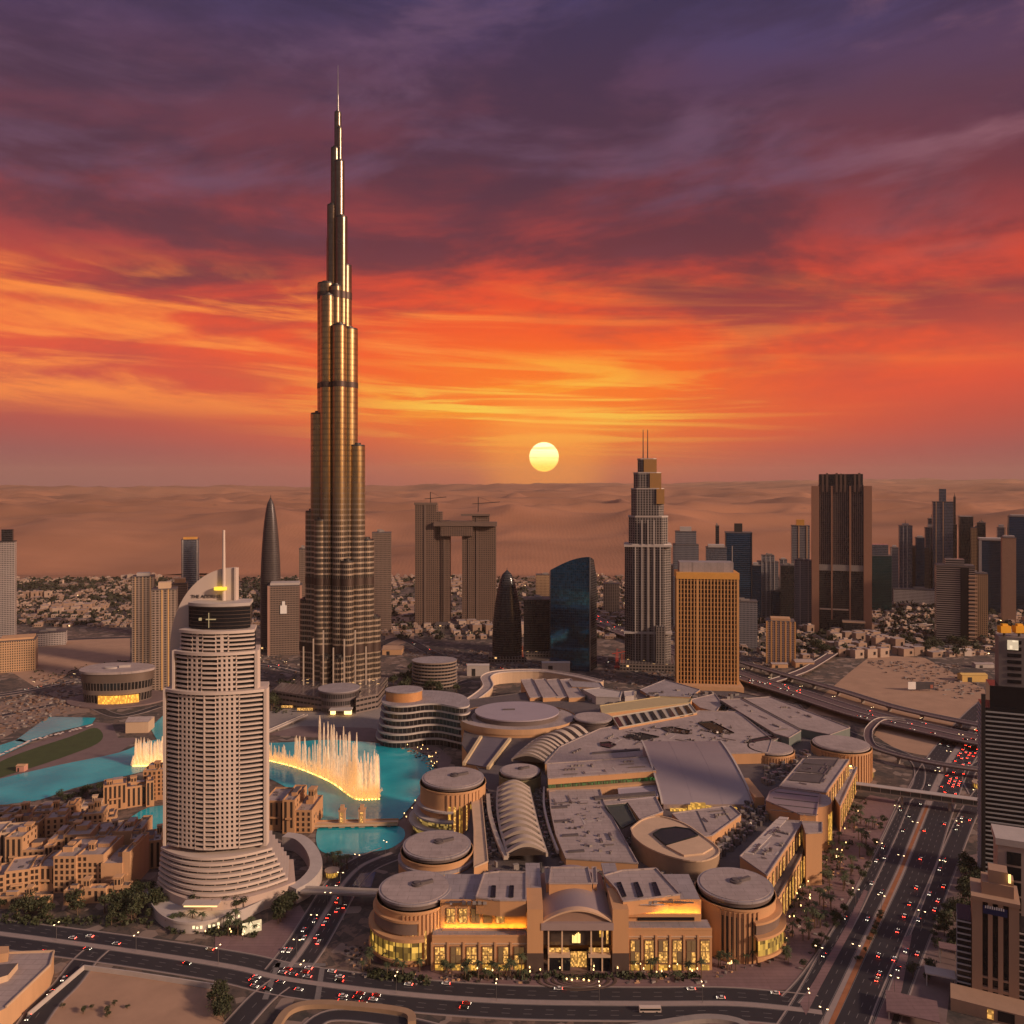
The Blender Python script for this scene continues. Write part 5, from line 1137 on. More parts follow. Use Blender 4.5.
skirt(x, y, r * 1.22, 6, 17, 165, 285, SKG, 'glass_skirt', o); ringslab(x, y, r * 1.0, r * 1.27, 17, 19, 160, 288, MALLW, 'skirt_roof', o); ringslab(x, y, r * 1.0, r * 1.27, 4.4, 6, 160, 288, MALLW, 'skirt_sill', o)
skirt(x, y, r * 1.12, 20, 27, 165, 280, mat('dim_skirt', (.17, .12, .10), .4), 'upper_skirt', o); ringslab(x, y, r * 1.0, r * 1.15, 27, 28.3, 160, 282, MALLW, 'skirt_roof', o)
for i in range(13):
    t = R(166 + i * 9.6); q = MB(); q.box(x + r * 1.23 * math.cos(t), y + r * 1.23 * math.sin(t), 6, 17, .5, .5, t); q.build('glazing_bar', DSTEEL, o)
for i in range(8):
    t = R(-98 + i * 10); q = MB(); q.box(x + r * 1.055 * math.cos(t), y + r * 1.055 * math.sin(t), 4, 21, .5, 2.2, t); q.build('slot_window', SHOP if i % 2 else mat('dim_pane', (.10, .07, .05), .2, emit=(1, .5, .15), es=.10), o)
# right front drum
o, x, y, r = drum(735, 884, 37, 37, ribs=9, seg=(-125, -72), band=4)
skirt(x, y, r * 1.26, 7, 17, -78, 30, SKG, 'glass_skirt', o); ringslab(x, y, r * 1.0, r * 1.32, 17, 18.6, -80, 32, MALLW, 'skirt_roof', o); ringslab(x, y, r * 1.0, r * 1.32, 5.2, 7, -80, 32, MALLW, 'skirt_sill', o)
ringslab(x, y, r * 1.0, r * 1.22, 25, 26.4, -80, 32, MALLW, 'terrace', o); skirt(x, y, r * 1.16, 18.6, 25, -78, 30, mat('dim_skirt', (.17, .12, .10), .4), 'upper_skirt', o)
for i in range(9):
    t = R(-122 + i * 6); q = MB(); q.box(x + r * 1.055 * math.cos(t), y + r * 1.055 * math.sin(t), 4, 28, .5, 1.1, t); q.build('slot_window', DGL, o)
# second drum on the left
o, x, y, r = drum(437, 844, 34, 34, band=3.5); ringslab(x, y, r * .9, r * 1.14, 24, 26, 0, 360, ROOF2, 'ledge', o, 48)
skirt(x, y, r * 1.12, 0, 24, 150, 330, MALLW, 'outer_wall', o)
# lakeside drum with balconies
o, x, y, r = drum(453, 777, 31, 42, ribs=9, seg=(-95, -35), band=3.5)
for i, (zz, k) in enumerate(((8, 1.42), (15, 1.28), (22, 1.16))):
    ringslab(x, y, r * .9, r * k, zz, zz + 1.4, 150, 275, PALE, 'balcony', o); skirt(x, y, r * (k - .12), zz - 6, zz, 152, 272, litpane('terrace_lit', (1, .6, .15), .5, .5, .05), 'balcony_glazing', o)
for i in range(7):
    t = R(-92 + i * 9.5); q = MB(); q.box(x + r * 1.055 * math.cos(t), y + r * 1.055 * math.sin(t), 3, 27, .5, 2.4, t); q.build('slot_window', SHOP if i % 2 else SHOPY, o)
drum(520, 770, 20, 38, band=3, wm=mat('olive_drum', (.20, .17, .09), .6)); drum(593, 717, 19, 36, band=3, hatch=False, wm=mat('drum_band', (.13, .095, .085), .5))
# big ring terrace with the widest disc
def big_ring():
    z = 31; x, y = G(517, 717, z); r = 57 / FPX * y
    q = MB(); n = 64; pts = [(x + r * 1.02 * math.cos(u), y + r * .82 * math.sin(u)) for u in [2 * math.pi * i / n for i in range(n)]]
    q.prism(pts, 0, z, 0, 1); o = q.build('ring_terrace', [MALLW, ROOF], MALL)
    q = MB(); q.wall([(x + r * 1.03 * math.cos(u), y + r * .83 * math.sin(u)) for u in [2 * math.pi * i / n for i in range(n)]], z - 5, z + 1.2); q.build('parapet', SAND, o)
    b = MB(); r2 = 41 / FPX * y; y2 = y + r * .04; b.cyl(x, y2, r2, z, z + 5, 64, ry=r2 * .86); b.build('disc_wall', mat('drum_band', (.13, .095, .085), .5), o)
    b = MB(); b.cyl(x, y2, r2 * 1.03, z + 5, z + 6.4, 64, ry=r2 * .885, bottom=True); b.build('roof_disc', mat('lilac_roof', (.33, .275, .305), .6, var=.12, scale=.05), o)
    b = MB(); b.box(x - r2 * .2, y2 + 4, z + 6.4, z + 7.4, r2 * .3, 3, .1); b.build('roof_hatch', ROOFD, o)
    for a0, a1 in ((150, 200), (25, 60), (100, 130)): ringslab(x, y2, r2 * 1.12, r2 * 1.22, z, z + .8, a0, a1, ROOFD, 'roof_slot', o)
big_ring()
o = mp('ramp_roof', [(481, 737), (510, 739), (489, 768), (466, 764)], 24.2, rm=mat('slate_roof', (.13, .11, .13), .7, var=.2))
for a, b in (((481, 737), (464, 764)), ((510, 739), (488, 768))):
    p, q_ = G(*a, 25), G(*b, 25); q = MB(); q.bar((*p, 25), (*q_, 25), 3.0, 3.0); q.build('ramp_edge', mat('cream_edge', (.60, .45, .26), .6), o)  # cream bars along both edges of the ramp roof
# disc pair on the north-east
for (a, b, rr, zz) in ((770, 747, 22, 33), (841, 743, 27, 33)):
    o, x, y, r = drum(a, b, rr, zz, band=2.2, hatch=False, ribs=22, seg=(-150, -10), capm=ROOF)
# --- ribbed glass vaults
def vault(left, right, z, rise, nrib, ns=16):
    """a curved barrel vault between two picture edges, with bold ribs"""
    Ls = spline([(*G(a, b, z), z) for a, b in left], ns); Rs = spline([(*G(a, b, z), z) for a, b in right], ns); n = min(len(Ls), len(Rs)); K = 12
    def cp(i, k, up=0.0):
        t = k / K; a, b = Vector(Ls[i]), Vector(Rs[i]); p = a + (b - a) * t; return (p.x, p.y, z + up + (rise + up) * math.sin(math.pi * t))
    q = MB()
    for i in range(n - 1):
        for k in range(K): q.face([cp(i, k), cp(i, k + 1), cp(i + 1, k + 1), cp(i + 1, k)][::-1])
    for i in (0, n - 1): q.face([cp(i, k) for k in range(K + 1)])
    o = q.build('barrel_skylight', mat('vault_gap', (.045, .03, .024), .5, var=.2), MALL)
    for j in range(nrib):
        i0 = (n - 1) * (j + .12) / nrib; i1 = (n - 1) * (j + .62) / nrib; q = MB()
        def fp(f, k, up):
            i = min(int(f), n - 2); g = f - i; a, b = Vector(cp(i, k, up)), Vector(cp(i + 1, k, up)); return tuple(a + (b - a) * g)
        for k in range(K):
            q.face([fp(i0, k, 1.3), fp(i0, k + 1, 1.3), fp(i1, k + 1, 1.3), fp(i1, k, 1.3)][::-1]); q.face([fp(i0, k, 0), fp(i0, k + 1, 0), fp(i0, k + 1, 1.3), fp(i0, k, 1.3)]); q.face([fp(i1, k, 0), fp(i1, k, 1.3), fp(i1, k + 1, 1.3), fp(i1, k + 1, 0)])
        q.build('vault_rib', mat('vault_rib', (.42, .335, .27), .7, var=.12), o)
    for E_ in (Ls, Rs):
        q = MB()
        for a, b in zip(E_, E_[1:]): q.bar((a[0], a[1], z), (b[0], b[1], z), 1.6, 2.4)
        q.build('gutter', mat('vault_rib', (.42, .335, .27), .7), o, smooth=False)
    return o
vault([(498, 788), (497, 806), (500, 828), (508, 856)], [(529, 788), (533, 806), (539, 830), (547, 855)], 31, 5, 12)
vault([(512, 760), (524, 749), (540, 738), (567, 728)], [(545, 763), (555, 752), (568, 744), (590, 733)], 31, 5, 11)
ln = [(*G(a, b, 30), 30) for a, b in spline([(488, 795), (490, 815), (497, 838), (506, 858)], 5)]
q = MB(); [q.bar(a, b, 3.2, 2.5) for a, b in zip(ln, ln[1:])]; q.build('curved_parapet', mat('vault_rib', (.42, .335, .27), .7), MALL)
ln = [(*G(a, b, 29), 29) for a, b in spline([(544, 788), (544, 806), (549, 828), (558, 852)], 5)]
q = MB(); [q.bar(a, b, 1.6, 2.5) for a, b in zip(ln, ln[1:])]; q.build('curved_parapet', WHITE, MALL)
mp('promenade_roof', [(471, 794), (481, 790), (488, 862), (474, 868), (474, 830)], 29, rm=SAND2)
# --- the middle roofs
o = mp('deck_roof', [(549, 791), (600, 790), (604, 803), (638, 864), (566, 859), (556, 835), (551, 812)], 32)
for (a, b) in ((551, 806), (553, 820), (562, 834), (568, 850)):
    mp('roof_upstand', [(a, b), (a + 16, b - 1), (a + 16.6, b + 1), (a, b + 2)], 32.8, 32, ROOFD, ROOFD, parent=o, lip=0)
mp('roof_upstand', [(594, 796), (655, 791), (656, 793.5), (595, 798.5)], 33.6, 32, ROOFD, ROOFD, parent=o, lip=0)
clutter('x', [(556, 800), (596, 796), (620, 855), (575, 852)], 32, 40, .5, 2.5, 1.6)
o = mp('long_hall_roof', [(547, 764), (648, 757), (656, 771), (548, 779)], 41, 36)
a, b = Vector(G(548, 779, 41)), Vector(G(656, 771, 41))
for i in range(14):
    p, q_ = a + (b - a) * (i + .06) / 14, a + (b - a) * (i + .94) / 14; q = MB(); q.prism([(p.x, p.y + 1.2), (q_.x, q_.y + 1.2), (q_.x, q_.y + 1.8), (p.x, p.y + 1.8)], 32.5, 37.5); q.build('clerestory_window', litpane('green_window', (.12, .42, .10), .30, .4, .1), o)
q = MB(); q.prism([(a.x, a.y + 1.5), (b.x, b.y + 1.5), (b.x, b.y + 24), (a.x, a.y + 24)], 23, 37); q.build('hall_wall', mat('olive_wall', (.16, .15, .09), .7), o)
q = MB(); q.prism([(a.x - 1, a.y - 5), (b.x + 1, b.y - 5), (b.x + 1, b.y + 1.6), (a.x - 1, a.y + 1.6)], 23, 32.4); q.build('sand_ledge', [SAND], o)
mp('slate_strip', [(618, 789), (656, 786), (658, 797), (620, 801)], 31, rm=mat('lilac_roof', (.33, .275, .305), .6, var=.12, scale=.05))
q = MB(); a, b = Vector(G(622, 800, 30)), Vector(G(656, 796, 30)); q.prism([(a.x, a.y), (b.x, b.y), (b.x, b.y + 1), (a.x, a.y + 1)], 25, 30.6); q.build('lit_window', SHOPY, MALL)
mp('inner_court', [(605, 807), (627, 805), (636, 822), (622, 829)], 32.3, 24, ROOF2, mat('court_floor', (.05, .055, .05), .8, var=.4, scale=.4), lip=1.2)
mp('court_roof', [(600, 801), (655, 796), (663, 812), (640, 820), (628, 803), (605, 806)], 31)
def curved_hall():
    q = MB(); N = 14; y0, y1 = 690.0, 800.0; X0, X1 = 126.0, 200.0
    pr = []
    for i in range(N + 1):
        s = i / N; pr.append((y0 + (y1 - y0) * s, 27 + 19 * math.sin(s * math.pi * .5) ** .75))
    for i in range(N):
        a, b = pr[i], pr[i + 1]
        q.face([(X0, a[0], a[1]), (X1, a[0], a[1]), (X1, b[0], b[1]), (X0, b[0], b[1])])
    q.face([(X0, y0, 20), (X1, y0, 20), (X1, y0, pr[0][1]), (X0, y0, pr[0][1])])
    q.face([(X0, p[0], p[1]) for p in pr] + [(X0, y1, 20), (X0, y0, 20)]); q.face(([(X1, p[0], p[1]) for p in pr] + [(X1, y1, 20), (X1, y0, 20)])[::-1])
    o = q.build('curved_hall_roof', METR, MALL)
    for X in (X0 - 1, X1 + 1):
        e = MB()
        for a, b in zip(pr, pr[1:]): e.bar((X, a[0], a[1] + .3), (X, b[0], b[1] + .3), 1.6, 1.4)
        e.build('roof_edge', PALE, o, smooth=False)
    for i in (3, 6):
        e = MB(); X = X0 + (X1 - X0) * i / 9
        for a, b in zip(pr, pr[1:]): e.bar((X, a[0], a[1] + .02), (X, b[0], b[1] + .02), .18, .16)
        e.build('roof_seam', METR, o, smooth=False)
    for (a, b, z0, z1) in ((131, 145, 21, 24.5), (146, 165, 22.5, 27), (148, 160, 27.5, 29.2), (166, 186, 24.6, 25.4)):
        e = MB(); e.box((a + b) / 2, y0 - 3, z0, z1, b - a, 3); e.build('lit_window', SHOPY, o)
    e = MB(); e.box(X1 + 5, y0 + 20, 20, 34, 8, 46); e.build('end_wall', MALLW, o)
curved_hall()
o = mp('fan_roof', [(672, 814), (700, 810), (731, 806), (741, 815), (712, 836), (697, 838)], 33)
for a, b in (((697, 811), (707, 832)), ((722, 807.5), (731, 821))):
    p, r_ = G(*a, 33), G(*b, 33); q = MB(); q.bar((*p, 33.2), (*r_, 33.2), .6, .5); q.build('roof_joint', ROOFD, o)
def eye_block():
    pts = spline([(*G(a, b, 36), 0) for a, b in [(631, 829), (643, 820), (660, 817), (684, 824), (705, 838), (719, 850), (714, 858), (696, 862), (670, 857), (648, 848), (635, 838), (631, 829)]], 4)
    P = [p[:2] for p in pts][:-1]; q = MB(); q.prism(P, 14, 36, 0, 1); o = q.build('lens_block', [mat('lens_wall', (.30, .20, .13), .7, var=.15), SAND2], MALL)
    mp('roof_window', [(653, 834), (661, 829), (676, 827), (690, 829), (698, 835), (666, 845)], 36.9, 35, DSTEEL, mat('court_glass', (.03, .04, .04), .12, .5, var=.4, scale=.3), parent=o, lip=.5)
    mp('roof_panel', [(666, 845.5), (699, 836), (713, 847), (703, 853), (684, 855)], 37.3, 36, SAND2, SAND2, parent=o, lip=0)
    k = MB()
    for a, b in zip(P, P[1:] + P[:1]): k.bar((*a, 36.4), (*b, 36.4), 1, 1)
    k.build('roof_rim', SAND2, o, smooth=False)
eye_block()
# --- north roofs
o = mp('north_roof', [(545, 764), (560, 747), (600, 729), (640, 722), (700, 711), (738, 712), (772, 740), (768, 753), (727, 754), (650, 747), (648, 757)], 33)
for pts in ([(623, 737), (640, 733), (659, 737), (641, 740.5)], [(661, 728), (672, 727), (690, 731), (688, 734), (668, 732)], [(698, 723), (712, 721.5), (734, 733), (716, 734)], [(600, 743), (609, 742), (616, 745), (610, 748), (601, 746)], [(745, 741), (770, 736), (777, 738), (748, 743)]):
    mp('roof_opening', pts, 33.5, 32, ROOFD, mat('skylight_glass', (.03, .03, .035), .15, .4), parent=o, lip=.8)
for pts in ([(613, 758), (636, 756), (636, 757.5), (613, 759.5)], [(672, 744), (703, 743), (710, 740), (711, 742), (700, 745), (672, 746)], [(592, 752), (640, 748), (640, 749.5), (592, 753.5)]):
    mp('roof_upstand', pts, 34, 33, ROOFD, ROOFD, parent=o, lip=0)
clutter('x', [(600, 735), (720, 718), (765, 745), (620, 752)], 33, 80, .8, 3, 1.8)
o = mp('slatted_skylight', [(612, 717), (690, 704), (697, 713), (619, 728)], 35, rm=mat('pale_slat', (.42, .36, .28), .7))
for i in range(9):
    u = i / 9; a, b = (614 + 78 * u, 717.4 - 13 * u), (619 + 78 * u, 727 - 14.4 * u)
    mp('slat_opening', [a, (a[0] + 4, a[1] - .7), (b[0] + 5, b[1] - .9), b], 35.6, 34, DSTEEL, mat('skylight_glass', (.03, .03, .035), .15, .4), parent=o, lip=0)
mp('ochre_roof', [(600, 706), (660, 697), (692, 699), (690, 703), (602, 714)], 35, rm=mat('ochre_membrane', (.42, .33, .18), .8, var=.15))
for i in range(4):
    mp('slanted_roof', [(521 + i * 13, 680), (532 + i * 13, 679), (546 + i * 13, 697), (530 + i * 13, 698)], 27 + (i % 2), rm=ROOF)
for pts, z in (([(583, 690), (600, 688), (622, 692), (620, 698), (596, 697)], 32), ([(624, 692), (634, 691), (634, 696), (625, 697)], 31), ([(568, 681), (600, 683), (604, 688), (572, 687)], 29), ([(640, 690), (665, 680), (700, 690), (690, 697), (650, 696)], 26)):
    mp('plant_house', pts, z, rm=PALE if z > 30 else ROOF2, wm=PALE if z > 30 else MALLW)
for k, (pts, z) in enumerate((([(720, 700), (741, 699), (801, 731), (789, 738), (775, 734)], 34), ([(724, 713), (730, 710), (782, 737), (772, 742)], 31), ([(744, 699), (770, 697), (850, 728), (830, 735), (800, 729)], 31))):
    o = mp('long_roof', pts, z, wm=mat('teal_wall', (.13, .15, .14), .6))
    a, b = Vector(G(*pts[0], z)), Vector(G(*(pts[3] if k else pts[4]), z))
    for i in range(16):
        p = a + (b - a) * (i + .5) / 16; q = MB(); q.box(p.x - .5, p.y - .4, z - 6, z - 2, 3.6, .8, math.atan2(b.y - a.y, b.x - a.x)); q.build('bay_window', DGL, o)
mp('north_block', [(690, 700), (715, 694), (722, 704), (716, 712), (700, 708)], 30, rm=ROOF)
# S-shaped raised walkway
ln = [G(a, b, 16) for a, b in spline([(468, 702), (480, 694), (488, 686), (486, 677), (500, 672), (540, 671), (575, 676), (600, 682)], 6)]
l2, r2 = offs(ln, 7), offs(ln, -7); q = MB()
for i in range(len(ln) - 1): q.prism([l2[i], l2[i + 1], r2[i + 1], r2[i]], 0, 16, 0, 1)
o = q.build('curved_gallery', [SAND2, ROOF], MALL, smooth=False)
for L_ in (l2, r2):
    q = MB(); [q.bar((*a, 16.6), (*b, 16.6), 1.0, 1.6) for a, b in zip(L_, L_[1:])]; q.build('parapet', WHITE, o, smooth=False)
# --- east wing along the boulevard
def edge_windows(root, a, b, z0, z1, n, w, m, out=.35, name='window', frame=True, phase=0):
    a, b = Vector(a), Vector(b); d = (b - a).normalized(); nr = Vector((d.y, -d.x)); ang = math.atan2(d.y, d.x)
    for i in range(n):
        p = a + (b - a) * (i + .5) / n + nr * out
        f = MB(); f.box(p.x, p.y, z0, z1, w, .5, ang); f = f.build(name, FRAME if frame else m, root)
        if frame:
            k = MB(); k.box(p.x + nr.x * .3, p.y + nr.y * .3, z0 + .4, z1 - .4, w - .8, .3, ang); k.build('pane', m[(i + phase) % len(m)] if isinstance(m, list) else m, f)
DIM = mat('dim_pane', (.10, .07, .05), .2, emit=(1, .5, .15), es=.10)
o = mp('east_roof', [(740, 857), (777, 820), (803, 822), (767, 876)], 36); edge_windows(o, G(767, 876, 36), G(803, 822, 36), 23, 33, 11, 3.6, [SHOP, SHOP, DIM])
for i in range(5):
    a, b = (744 + 7.2 * i, 853 - 7.4 * i), (751 + 7.2 * i, 846 - 7.4 * i); mp('roof_panel', [(a[0], a[1]), (b[0], b[1]), (b[0] + 9, b[1] + 1), (a[0] + 9, a[1] + 1)], 36.6, 36, PALE, mat('pale_membrane', (.46, .38, .34), .8, var=.15), parent=o, lip=0)
o = mp('east_terrace', [(767, 880), (806, 829), (812, 836), (778, 897)], 22, rm=ROOFD); edge_windows(o, G(778, 897, 22), G(812, 836, 22), 3, 19, 12, 4.2, [SHOP, SHOPY, SHOP])
def lamps(line, z, n, m, w=2.0):
    for i in range(n):
        pass
mp('east_pylon', [(802, 822), (822, 823), (822, 833), (806, 834)], 38)
o = mp('bowed_roof', [(766, 801), (770, 792), (778, 788), (820, 794), (816, 816), (800, 815)], 37, rm=METR); x, y = G(812, 806, 30)
q = MB(); q.prism([(x - 8, y + 22)] + [(x - 6 + 22 * math.cos(R(-80 + 6 * i)), y + 4 + 22 * math.sin(R(-80 + 6 * i))) for i in range(17)], 0, 35.5, 0, 1); q.build('bowed_wall', [MALLW, ROOF], o); skirt(x - 6, y + 4, 22.4, 4, 28, -50, -20, SHOPY, 'lit_bay', o)
for i in range(4):
    a, b = G(770 + i * 1.5, 810 - i * 6, 37), G(818, 815 - i * 6, 37); q = MB(); q.bar((*a, 37.2), (*b, 37.2), .5, .5); q.build('roof_joint', ROOFD, o)
o = mp('east_roof', [(779, 787), (803, 759), (849, 760), (826, 793)], 36); edge_windows(o, G(826, 793, 36), G(849, 760, 36), 22, 33, 10, 3.6, [SHOP, DIM, SHOP])
for (a, b) in ((789, 780), (796, 771), (803, 763)):
    mp('roof_well', [(a, b), (a + 6, b - 7), (a + 36, b - 5), (a + 31, b + 3)], 36.5, 35, ROOFD, ROOFD, parent=o, lip=.4)
o = mp('east_terrace', [(834, 797), (850, 765), (857, 768), (840, 806)], 22, rm=ROOF2); edge_windows(o, G(840, 806, 22), G(857, 768, 22), 3, 18, 9, 4.2, [SHOP, SHOPY, SHOP])
# glow of the street lamps on the east and front walls: small real lamps fixed to the wall tops
for (a, b, z, n) in (((768, 878), (803, 826), 24.5, 9), ((828, 797), (850, 763), 24, 7)):
    for i in range(n):
        u = (i + .5) / n; x, y = G(a[0] + (b[0] - a[0]) * u, a[1] + (b[1] - a[1]) * u, z); q = MB(); q.box(x + 1.5, y - 1.5, z - .4, z, 1.2, 1.2); q.build('wall_lamp', glow('wall_lamp_glow', (1.0, .46, .05), 40.0), MALL)

# ducts, walkways and rows of air plant laid out along the roofs
def ducts(pts, z, n, L0, L1, seed):
    rr = random.Random(seed); P = [G(a, b, z) for a, b in pts]; xs = [p[0] for p in P]; ys = [p[1] for p in P]; c = 0; g = 0; q = MB(); ang = math.atan2(P[1][1] - P[0][1], P[1][0] - P[0][0])
    while c < n and g < 3000:
        g += 1; x, y = rr.uniform(min(xs), max(xs)), rr.uniform(min(ys), max(ys)); h = ang + rr.choice((0, math.pi / 2)); L = rr.uniform(L0, L1); e = (x + L * math.cos(h), y + L * math.sin(h))
        if not (inside((x, y), P) and inside(e, P)): continue
        c += 1; k = rr.random()
        if k < .45: q.bar((x, y, z + .7), (*e, z + .7), rr.uniform(.5, .9), .6, 0)
        elif k < .7: q.bar((x, y, z + .12), (*e, z + .12), 1.3, .12, 1)
        else:
            for i in range(int(L / 3.2)): q.box(x + 3.2 * i * math.cos(h), y + 3.2 * i * math.sin(h), z, z + 1.5, 2.2, 2.0, h, rr.choice((0, 2)), bottom=False)
    o = q.build('roof_plant', [STEEL, PALE, CONC], MALL, smooth=False); o['kind'] = 'stuff'
for i, (pts, z, n) in enumerate((([(551, 795), (600, 793), (632, 858), (568, 854)], 32, 12), ([(560, 755), (600, 735), (720, 716), (760, 745), (650, 744)], 33, 26), ([(549, 766), (648, 760), (654, 770), (549, 777)], 41, 12), ([(440, 905), (526, 905), (526, 892), (470, 892)], 36.5, 16), ([(632, 905), (700, 905), (690, 893), (640, 896)], 36.5, 14), ([(724, 704), (742, 702), (792, 731), (778, 733)], 34, 9), ([(750, 700), (772, 699), (842, 728), (805, 728)], 31, 9), ([(746, 855), (778, 824), (798, 824), (768, 868)], 36, 14), ([(783, 787), (804, 762), (844, 762), (824, 789)], 36, 14), ([(678, 814), (730, 808), (738, 815), (712, 832)], 33, 4))):
    ducts(pts, z, n, 4, 18, 40 + i)
# ---------------------------------------------------------------- old style sandstone quarter
WINM = {}
def unit_window():
    if 'w' not in WINM:
        q = MB(); q.box(0, 0, 0, 1, 1, .3, bottom=True); o = q.build('window', mat('deep_window', (.045, .030, .024), .3), None); WINM['w'] = o.data; bpy.data.objects.remove(o)
    return WINM['w']
def wind_tower(t, x, y, z, s, h, rot, m):
    b = MB(); b.box(x, y, z - 1, z + h, s, s, rot); b.box(x, y, z + h, z + h + .8, s * 1.2, s * 1.2, rot); b.build('wind_tower', m, t)
    b = MB()
    for k in range(4):
        for j in (-.25, .25):
            c, n = math.cos(rot + k * math.pi / 2), math.sin(rot + k * math.pi / 2); b.box(x + s * .5 * n + j * s * c, y - s * .5 * c + j * s * n, z + h * .35, z + h * .85, s * .28, .25, rot + k * math.pi / 2)
    b.build('vent_slot', mat('deep_window', (.045, .030, .024), .3), t)
def old_house(label, px, py, wpx, dep, h, rot, seed, group='sandstone houses of the old quarter', wings=4):
    rr = random.Random(seed); cx, cy = G(px, py); k = cy / FPX; w = wpx * k; cy += dep / 2
    t = thing('sandstone_house', label, 'house', (cx, cy, 0), group); c, n = math.cos(rot), math.sin(rot); m = rr.choice([SAND, SAND, SAND2, mat('ochre_render', (.46, .25, .125), .85, var=.22, scale=.12, streak=True)])
    x = -w / 2; i = 0; nw = 0
    while x < w / 2 - 3 and i < 9:
        ww = min(rr.uniform(9, 20), w / 2 - x); hh = h * rr.choice([.66, .8, .9, 1.0, 1.0, 1.1]); dd = dep * rr.uniform(.7, 1.05); yo = rr.uniform(-3, 3)
        bx, by = cx + (x + ww / 2) * c - yo * n, cy + (x + ww / 2) * n + yo * c
        b = MB(); b.box(bx, by, 0, hh, ww + .4, dd, rot, 0, 1); b.build('wing', [m, ROOF], t, smooth=False)
        # parapet ring, roof room
        b = MB(); 
        for (ux, uy, lx, ly) in ((0, -dd / 2 + .3, ww + .4, .6), (0, dd / 2 - .3, ww + .4, .6), (-ww / 2 + .1, 0, .6, dd - 1.2), (ww / 2 - .1, 0, .6, dd - 1.2)):
            b.box(bx + ux * c - uy * n, by + ux * n + uy * c, hh, hh + 1.3, lx, ly, rot)
        b.build('parapet', m, t, smooth=False)
        if rr.random() < .7:
            b = MB(); ux, uy = rr.uniform(-.2, .2) * ww, rr.uniform(-.1, .3) * dd; b.box(bx + ux * c - uy * n, by + ux * n + uy * c, hh, hh + rr.uniform(2.5, 4), ww * .45, dd * .4, rot, 0, 1); b.build('roof_room', [m, rr.choice([ROOF, ROOFD])], t, smooth=False)
        b = MB()
        for _ in range(4):
            ux, uy = rr.uniform(-.38, .38) * ww, rr.uniform(-.4, .4) * dd; b.box(bx + ux * c - uy * n, by + ux * n + uy * c, hh, hh + rr.uniform(.6, 1.6), rr.uniform(1, 3), rr.uniform(1, 3), rot)
        b.build('roof_plant', rr.choice([CONC, ROOFD, STEEL]), t, smooth=False)
        # windows, front and right-hand side
        ns = max(2, int(hh / 3.7)); ncol = max(2, int(ww / 3.6)); tall = rr.random() < .35
        for s in range(ns):
            for q in range(ncol):
                if nw > 92: break
                if s == 0 and rr.random() < .5: continue
                ux = -ww / 2 + ww * (q + .5) / ncol; uy = -dd / 2 - .02; p = (bx + ux * c - uy * n, by + ux * n + uy * c, s * hh / ns + hh / ns * .28)
                put(unit_window(), 'window', t, p, rot, (1.85, 1, hh / ns * (.62 if not tall or s == ns - 1 else 1.0))); nw += 1
        for s in range(1, ns):
            for q in range(max(1, int(dd / 5))):
                if nw > 97: break
                if rr.random() < .35: continue
                for sx in ((1,) if cx < 0 else (-1,)):
                    uy = -dd / 2 + dd * (q + .5) / max(1, int(dd / 5)); ux = sx * (ww / 2 + .22); p = (bx + ux * c - uy * n, by + ux * n + uy * c, s * hh / ns + hh / ns * .28)
                    put(unit_window(), 'window', t, p, rot + math.pi / 2, (1.4, 1, hh / ns * .55)); nw += 1
        if rr.random() < .45:
            b = MB(); ux = 0; uy = -dd / 2 - .8; b.box(bx + ux * c - uy * n, by + ux * n + uy * c, hh * .45, hh * .45 + 1.2, ww * .5, 1.6, rot); b.build('balcony', m, t, smooth=False)
        x += ww; i += 1
    for _ in range(1 + int(w > 40)):
        ux, uy = rr.uniform(-.4, .4) * w, rr.uniform(-.2, .2) * dep; wind_tower(t, cx + ux * c - uy * n, cy + ux * n + uy * c, h * .95, rr.uniform(3.5, 5), rr.uniform(5, 8), rot, m)
    return t
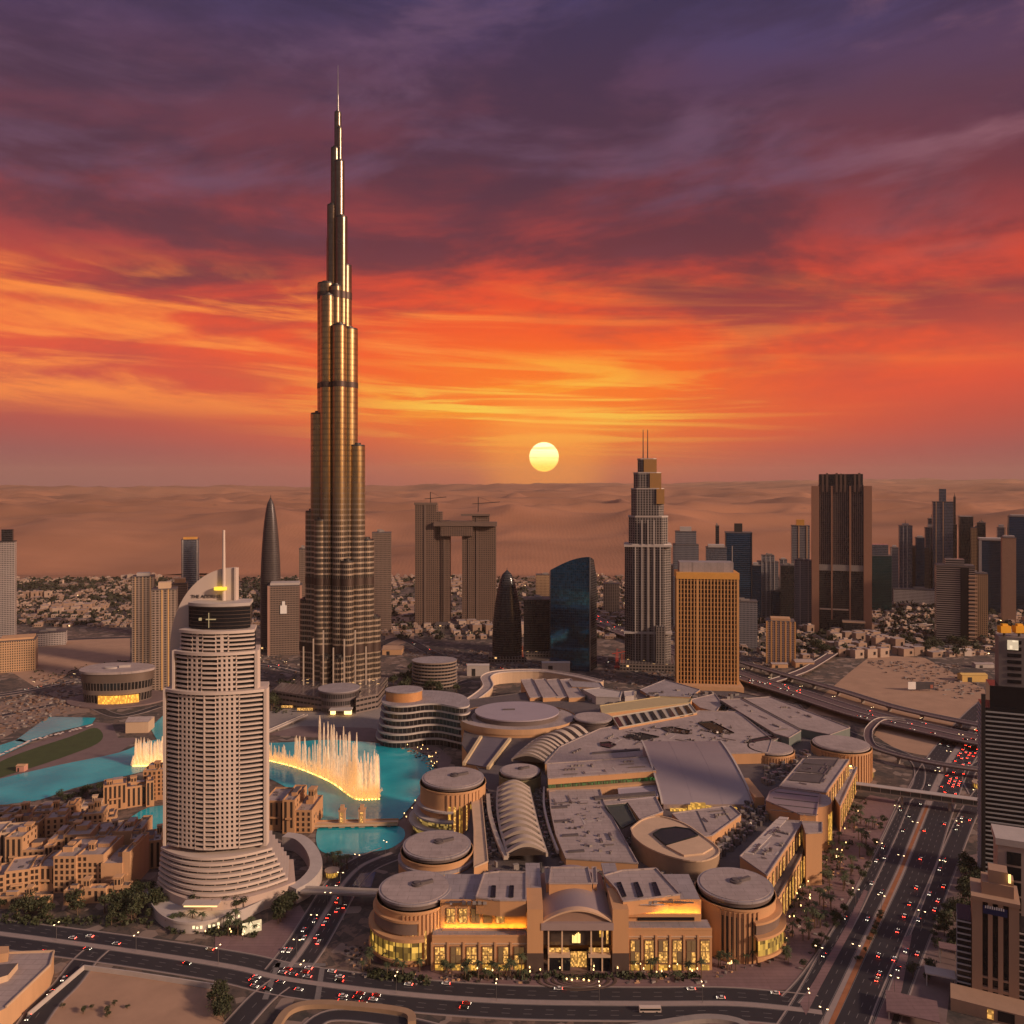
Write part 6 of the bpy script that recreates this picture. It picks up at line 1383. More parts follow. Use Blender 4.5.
HOUSES = [
 ('largest sandstone house with many windows facing the road left of the white hotel', 80, 893, 96, 34, 25, .03, 1),
 ('long sandstone house close behind the largest one, stepping up to the right', 92, 866, 88, 28, 22, .14, 2),
 ('sandstone house in the left corner next to the sandy street below the largest house', 2, 900, 52, 26, 19, .3, 3),
 ('square sandstone house with an open roof court left of the largest house', 28, 872, 46, 26, 23, .05, 4),
 ('sandstone house cut by the left picture edge behind the square one', -8, 868, 40, 24, 22, .2, 5),
 ('mid row sandstone house with a tall plain wall in the middle of the quarter', 70, 845, 52, 24, 24, .22, 6),
 ('sandstone house between the plain walled one and the lagoon', 112, 852, 40, 24, 16, .3, 7),
 ('low sandstone house on the left edge in the third row from the road', 12, 846, 48, 24, 15, .12, 8),
 ('sandstone house with a domed gate tower near the lake edge', 48, 834, 40, 24, 18, .18, 9),
 ('sandstone house between the gate tower and the round pond wall', 90, 838, 36, 22, 15, .34, 10),
 ('long windowed sandstone block on the lake shore beside the white hotel', 124, 810, 46, 20, 22, .42, 11),
 ('sandstone block half hidden behind the left edge of the white hotel', 158, 800, 30, 24, 27, .1, 12),
 ('low sandstone houses row on the lake edge left of the long windowed block', 78, 822, 32, 20, 10, .3, 13),
 ('sandstone house farthest left on the lake edge', 6, 826, 44, 20, 10, .12, 14),
 ('sandstone house right of the largest one touching the white hotel podium', 140, 872, 32, 30, 20, .34, 15),
 ('small sandstone house under the lagoon beside the white hotel', 152, 858, 24, 16, 11, .2, 16),
 ('large sandstone block with arched windows between the white hotel and the fountain lake', 288, 834, 52, 40, 27, -.04, 17),
 ('low sandstone arcade in front of the largest house by the trees', 96, 904, 62, 10, 9, .05, 18),
 ('low sandstone wall house along the road at the far left', 22, 908, 50, 8, 7, .03, 19),
]
for (lab, px, py, w, d, h, rot, sd) in HOUSES: old_house(lab, px, py, w, d, h, rot, sd)
# footbridge across the lake with two gate towers
def lake_bridge():
    a, b = Vector(G(308, 824, 3)), Vector(G(398, 822, 3)); d = b - a; ang = math.atan2(d.y, d.x); t = thing('footbridge', 'sandstone footbridge with two gate towers between the lake and the pond', 'footbridge', ((a.x + b.x) / 2, (a.y + b.y) / 2, 0))
    m = (a + b) / 2; q = MB(); q.box(m.x, m.y, 1.6, 3.4, d.length, 8, ang); q.build('deck', SAND2, t)
    for s in (-1, 1):
        q = MB(); q.box(m.x, m.y + s * 3.8, 3.4, 4.6, d.length, .5, ang); q.build('parapet', SAND, t)
    for u in (.38, .60):
        p = a + d * u; q = MB(); q.box(p.x, p.y, 0, 14, 5, 6, ang); q.box(p.x, p.y, 14, 15, 6.2, 7, ang); q.box(p.x, p.y, 15, 18.5, 3.2, 3.6, ang); q.build('gate_tower', SAND, t)
        q = MB(); q.box(p.x, p.y - 3.1, 3.4, 9.5, 2.4, .4, ang); q.box(p.x, p.y - 3.1, 10.5, 13, 2.4, .4, ang); q.build('gate_window', SHOP, t)
    for u in (.1, .25, .5, .75, .9):
        p = a + d * u; q = MB(); q.box(p.x, p.y, 0, 1.7, 3, 6, ang); q.build('pier', SAND, t)
lake_bridge()
def span(name, label, a, b, z, w, h, roofed=True, m=None, npier=2):
    a, b = Vector(G(*a, z)), Vector(G(*b, z)); d = b - a; ang = math.atan2(d.y, d.x); c = (a + b) / 2; t = thing(name, label, 'footbridge', (c.x, c.y, 0))
    q = MB(); q.box(c.x, c.y, z - h, z - h + 1.2, d.length, w, ang); q.build('deck', CONC, t)
    if roofed:
        q = MB(); q.box(c.x, c.y, z - .6, z, d.length, w + 1, ang); q.build('roof', m or PALE, t)
        q = MB(); q.box(c.x, c.y, z - h + 1.2, z - .6, d.length - .5, w - .6, ang); q.build('glazed_side', mat('bridge_glass', (.10, .105, .10), .25, .3, var=.2), t)
        for i in range(int(d.length / 8)):
            p = a + d * (i + .5) / int(d.length / 8); q = MB(); q.box(p.x, p.y, z - h + 1.2, z - .6, .5, w - .2, ang); q.build('frame', STEEL, t)
    else:
        for s in (-1, 1):
            q = MB(); n = Vector((-d.y, d.x)).normalized() * (w / 2); q.box(c.x + n.x * s, c.y + n.y * s, z - h + 1.2, z - h + 2.5, d.length, .5, ang); q.build('parapet', PALE, t)
    for i in range(npier):
        p = a + d * (i + 1) / (npier + 1); q = MB(); q.box(p.x, p.y, 0, z - h, 2.2, w * .6, ang); q.build('pier', CONC, t)
    return t
span('footbridge', 'long covered grey footbridge crossing the boulevard from the mall to the striped tower', (856, 783), (1000, 802), 14, 7, 6, npier=2)
span('footbridge', 'short pale road bridge over the access road beside the white hotel', (302, 886), (380, 889), 11, 7, 4, roofed=False, npier=1)
span('walkway_bridge', 'thin pale walkway between the plaza and the lake in front of the immense tower', (262, 733), (306, 714), 5, 5, 2.5, roofed=False, npier=2)
# billboard in the sand lot, shed with yellow side
def billboard():
    x, y = G(921, 691); t = thing('billboard', 'large dark and white billboard standing in the sandy plot beyond the highway', 'billboard', (x, y, 0))
    for dx in (-12, 0, 12):
        q = MB(); q.box(x + dx, y + .8, 0, 12, .8, .8); q.build('post', STEEL, t)
    q = MB(); q.box(x - 13, y, 2.5, 13, 11, .6); q.build('white_panel', mat('sign_white', (.75, .70, .66), .5), t)
    q = MB(); q.box(x + 5.6, y, 2.5, 13, 26, .6); q.build('dark_panel', mat('dark_poster', (.05, .045, .055), .5, var=.5, scale=.2), t)
    q = MB(); q.box(x + 15, y - .5, 4, 9, 4, .3); q.build('poster_patch', mat('poster_red', (.30, .10, .07), .5), t)
billboard()
def shed(label, px, py, w, d, h, wm, rm, name='shed', rot=0.0):
    x, y = G(px, py); t = thing(name, label, 'shed', (x, y, 0)); q = MB(); q.box(x, y + d / 2, 0, h, w, d, rot); q.build('walls', wm, t)
    q = MB(); c, n = math.cos(rot), math.sin(rot)
    A = [(x + (-w / 2 - .5) * c - yy * n, y + d / 2 + (-w / 2 - .5) * n + yy * c, zz) for yy, zz in ((-d / 2 - .6, h), (0, h + d * .16), (d / 2 + .6, h))]; B = [(p[0] + (w + 1) * c, p[1] + (w + 1) * n, p[2]) for p in A]
    q.face([A[0], B[0], B[1], A[1]]); q.face([A[1], B[1], B[2], A[2]]); q.face([A[0], A[1], A[2]]); q.face([B[0], B[2], B[1]]); q.build('roof', rm, t, smooth=False)
    q = MB(); q.box(x + n * (d / 2 + .1) - w * .2 * c, y - .1, 0, h * .7, w * .16, .4, rot); q.build('door', DSTEEL, t)
    return t
YEL = mat('yellow_cladding', (.62, .40, .12), .6, var=.15)
shed('long bright yellow shed on the sandy plot beside the striped tower', 975, 682, 38, 14, 10, YEL, YEL)
shed('white boxy shed behind the yellow shed', 966, 656, 20, 14, 10, WHITE, WHITE); shed('low pale shed between the yellow shed and the white one', 985, 668, 30, 12, 6, PALE, ROOF)
shed('long dark roofed shed by the trees on the far side of the sandy plot', 940, 652, 50, 16, 8, mat('green_shed', (.07, .09, .085), .6), ROOFD)
shed('low stone hall with a lit front beside the small golden block', 805, 668, 30, 20, 9, SAND, ROOF); shed('small orange kiosk hall below the small golden block', 780, 668, 26, 12, 6, SAND, ROOF)
shed('flat pale clubhouse beside the lawn and the small pool', 136, 733, 26, 22, 13, SAND2, ROOF, rot=.1); shed('small pink kiosk on the near corner of the lawn', 20, 772, 8, 7, 6, mat('pink_render', (.50, .24, .18), .8), SAND)
shed('long low pale market hall at the foot of the twin towers', 478, 676, 34, 12, 16, PALE, PALE); shed('white row hall with posts in front of the blue glass block', 556, 672, 44, 12, 14, PALE, PALE)
shed('low sandy hall right of the tallest tower foot', 392, 655, 34, 30, 9, SAND, SANDG)
# ---------------------------------------------------------------- fountain
def spray_mat():
    m = bpy.data.materials.new('water_spray'); m.use_nodes = True; t = NT(m.node_tree)
    p = t.n('ShaderNodeTexCoord', out='Object'); nz = t.n('ShaderNodeTexNoise', {'Vector': t.n('ShaderNodeVectorMath', {0: p, 1: (1, 1, .25)}, operation='MULTIPLY'), 'Scale': .8, 'Detail': 4.0})
    d = t.n('ShaderNodeAddShader', {0: t.n('ShaderNodeBsdfTranslucent', {0: (.9, .86, .8, 1)}), 1: t.n('ShaderNodeEmission', {0: (1.0, .44, .11, 1), 1: .60})})  # emission puts the gold lamp light into the spray itself
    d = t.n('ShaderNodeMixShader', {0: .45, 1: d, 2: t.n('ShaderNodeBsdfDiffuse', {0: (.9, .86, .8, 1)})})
    s = t.n('ShaderNodeMixShader', {0: t.m('MULTIPLY_ADD', t.sstep(nz, .3, .7), .45, .25), 1: t.n('ShaderNodeBsdfTransparent'), 2: d})
    t.n('ShaderNodeOutputMaterial', {0: s}, None); return m
SPRAY = spray_mat()
def jet(x, y, h, r, root):
    q = MB(); n = 7; pz = 0.3; pr = r
    prof = [(0, .9), (.08, 1.15), (.35, 1.05), (.7, .8), (.92, .55), (1.0, .2)]
    for (a, ra), (b, rb) in zip(prof, prof[1:]):
        A = [(x + r * ra * math.cos(2 * math.pi * i / n), y + r * ra * math.sin(2 * math.pi * i / n)) for i in range(n)]; B = [(x + r * rb * math.cos(2 * math.pi * i / n), y + r * rb * math.sin(2 * math.pi * i / n)) for i in range(n)]
        q.wall(A, .3 + h * a, .3 + h * b, poly1=B)
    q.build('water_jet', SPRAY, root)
def mist(x, y, h, r, root):
    q = MB(); rr = rnd
    for _ in range(26):
        a = rr.uniform(0, 2 * math.pi); d = r * math.sqrt(rr.random()); s = rr.uniform(.5, 1.5); zz = .4 + h * rr.random() ** 2
        q.cyl(x + d * math.cos(a), y + d * math.sin(a), s, zz, zz + rr.uniform(2, 5), 5, r1=.15)
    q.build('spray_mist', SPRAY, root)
def fountain(label, line, jets, nlamp):
    c = G(*line[len(line) // 2]); t = thing('fountain', label, 'fountain', (*c, .3), 'lake fountains')
    L = [G(a, b) for a, b in spline(line, 8)]; L = [p[:2] for p in [(*q_, 0) for q_ in L]]
    P = along(L, max(1.0, sum(math.dist(a, b) for a, b in zip(L, L[1:])) / nlamp))
    for x, y, h in P:
        q = MB(); q.cyl(x, y - 1.2, .8, .32, .7, 8); q.build('lamp', glow('fountain_lamp', (1.0, .45, .09), 9.0), t)
    tot = sum(math.dist(a, b) for a, b in zip(L, L[1:]))
    for (u0, u1, n, h0, h1, r) in jets:
        for i in range(n):
            u = u0 + (u1 - u0) * (i + .5) / n; k = min(len(L) - 2, int(u * (len(L) - 1))); f = u * (len(L) - 1) - k
            x, y = L[k][0] + (L[k + 1][0] - L[k][0]) * f, L[k][1] + (L[k + 1][1] - L[k][1]) * f
            jet(x + rnd.uniform(-.8, .8), y + rnd.uniform(0, 3), rnd.uniform(h0, h1), r * rnd.uniform(.8, 1.2), t)
            if i % 2 == 0: mist(x, y + 1, min(h1 * .25, 10), 3.4, t)
    return t
fountain('golden lit fountain arc with tall jets on the lake right of the white hotel', [(262, 759), (280, 763), (301, 769), (331, 782), (351, 796), (360, 799.5), (379, 799)],
         [(0, .30, 26, 9, 20, 1.0), (.28, .50, 20, 20, 34, 1.1), (.42, .78, 16, 48, 62, 1.5), (.5, .8, 18, 14, 34, 1.7), (.80, 1.0, 13, 34, 46, 1.5), (.80, 1.0, 6, 15, 30, 1.3)], 64)
fountain('shorter fountain curtain lit gold on the lake left of the white hotel', [(134, 766), (150, 765.5), (166, 764)], [(0, 1, 26, 22, 30, 1.3), (0, 1, 14, 10, 20, 1.4)], 26)
# ---------------------------------------------------------------- trees and palms
def tree_mesh(seed, h, rad):
    rr = random.Random(seed); q = MB(); q.cyl(0, 0, .28, 0, h * .55, 6, r1=.16)
    limbs = []
    for i in range(6):
        a = rr.uniform(0, 6.28); e = (math.cos(a) * rad * rr.uniform(.4, .7), math.sin(a) * rad * rr.uniform(.4, .7), h * rr.uniform(.6, .85)); q.bar((0, 0, h * .45), e, .16); limbs.append(e)
    t = q.build('trunk', BARK, None)
    c = MB(); cl = [(e[0], e[1], e[2], rad * rr.uniform(.4, .62)) for e in limbs] + [(0, 0, h * .82, rad * .6)]
    for (x, y, z, r) in cl:
        for _ in range(46):
            v = Vector((rr.gauss(0, 1), rr.gauss(0, 1), rr.gauss(0, .8))); v = v.normalized() * r * rr.uniform(.45, 1.05); p = Vector((x, y, z)) + v
            s = rr.uniform(.28, .6); n = Vector((rr.gauss(0, 1), rr.gauss(0, 1), rr.gauss(0, 1) + .8)).normalized(); a = n.orthogonal().normalized(); b = n.cross(a)
            c.face([tuple(p + a * s), tuple(p + b * s * .8), tuple(p - a * s), tuple(p - b * s * .8)])
    k = c.build('crown', LEAF, None, smooth=False); d = (t.data, k.data)
    bpy.data.objects.remove(t); bpy.data.objects.remove(k); return d
def palm_mesh(seed, h):
    rr = random.Random(seed); q = MB(); q.cyl(0, 0, .34, 0, h, 7, r1=.24); t = q.build('trunk', BARK, None); c = MB()
    for i in range(22):
        a = 2 * math.pi * i / 22 + rr.uniform(-.1, .1); up = rr.uniform(-.1, .9); L = rr.uniform(2.6, 3.6); prev = None
        for k in range(5):
            s = k / 4; x = L * s; z = h + up * L * s * .8 - L * .62 * s * s; w = .55 * (1 - s) + .1
            p = (x * math.cos(a), x * math.sin(a), z); l = (p[0] - math.sin(a) * w, p[1] + math.cos(a) * w, z - .15); r_ = (p[0] + math.sin(a) * w, p[1] - math.cos(a) * w, z - .15)
            if prev: c.face([prev[0], p, l, prev[1]]); c.face([prev[0], prev[2], r_, p])
            prev = (p, l, r_)
    k = c.build('crown', LEAF2, None, smooth=False); d = (t.data, k.data); bpy.data.objects.remove(t); bpy.data.objects.remove(k); return d
TREES = [tree_mesh(s, h, r) for s, h, r in ((1, 7.5, 3.6), (2, 9, 4.2), (3, 6, 3.2))]
PALMS = [palm_mesh(s, h) for s, h in ((5, 8), (6, 10), (7, 6.5))]
def plant(kind, x, y, s, label, group, z=0.0):
    t = bpy.data.objects.new(kind, None); COL.objects.link(t); t.location = (x, y, z); t.rotation_euler = (0, 0, rnd.uniform(0, 6.28)); t.scale = (s, s, s * rnd.uniform(.85, 1.15)); t['label'] = label; t['category'] = 'palm' if kind == 'palm_tree' else 'tree'; t['group'] = group
    a, b = rnd.choice(PALMS if kind == 'palm_tree' else TREES)
    for nm, me in (('trunk', a), ('crown', b)):
        o = bpy.data.objects.new(nm, me); COL.objects.link(o); o.parent = t
def scatter(kind, poly, n, label, group, s0=.8, s1=1.3, z=0.0, world=False):
    P = poly if world else [G(a, b, z) for a, b in poly]; xs = [p[0] for p in P]; ys = [p[1] for p in P]; c = 0; g = 0
    while c < n and g < 4000:
        g += 1; x, y = rnd.uniform(min(xs), max(xs)), rnd.uniform(min(ys), max(ys))
        if inside((x, y), P): plant(kind, x, y, rnd.uniform(s0, s1), label, group, z); c += 1
scatter('leafy_tree', [(0, 908), (130, 906), (155, 900), (160, 912), (120, 926), (0, 918)], 32, 'dark leafy tree between the sandstone houses and the front road', 'trees by the old quarter', 1.0, 1.6)
scatter('leafy_tree', [(120, 898), (150, 880), (158, 905), (150, 925), (125, 925)], 14, 'dark leafy tree beside the ramp left of the white hotel', 'trees left of the white hotel', 1.0, 1.5)
scatter('leafy_tree', [(172, 900), (186, 893), (250, 893), (272, 888), (266, 898), (240, 910), (200, 912)], 26, 'leafy tree on the planted deck of the white hotel', 'trees on the hotel deck', .7, 1.0, z=6.0)
scatter('palm_tree', [(160, 928), (250, 940), (262, 928), (250, 926), (170, 922)], 16, 'palm on the verge below the white hotel deck', 'palms below the hotel', .9, 1.2)
scatter('leafy_tree', [(265, 925), (290, 895), (300, 900), (285, 925)], 16, 'leafy tree between the white hotel and the access road', 'trees by the access road', .9, 1.3)
scatter('palm_tree', [(632, 971), (700, 970), (775, 940), (780, 955), (700, 984), (632, 982)], 26, 'palm on the paving before the mall front', 'palms before the mall front', .8, 1.1)
scatter('palm_tree', [(345, 955), (400, 962), (440, 975), (420, 984), (350, 970)], 14, 'palm beside the left front drum of the mall', 'palms by the left drum', .8, 1.1)
scatter('palm_tree', [(785, 915), (845, 830), (860, 815), (878, 822), (850, 885), (815, 940), (785, 970)], 70, 'palm on the forecourt between the mall and the boulevard', 'palms on the east forecourt', .8, 1.2)
scatter('leafy_tree', [(948, 905), (962, 870), (975, 860), (985, 890), (960, 950), (940, 960)], 34, 'dark leafy tree between the boulevard and the brown stone block', 'trees by the stone block', 1.0, 1.6)
scatter('leafy_tree', [(260, 715), (282, 690), (298, 688), (296, 708)], 22, 'dark tree in the grove left of the tallest tower foot', 'grove left of the tallest tower', 1.6, 2.4)
scatter('leafy_tree', [(385, 690), (412, 668), (440, 692), (462, 690), (450, 700), (400, 702)], 26, 'dark tree in the garden right of the tallest tower foot', 'garden right of the tallest tower', 1.5, 2.3)
scatter('leafy_tree', [(800, 645), (840, 640), (848, 652), (820, 660)], 16, 'dark tree in the grove under the tall brown slab', 'grove under the brown slab', 1.6, 2.4)
scatter('leafy_tree', [(900, 640), (965, 640), (985, 660), (910, 656)], 30, 'dark tree along the far side of the sandy plot', 'trees beyond the sandy plot', 1.6, 2.4)
scatter('leafy_tree', [(56, 800), (100, 790), (128, 788), (120, 800), (80, 808)], 16, 'dark tree on the lake edge beside the old quarter', 'trees on the lake edge', .9, 1.3)
scatter('palm_tree', [(320, 858), (350, 862), (348, 872), (322, 870)], 10, 'palm on the near shore of the pond', 'palms by the pond', .9, 1.2)
scatter('leafy_tree', [(205, 992), (220, 996), (232, 1020), (218, 1024)], 12, 'dark shrubby tree at the right end of the sandy lot', 'trees beside the sandy lot', .8, 1.2)
scatter('leafy_tree', [(60, 1005), (150, 1005), (160, 1020), (60, 1022)], 8, 'low scrubby bush on the empty sandy lot', 'scrub on the sandy lot', .35, .6)
scatter('palm_tree', [(440, 971), (530, 971), (530, 982), (440, 981)], 18, 'palm on the paving before the left part of the mall front', 'palms before the left mall front', .8, 1.1)
scatter('leafy_tree', [(790, 975), (830, 925), (868, 850), (884, 815), (888, 820), (872, 862), (835, 935), (796, 985)], 34, 'leafy tree on the verge between the east forecourt and the boulevard', 'trees on the boulevard verge', .5, .9)
scatter('leafy_tree', [(856, 960), (868, 940), (884, 908), (886, 912), (870, 945), (858, 966)], 10, 'small tree on the boulevard median', 'trees on the boulevard median', .4, .7)
# greenery one cannot count: hedges and far suburb trees
def blobs(name, polys, n, s0, s1, label=None, m_=None):
    q = MB(); rr = random.Random(77)
    for poly, cnt in polys:
        P = [G(a, b) for a, b in poly]; xs = [p[0] for p in P]; ys = [p[1] for p in P]; c = 0; g = 0
        while c < cnt and g < 60000:
            g += 1; x, y = rr.uniform(min(xs), max(xs)), rr.uniform(min(ys), max(ys))
            if not inside((x, y), P): continue
            c += 1; s = rr.uniform(s0, s1)
            for _ in range(9):
                v = Vector((rr.gauss(0, 1), rr.gauss(0, 1), abs(rr.gauss(0, .7)))) * s * .6; u = rr.uniform(.35, .7) * s; nn = Vector((rr.gauss(0, 1), rr.gauss(0, 1), rr.gauss(0, 1))).normalized(); a = nn.orthogonal().normalized() * u; b = nn.cross(a.normalized()) * u; p = Vector((x, y, s * .5)) + v
                q.face([tuple(p + a), tuple(p + b), tuple(p - a), tuple(p - b)])
    o = q.build(name, m_ or LEAF, None, smooth=False); o['kind'] = 'stuff'; o['label'] = label; return o
SUB = [(-60, 626), (-60, 579), (300, 579), (300, 630), (130, 628)]
blobs('suburb_trees', [(SUB, 1900), ([(385, 640), (385, 578), (680, 578), (680, 640)], 800), ([(690, 655), (690, 580), (1060, 582), (1060, 650)], 2000)], 0, 3.5, 8, 'dark mass of street trees scattered through the distant suburb', FARLEAF)
blobs('roadside_shrubs', [([(245, 712), (290, 692), (298, 715)], 90), ([(890, 640), (985, 640), (985, 655), (900, 655)], 60), ([(30, 672), (130, 660), (130, 668), (30, 682)], 50), ([(835, 800), (868, 800), (850, 850), (790, 940), (780, 930)], 110), ([(0, 915), (150, 922), (150, 928), (0, 924)], 90), ([(165, 925), (262, 925), (255, 938), (170, 934)], 90), ([(365, 970), (430, 980), (430, 986), (370, 978)], 60), ([(450, 976), (700, 976), (700, 980), (450, 980)], 90)], 0, .9, 2.2, 'low dark shrubs along the roads and forecourts')
def junk(name, polys, s0, s1, h1, label, ms):
    q = MB(); rr = random.Random(9)
    for poly, cnt in polys:
        P = [G(a, b) for a, b in poly]; xs = [p[0] for p in P]; ys = [p[1] for p in P]; c = 0; g = 0
        while c < cnt and g < 40000:
            g += 1; x, y = rr.uniform(min(xs), max(xs)), rr.uniform(min(ys), max(ys))
            if not inside((x, y), P): continue
            c += 1; q.box(x, y, 0, rr.uniform(.5, h1), rr.uniform(s0, s1), rr.uniform(s0, s1) * .6, rr.choice((.1, .5, -.4, 1.2)), rr.randrange(len(ms)), bottom=False)
    o = q.build(name, ms, None, smooth=False); o['kind'] = 'stuff'; o['label'] = label
junk('site_clutter', [([(-20, 700), (60, 690), (88, 694), (86, 706), (0, 738)], 420), ([(30, 678), (130, 664), (128, 676), (40, 690)], 160), ([(180, 655), (300, 655), (300, 690), (270, 700), (262, 735), (180, 700)], 320), ([(384, 650), (500, 650), (560, 668), (470, 672)], 420), ([(600, 655), (690, 670), (760, 700), (690, 694), (600, 680)], 260), ([(742, 655), (800, 650), (800, 664), (760, 672)], 220), ([(860, 660), (960, 664), (985, 690), (960, 700), (900, 680)], 260), ([(880, 632), (985, 640), (985, 656), (890, 652)], 260)], 1.5, 6, 2.2, 'loose site huts, containers and heaps around the roads', [CONC, mat('rust_steel', (.16, .09, .06), .8), ROOFD, mat('site_brown', (.20, .13, .10), .9)])
junk('forecourt_clutter', [([(440, 972), (532, 972), (532, 984), (440, 983)], 50), ([(624, 972), (705, 972), (770, 950), (775, 965), (700, 985), (624, 984)], 50), ([(785, 940), (862, 815), (885, 812), (870, 850), (800, 980)], 70), ([(345, 945), (372, 940), (372, 965), (430, 976), (420, 986), (350, 975)], 110), ([(372, 738), (440, 752), (436, 780), (414, 815), (424, 790), (428, 765), (400, 748)], 260)], .6, 3.2, 1.2, 'small planters, stalls and kerbs scattered over the forecourts', [CONC, ROOFD, DSTEEL, SAND])
# ---------------------------------------------------------------- suburb houses
def suburb():
    rr = random.Random(5); protos = []
    for i, col in enumerate(((.34, .22, .155), (.28, .18, .13), (.42, .30, .23), (.20, .135, .10))):
        m = mat('suburb_render_' + 'abcd'[i], col, .85, var=.2, scale=.1); q = MB(); s = [(18, 14, 9), (24, 16, 8), (15, 14, 12), (30, 18, 10)][i]
        q.box(0, 0, 0, s[2], s[0], s[1], 0, 0, 1); q.box(s[0] * .15, s[1] * .1, s[2], s[2] + 3, s[0] * .5, s[1] * .5, 0, 0, 1); q.box(-s[0] * .55, 0, 0, s[2] * .6, s[0] * .3, s[1] * .7, 0, 0, 1)
        for k in range(4): q.box(-s[0] * .38 + s[0] * .25 * k, -s[1] / 2 - .1, s[2] * .35, s[2] * .62, 2.0, .4, 0, 2)
        o = q.build('suburb_house', [m, ROOF, DGL], None, smooth=False); protos.append((o.data, s)); bpy.data.objects.remove(o)
    regs = [(SUB, 135, 'pale box house in the suburb left of the immense tower'), ([(385, 618), (385, 577), (414, 577), (414, 618)], 14, 'pale box house behind the unfinished twin towers'), ([(450, 640), (448, 577), (462, 577), (462, 640)], 6, 'pale box house seen under the sky bridge'),
            ([(500, 640), (500, 577), (552, 577), (552, 640)], 18, 'pale box house beyond the domed dark tower'), ([(598, 640), (598, 577), (628, 577), (628, 640)], 18, 'pale box house beyond the blue glass block'), ([(665, 650), (665, 585), (682, 585), (682, 650)], 8, 'pale box house beside the tapered grey tower'),
            ([(738, 660), (738, 600), (815, 610), (815, 640), (775, 655)], 28, 'pale box house behind the small golden block'), ([(866, 640), (866, 590), (945, 590), (945, 650)], 40, 'pale box house between the teal block and the balcony striped block'), ([(978, 655), (978, 590), (1040, 590), (1040, 655)], 26, 'pale box house below the right hand skyline')]
    used = []
    for poly, n, lab in regs:
        P = [G(a, b) for a, b in poly]; c = 0; g = 0
        while c < n and g < 6000:
            g += 1; px = rr.uniform(min(p[0] for p in poly), max(p[0] for p in poly)); py = rr.uniform(min(p[1] for p in poly), max(p[1] for p in poly))
            p = G(px, py)
            if not inside(p, P) or any(abs(p[0] - u[0]) < 24 and abs(p[1] - u[1]) < 20 for u in used): continue
            used.append(p); c += 1; me, s = rr.choice(protos); o = bpy.data.objects.new('suburb_house', me); COL.objects.link(o); o.location = (*p, 0); o.rotation_euler = (0, 0, rr.choice((.2, .2, -.1, 1.77))); k = rr.uniform(.6, 1.0); o.scale = (k, k, rr.uniform(.5, .9)); tag(o, lab, 'house', 'houses of the ' + lab.split(' ', 3)[-1])
    # the rest of the suburb, past counting: plots in rows along a grid of streets
    q = MB(); lt = MB()
    polys = [[G(a, b) for a, b in p] for p in (SUB, [(380, 640), (380, 576), (690, 576), (690, 640)], [(690, 660), (690, 577), (1060, 580), (1060, 655)])]
    c_, s_ = math.cos(.2), math.sin(.2)
    for i in range(-95, 130):
        for j in range(-60, 150):
            if i % 8 == 0 or j % 4 == 0: continue
            u, v = i * 23 + rr.uniform(-3, 3), 1500 + j * 19 + rr.uniform(-2, 2); p = (u * c_ - (v - 1900) * s_, u * s_ + (v - 1900) * c_ + 1900)
            if not any(inside(p, P) for P in polys) or any(abs(p[0] - k[0]) < 20 and abs(p[1] - k[1]) < 17 for k in used): continue
            dn = noise.noise(Vector((p[0] / 260, p[1] / 260, 2.2)))
            if dn < -.12 or rr.random() < .12: continue
            big = dn > .38; w, d, h = (rr.uniform(14, 20), rr.uniform(12, 16), rr.uniform(9, 20)) if big else (rr.uniform(9, 16), rr.uniform(8, 13), rr.uniform(4, 8.5))
            q.box(p[0], p[1], 0, h, w, d, .2, rr.randrange(3), 3, False)
            if rr.random() < .6: q.box(p[0] + rr.uniform(-2, 2), p[1] + 1, h, h + 2.5, w * .4, d * .4, .2, rr.randrange(3), 3, False)
            for k in range(2): q.box(p[0] - w * .22 + w * .44 * k + .2 * d * .5, p[1] - d * .51, h * .35, h * .7, 2.2, .5, .2, 4, 4, False)
            if rr.random() < .07: lt.box(p[0] + w * .6, p[1] - d * .7, 3, 4.2, 1.5, 1.5)
    o = q.build('far_suburb', [MC['suburb_render_a'], MC['suburb_render_b'], MC['suburb_render_c'], ROOF, DGL], None, smooth=False); o['kind'] = 'stuff'; o['label'] = 'distant low suburb of countless pale box houses below the dunes'
    o = lt.build('suburb_lights', glow('suburb_lamp', (1.0, .62, .28), 5.0), None, smooth=False); o['kind'] = 'stuff'; o['label'] = 'tiny warm street lights among the suburb houses'
suburb()
# ---------------------------------------------------------------- street lamps
def lamp_proto():
    q = MB(); q.cyl(0, 0, .16, 0, 11, 6, r1=.09); a = q.build('pole', STEEL, None)
    q = MB(); q.bar((0, -1.9, 11.2), (0, 1.9, 11.2), .12); b = q.build('arm', STEEL, None)
    q = MB(); q.box(0, -1.9, 10.95, 11.15, .5, .9); c = q.build('lamp_head', WARML, None); q = MB(); q.box(0, 1.9, 10.95, 11.15, .5, .9); d = q.build('lamp_head', WARML, None)
    r = [x.data for x in (a, b, c, d)]; nm = [x.name.split('.')[0] for x in (a, b, c, d)]
    for x in (a, b, c, d): bpy.data.objects.remove(x)
    return list(zip(nm, r))
LP = lamp_proto()
def lamp(x, y, h, label, group, z=0.0):
    t = bpy.data.objects.new('street_lamp', None); COL.objects.link(t); t.location = (x, y, z); t.rotation_euler = (0, 0, h); t['label'] = label; t['category'] = 'street lamp'; t['group'] = group
    for nm, me in LP:
        o = bpy.data.objects.new(nm, me); COL.objects.link(o); o.parent = t
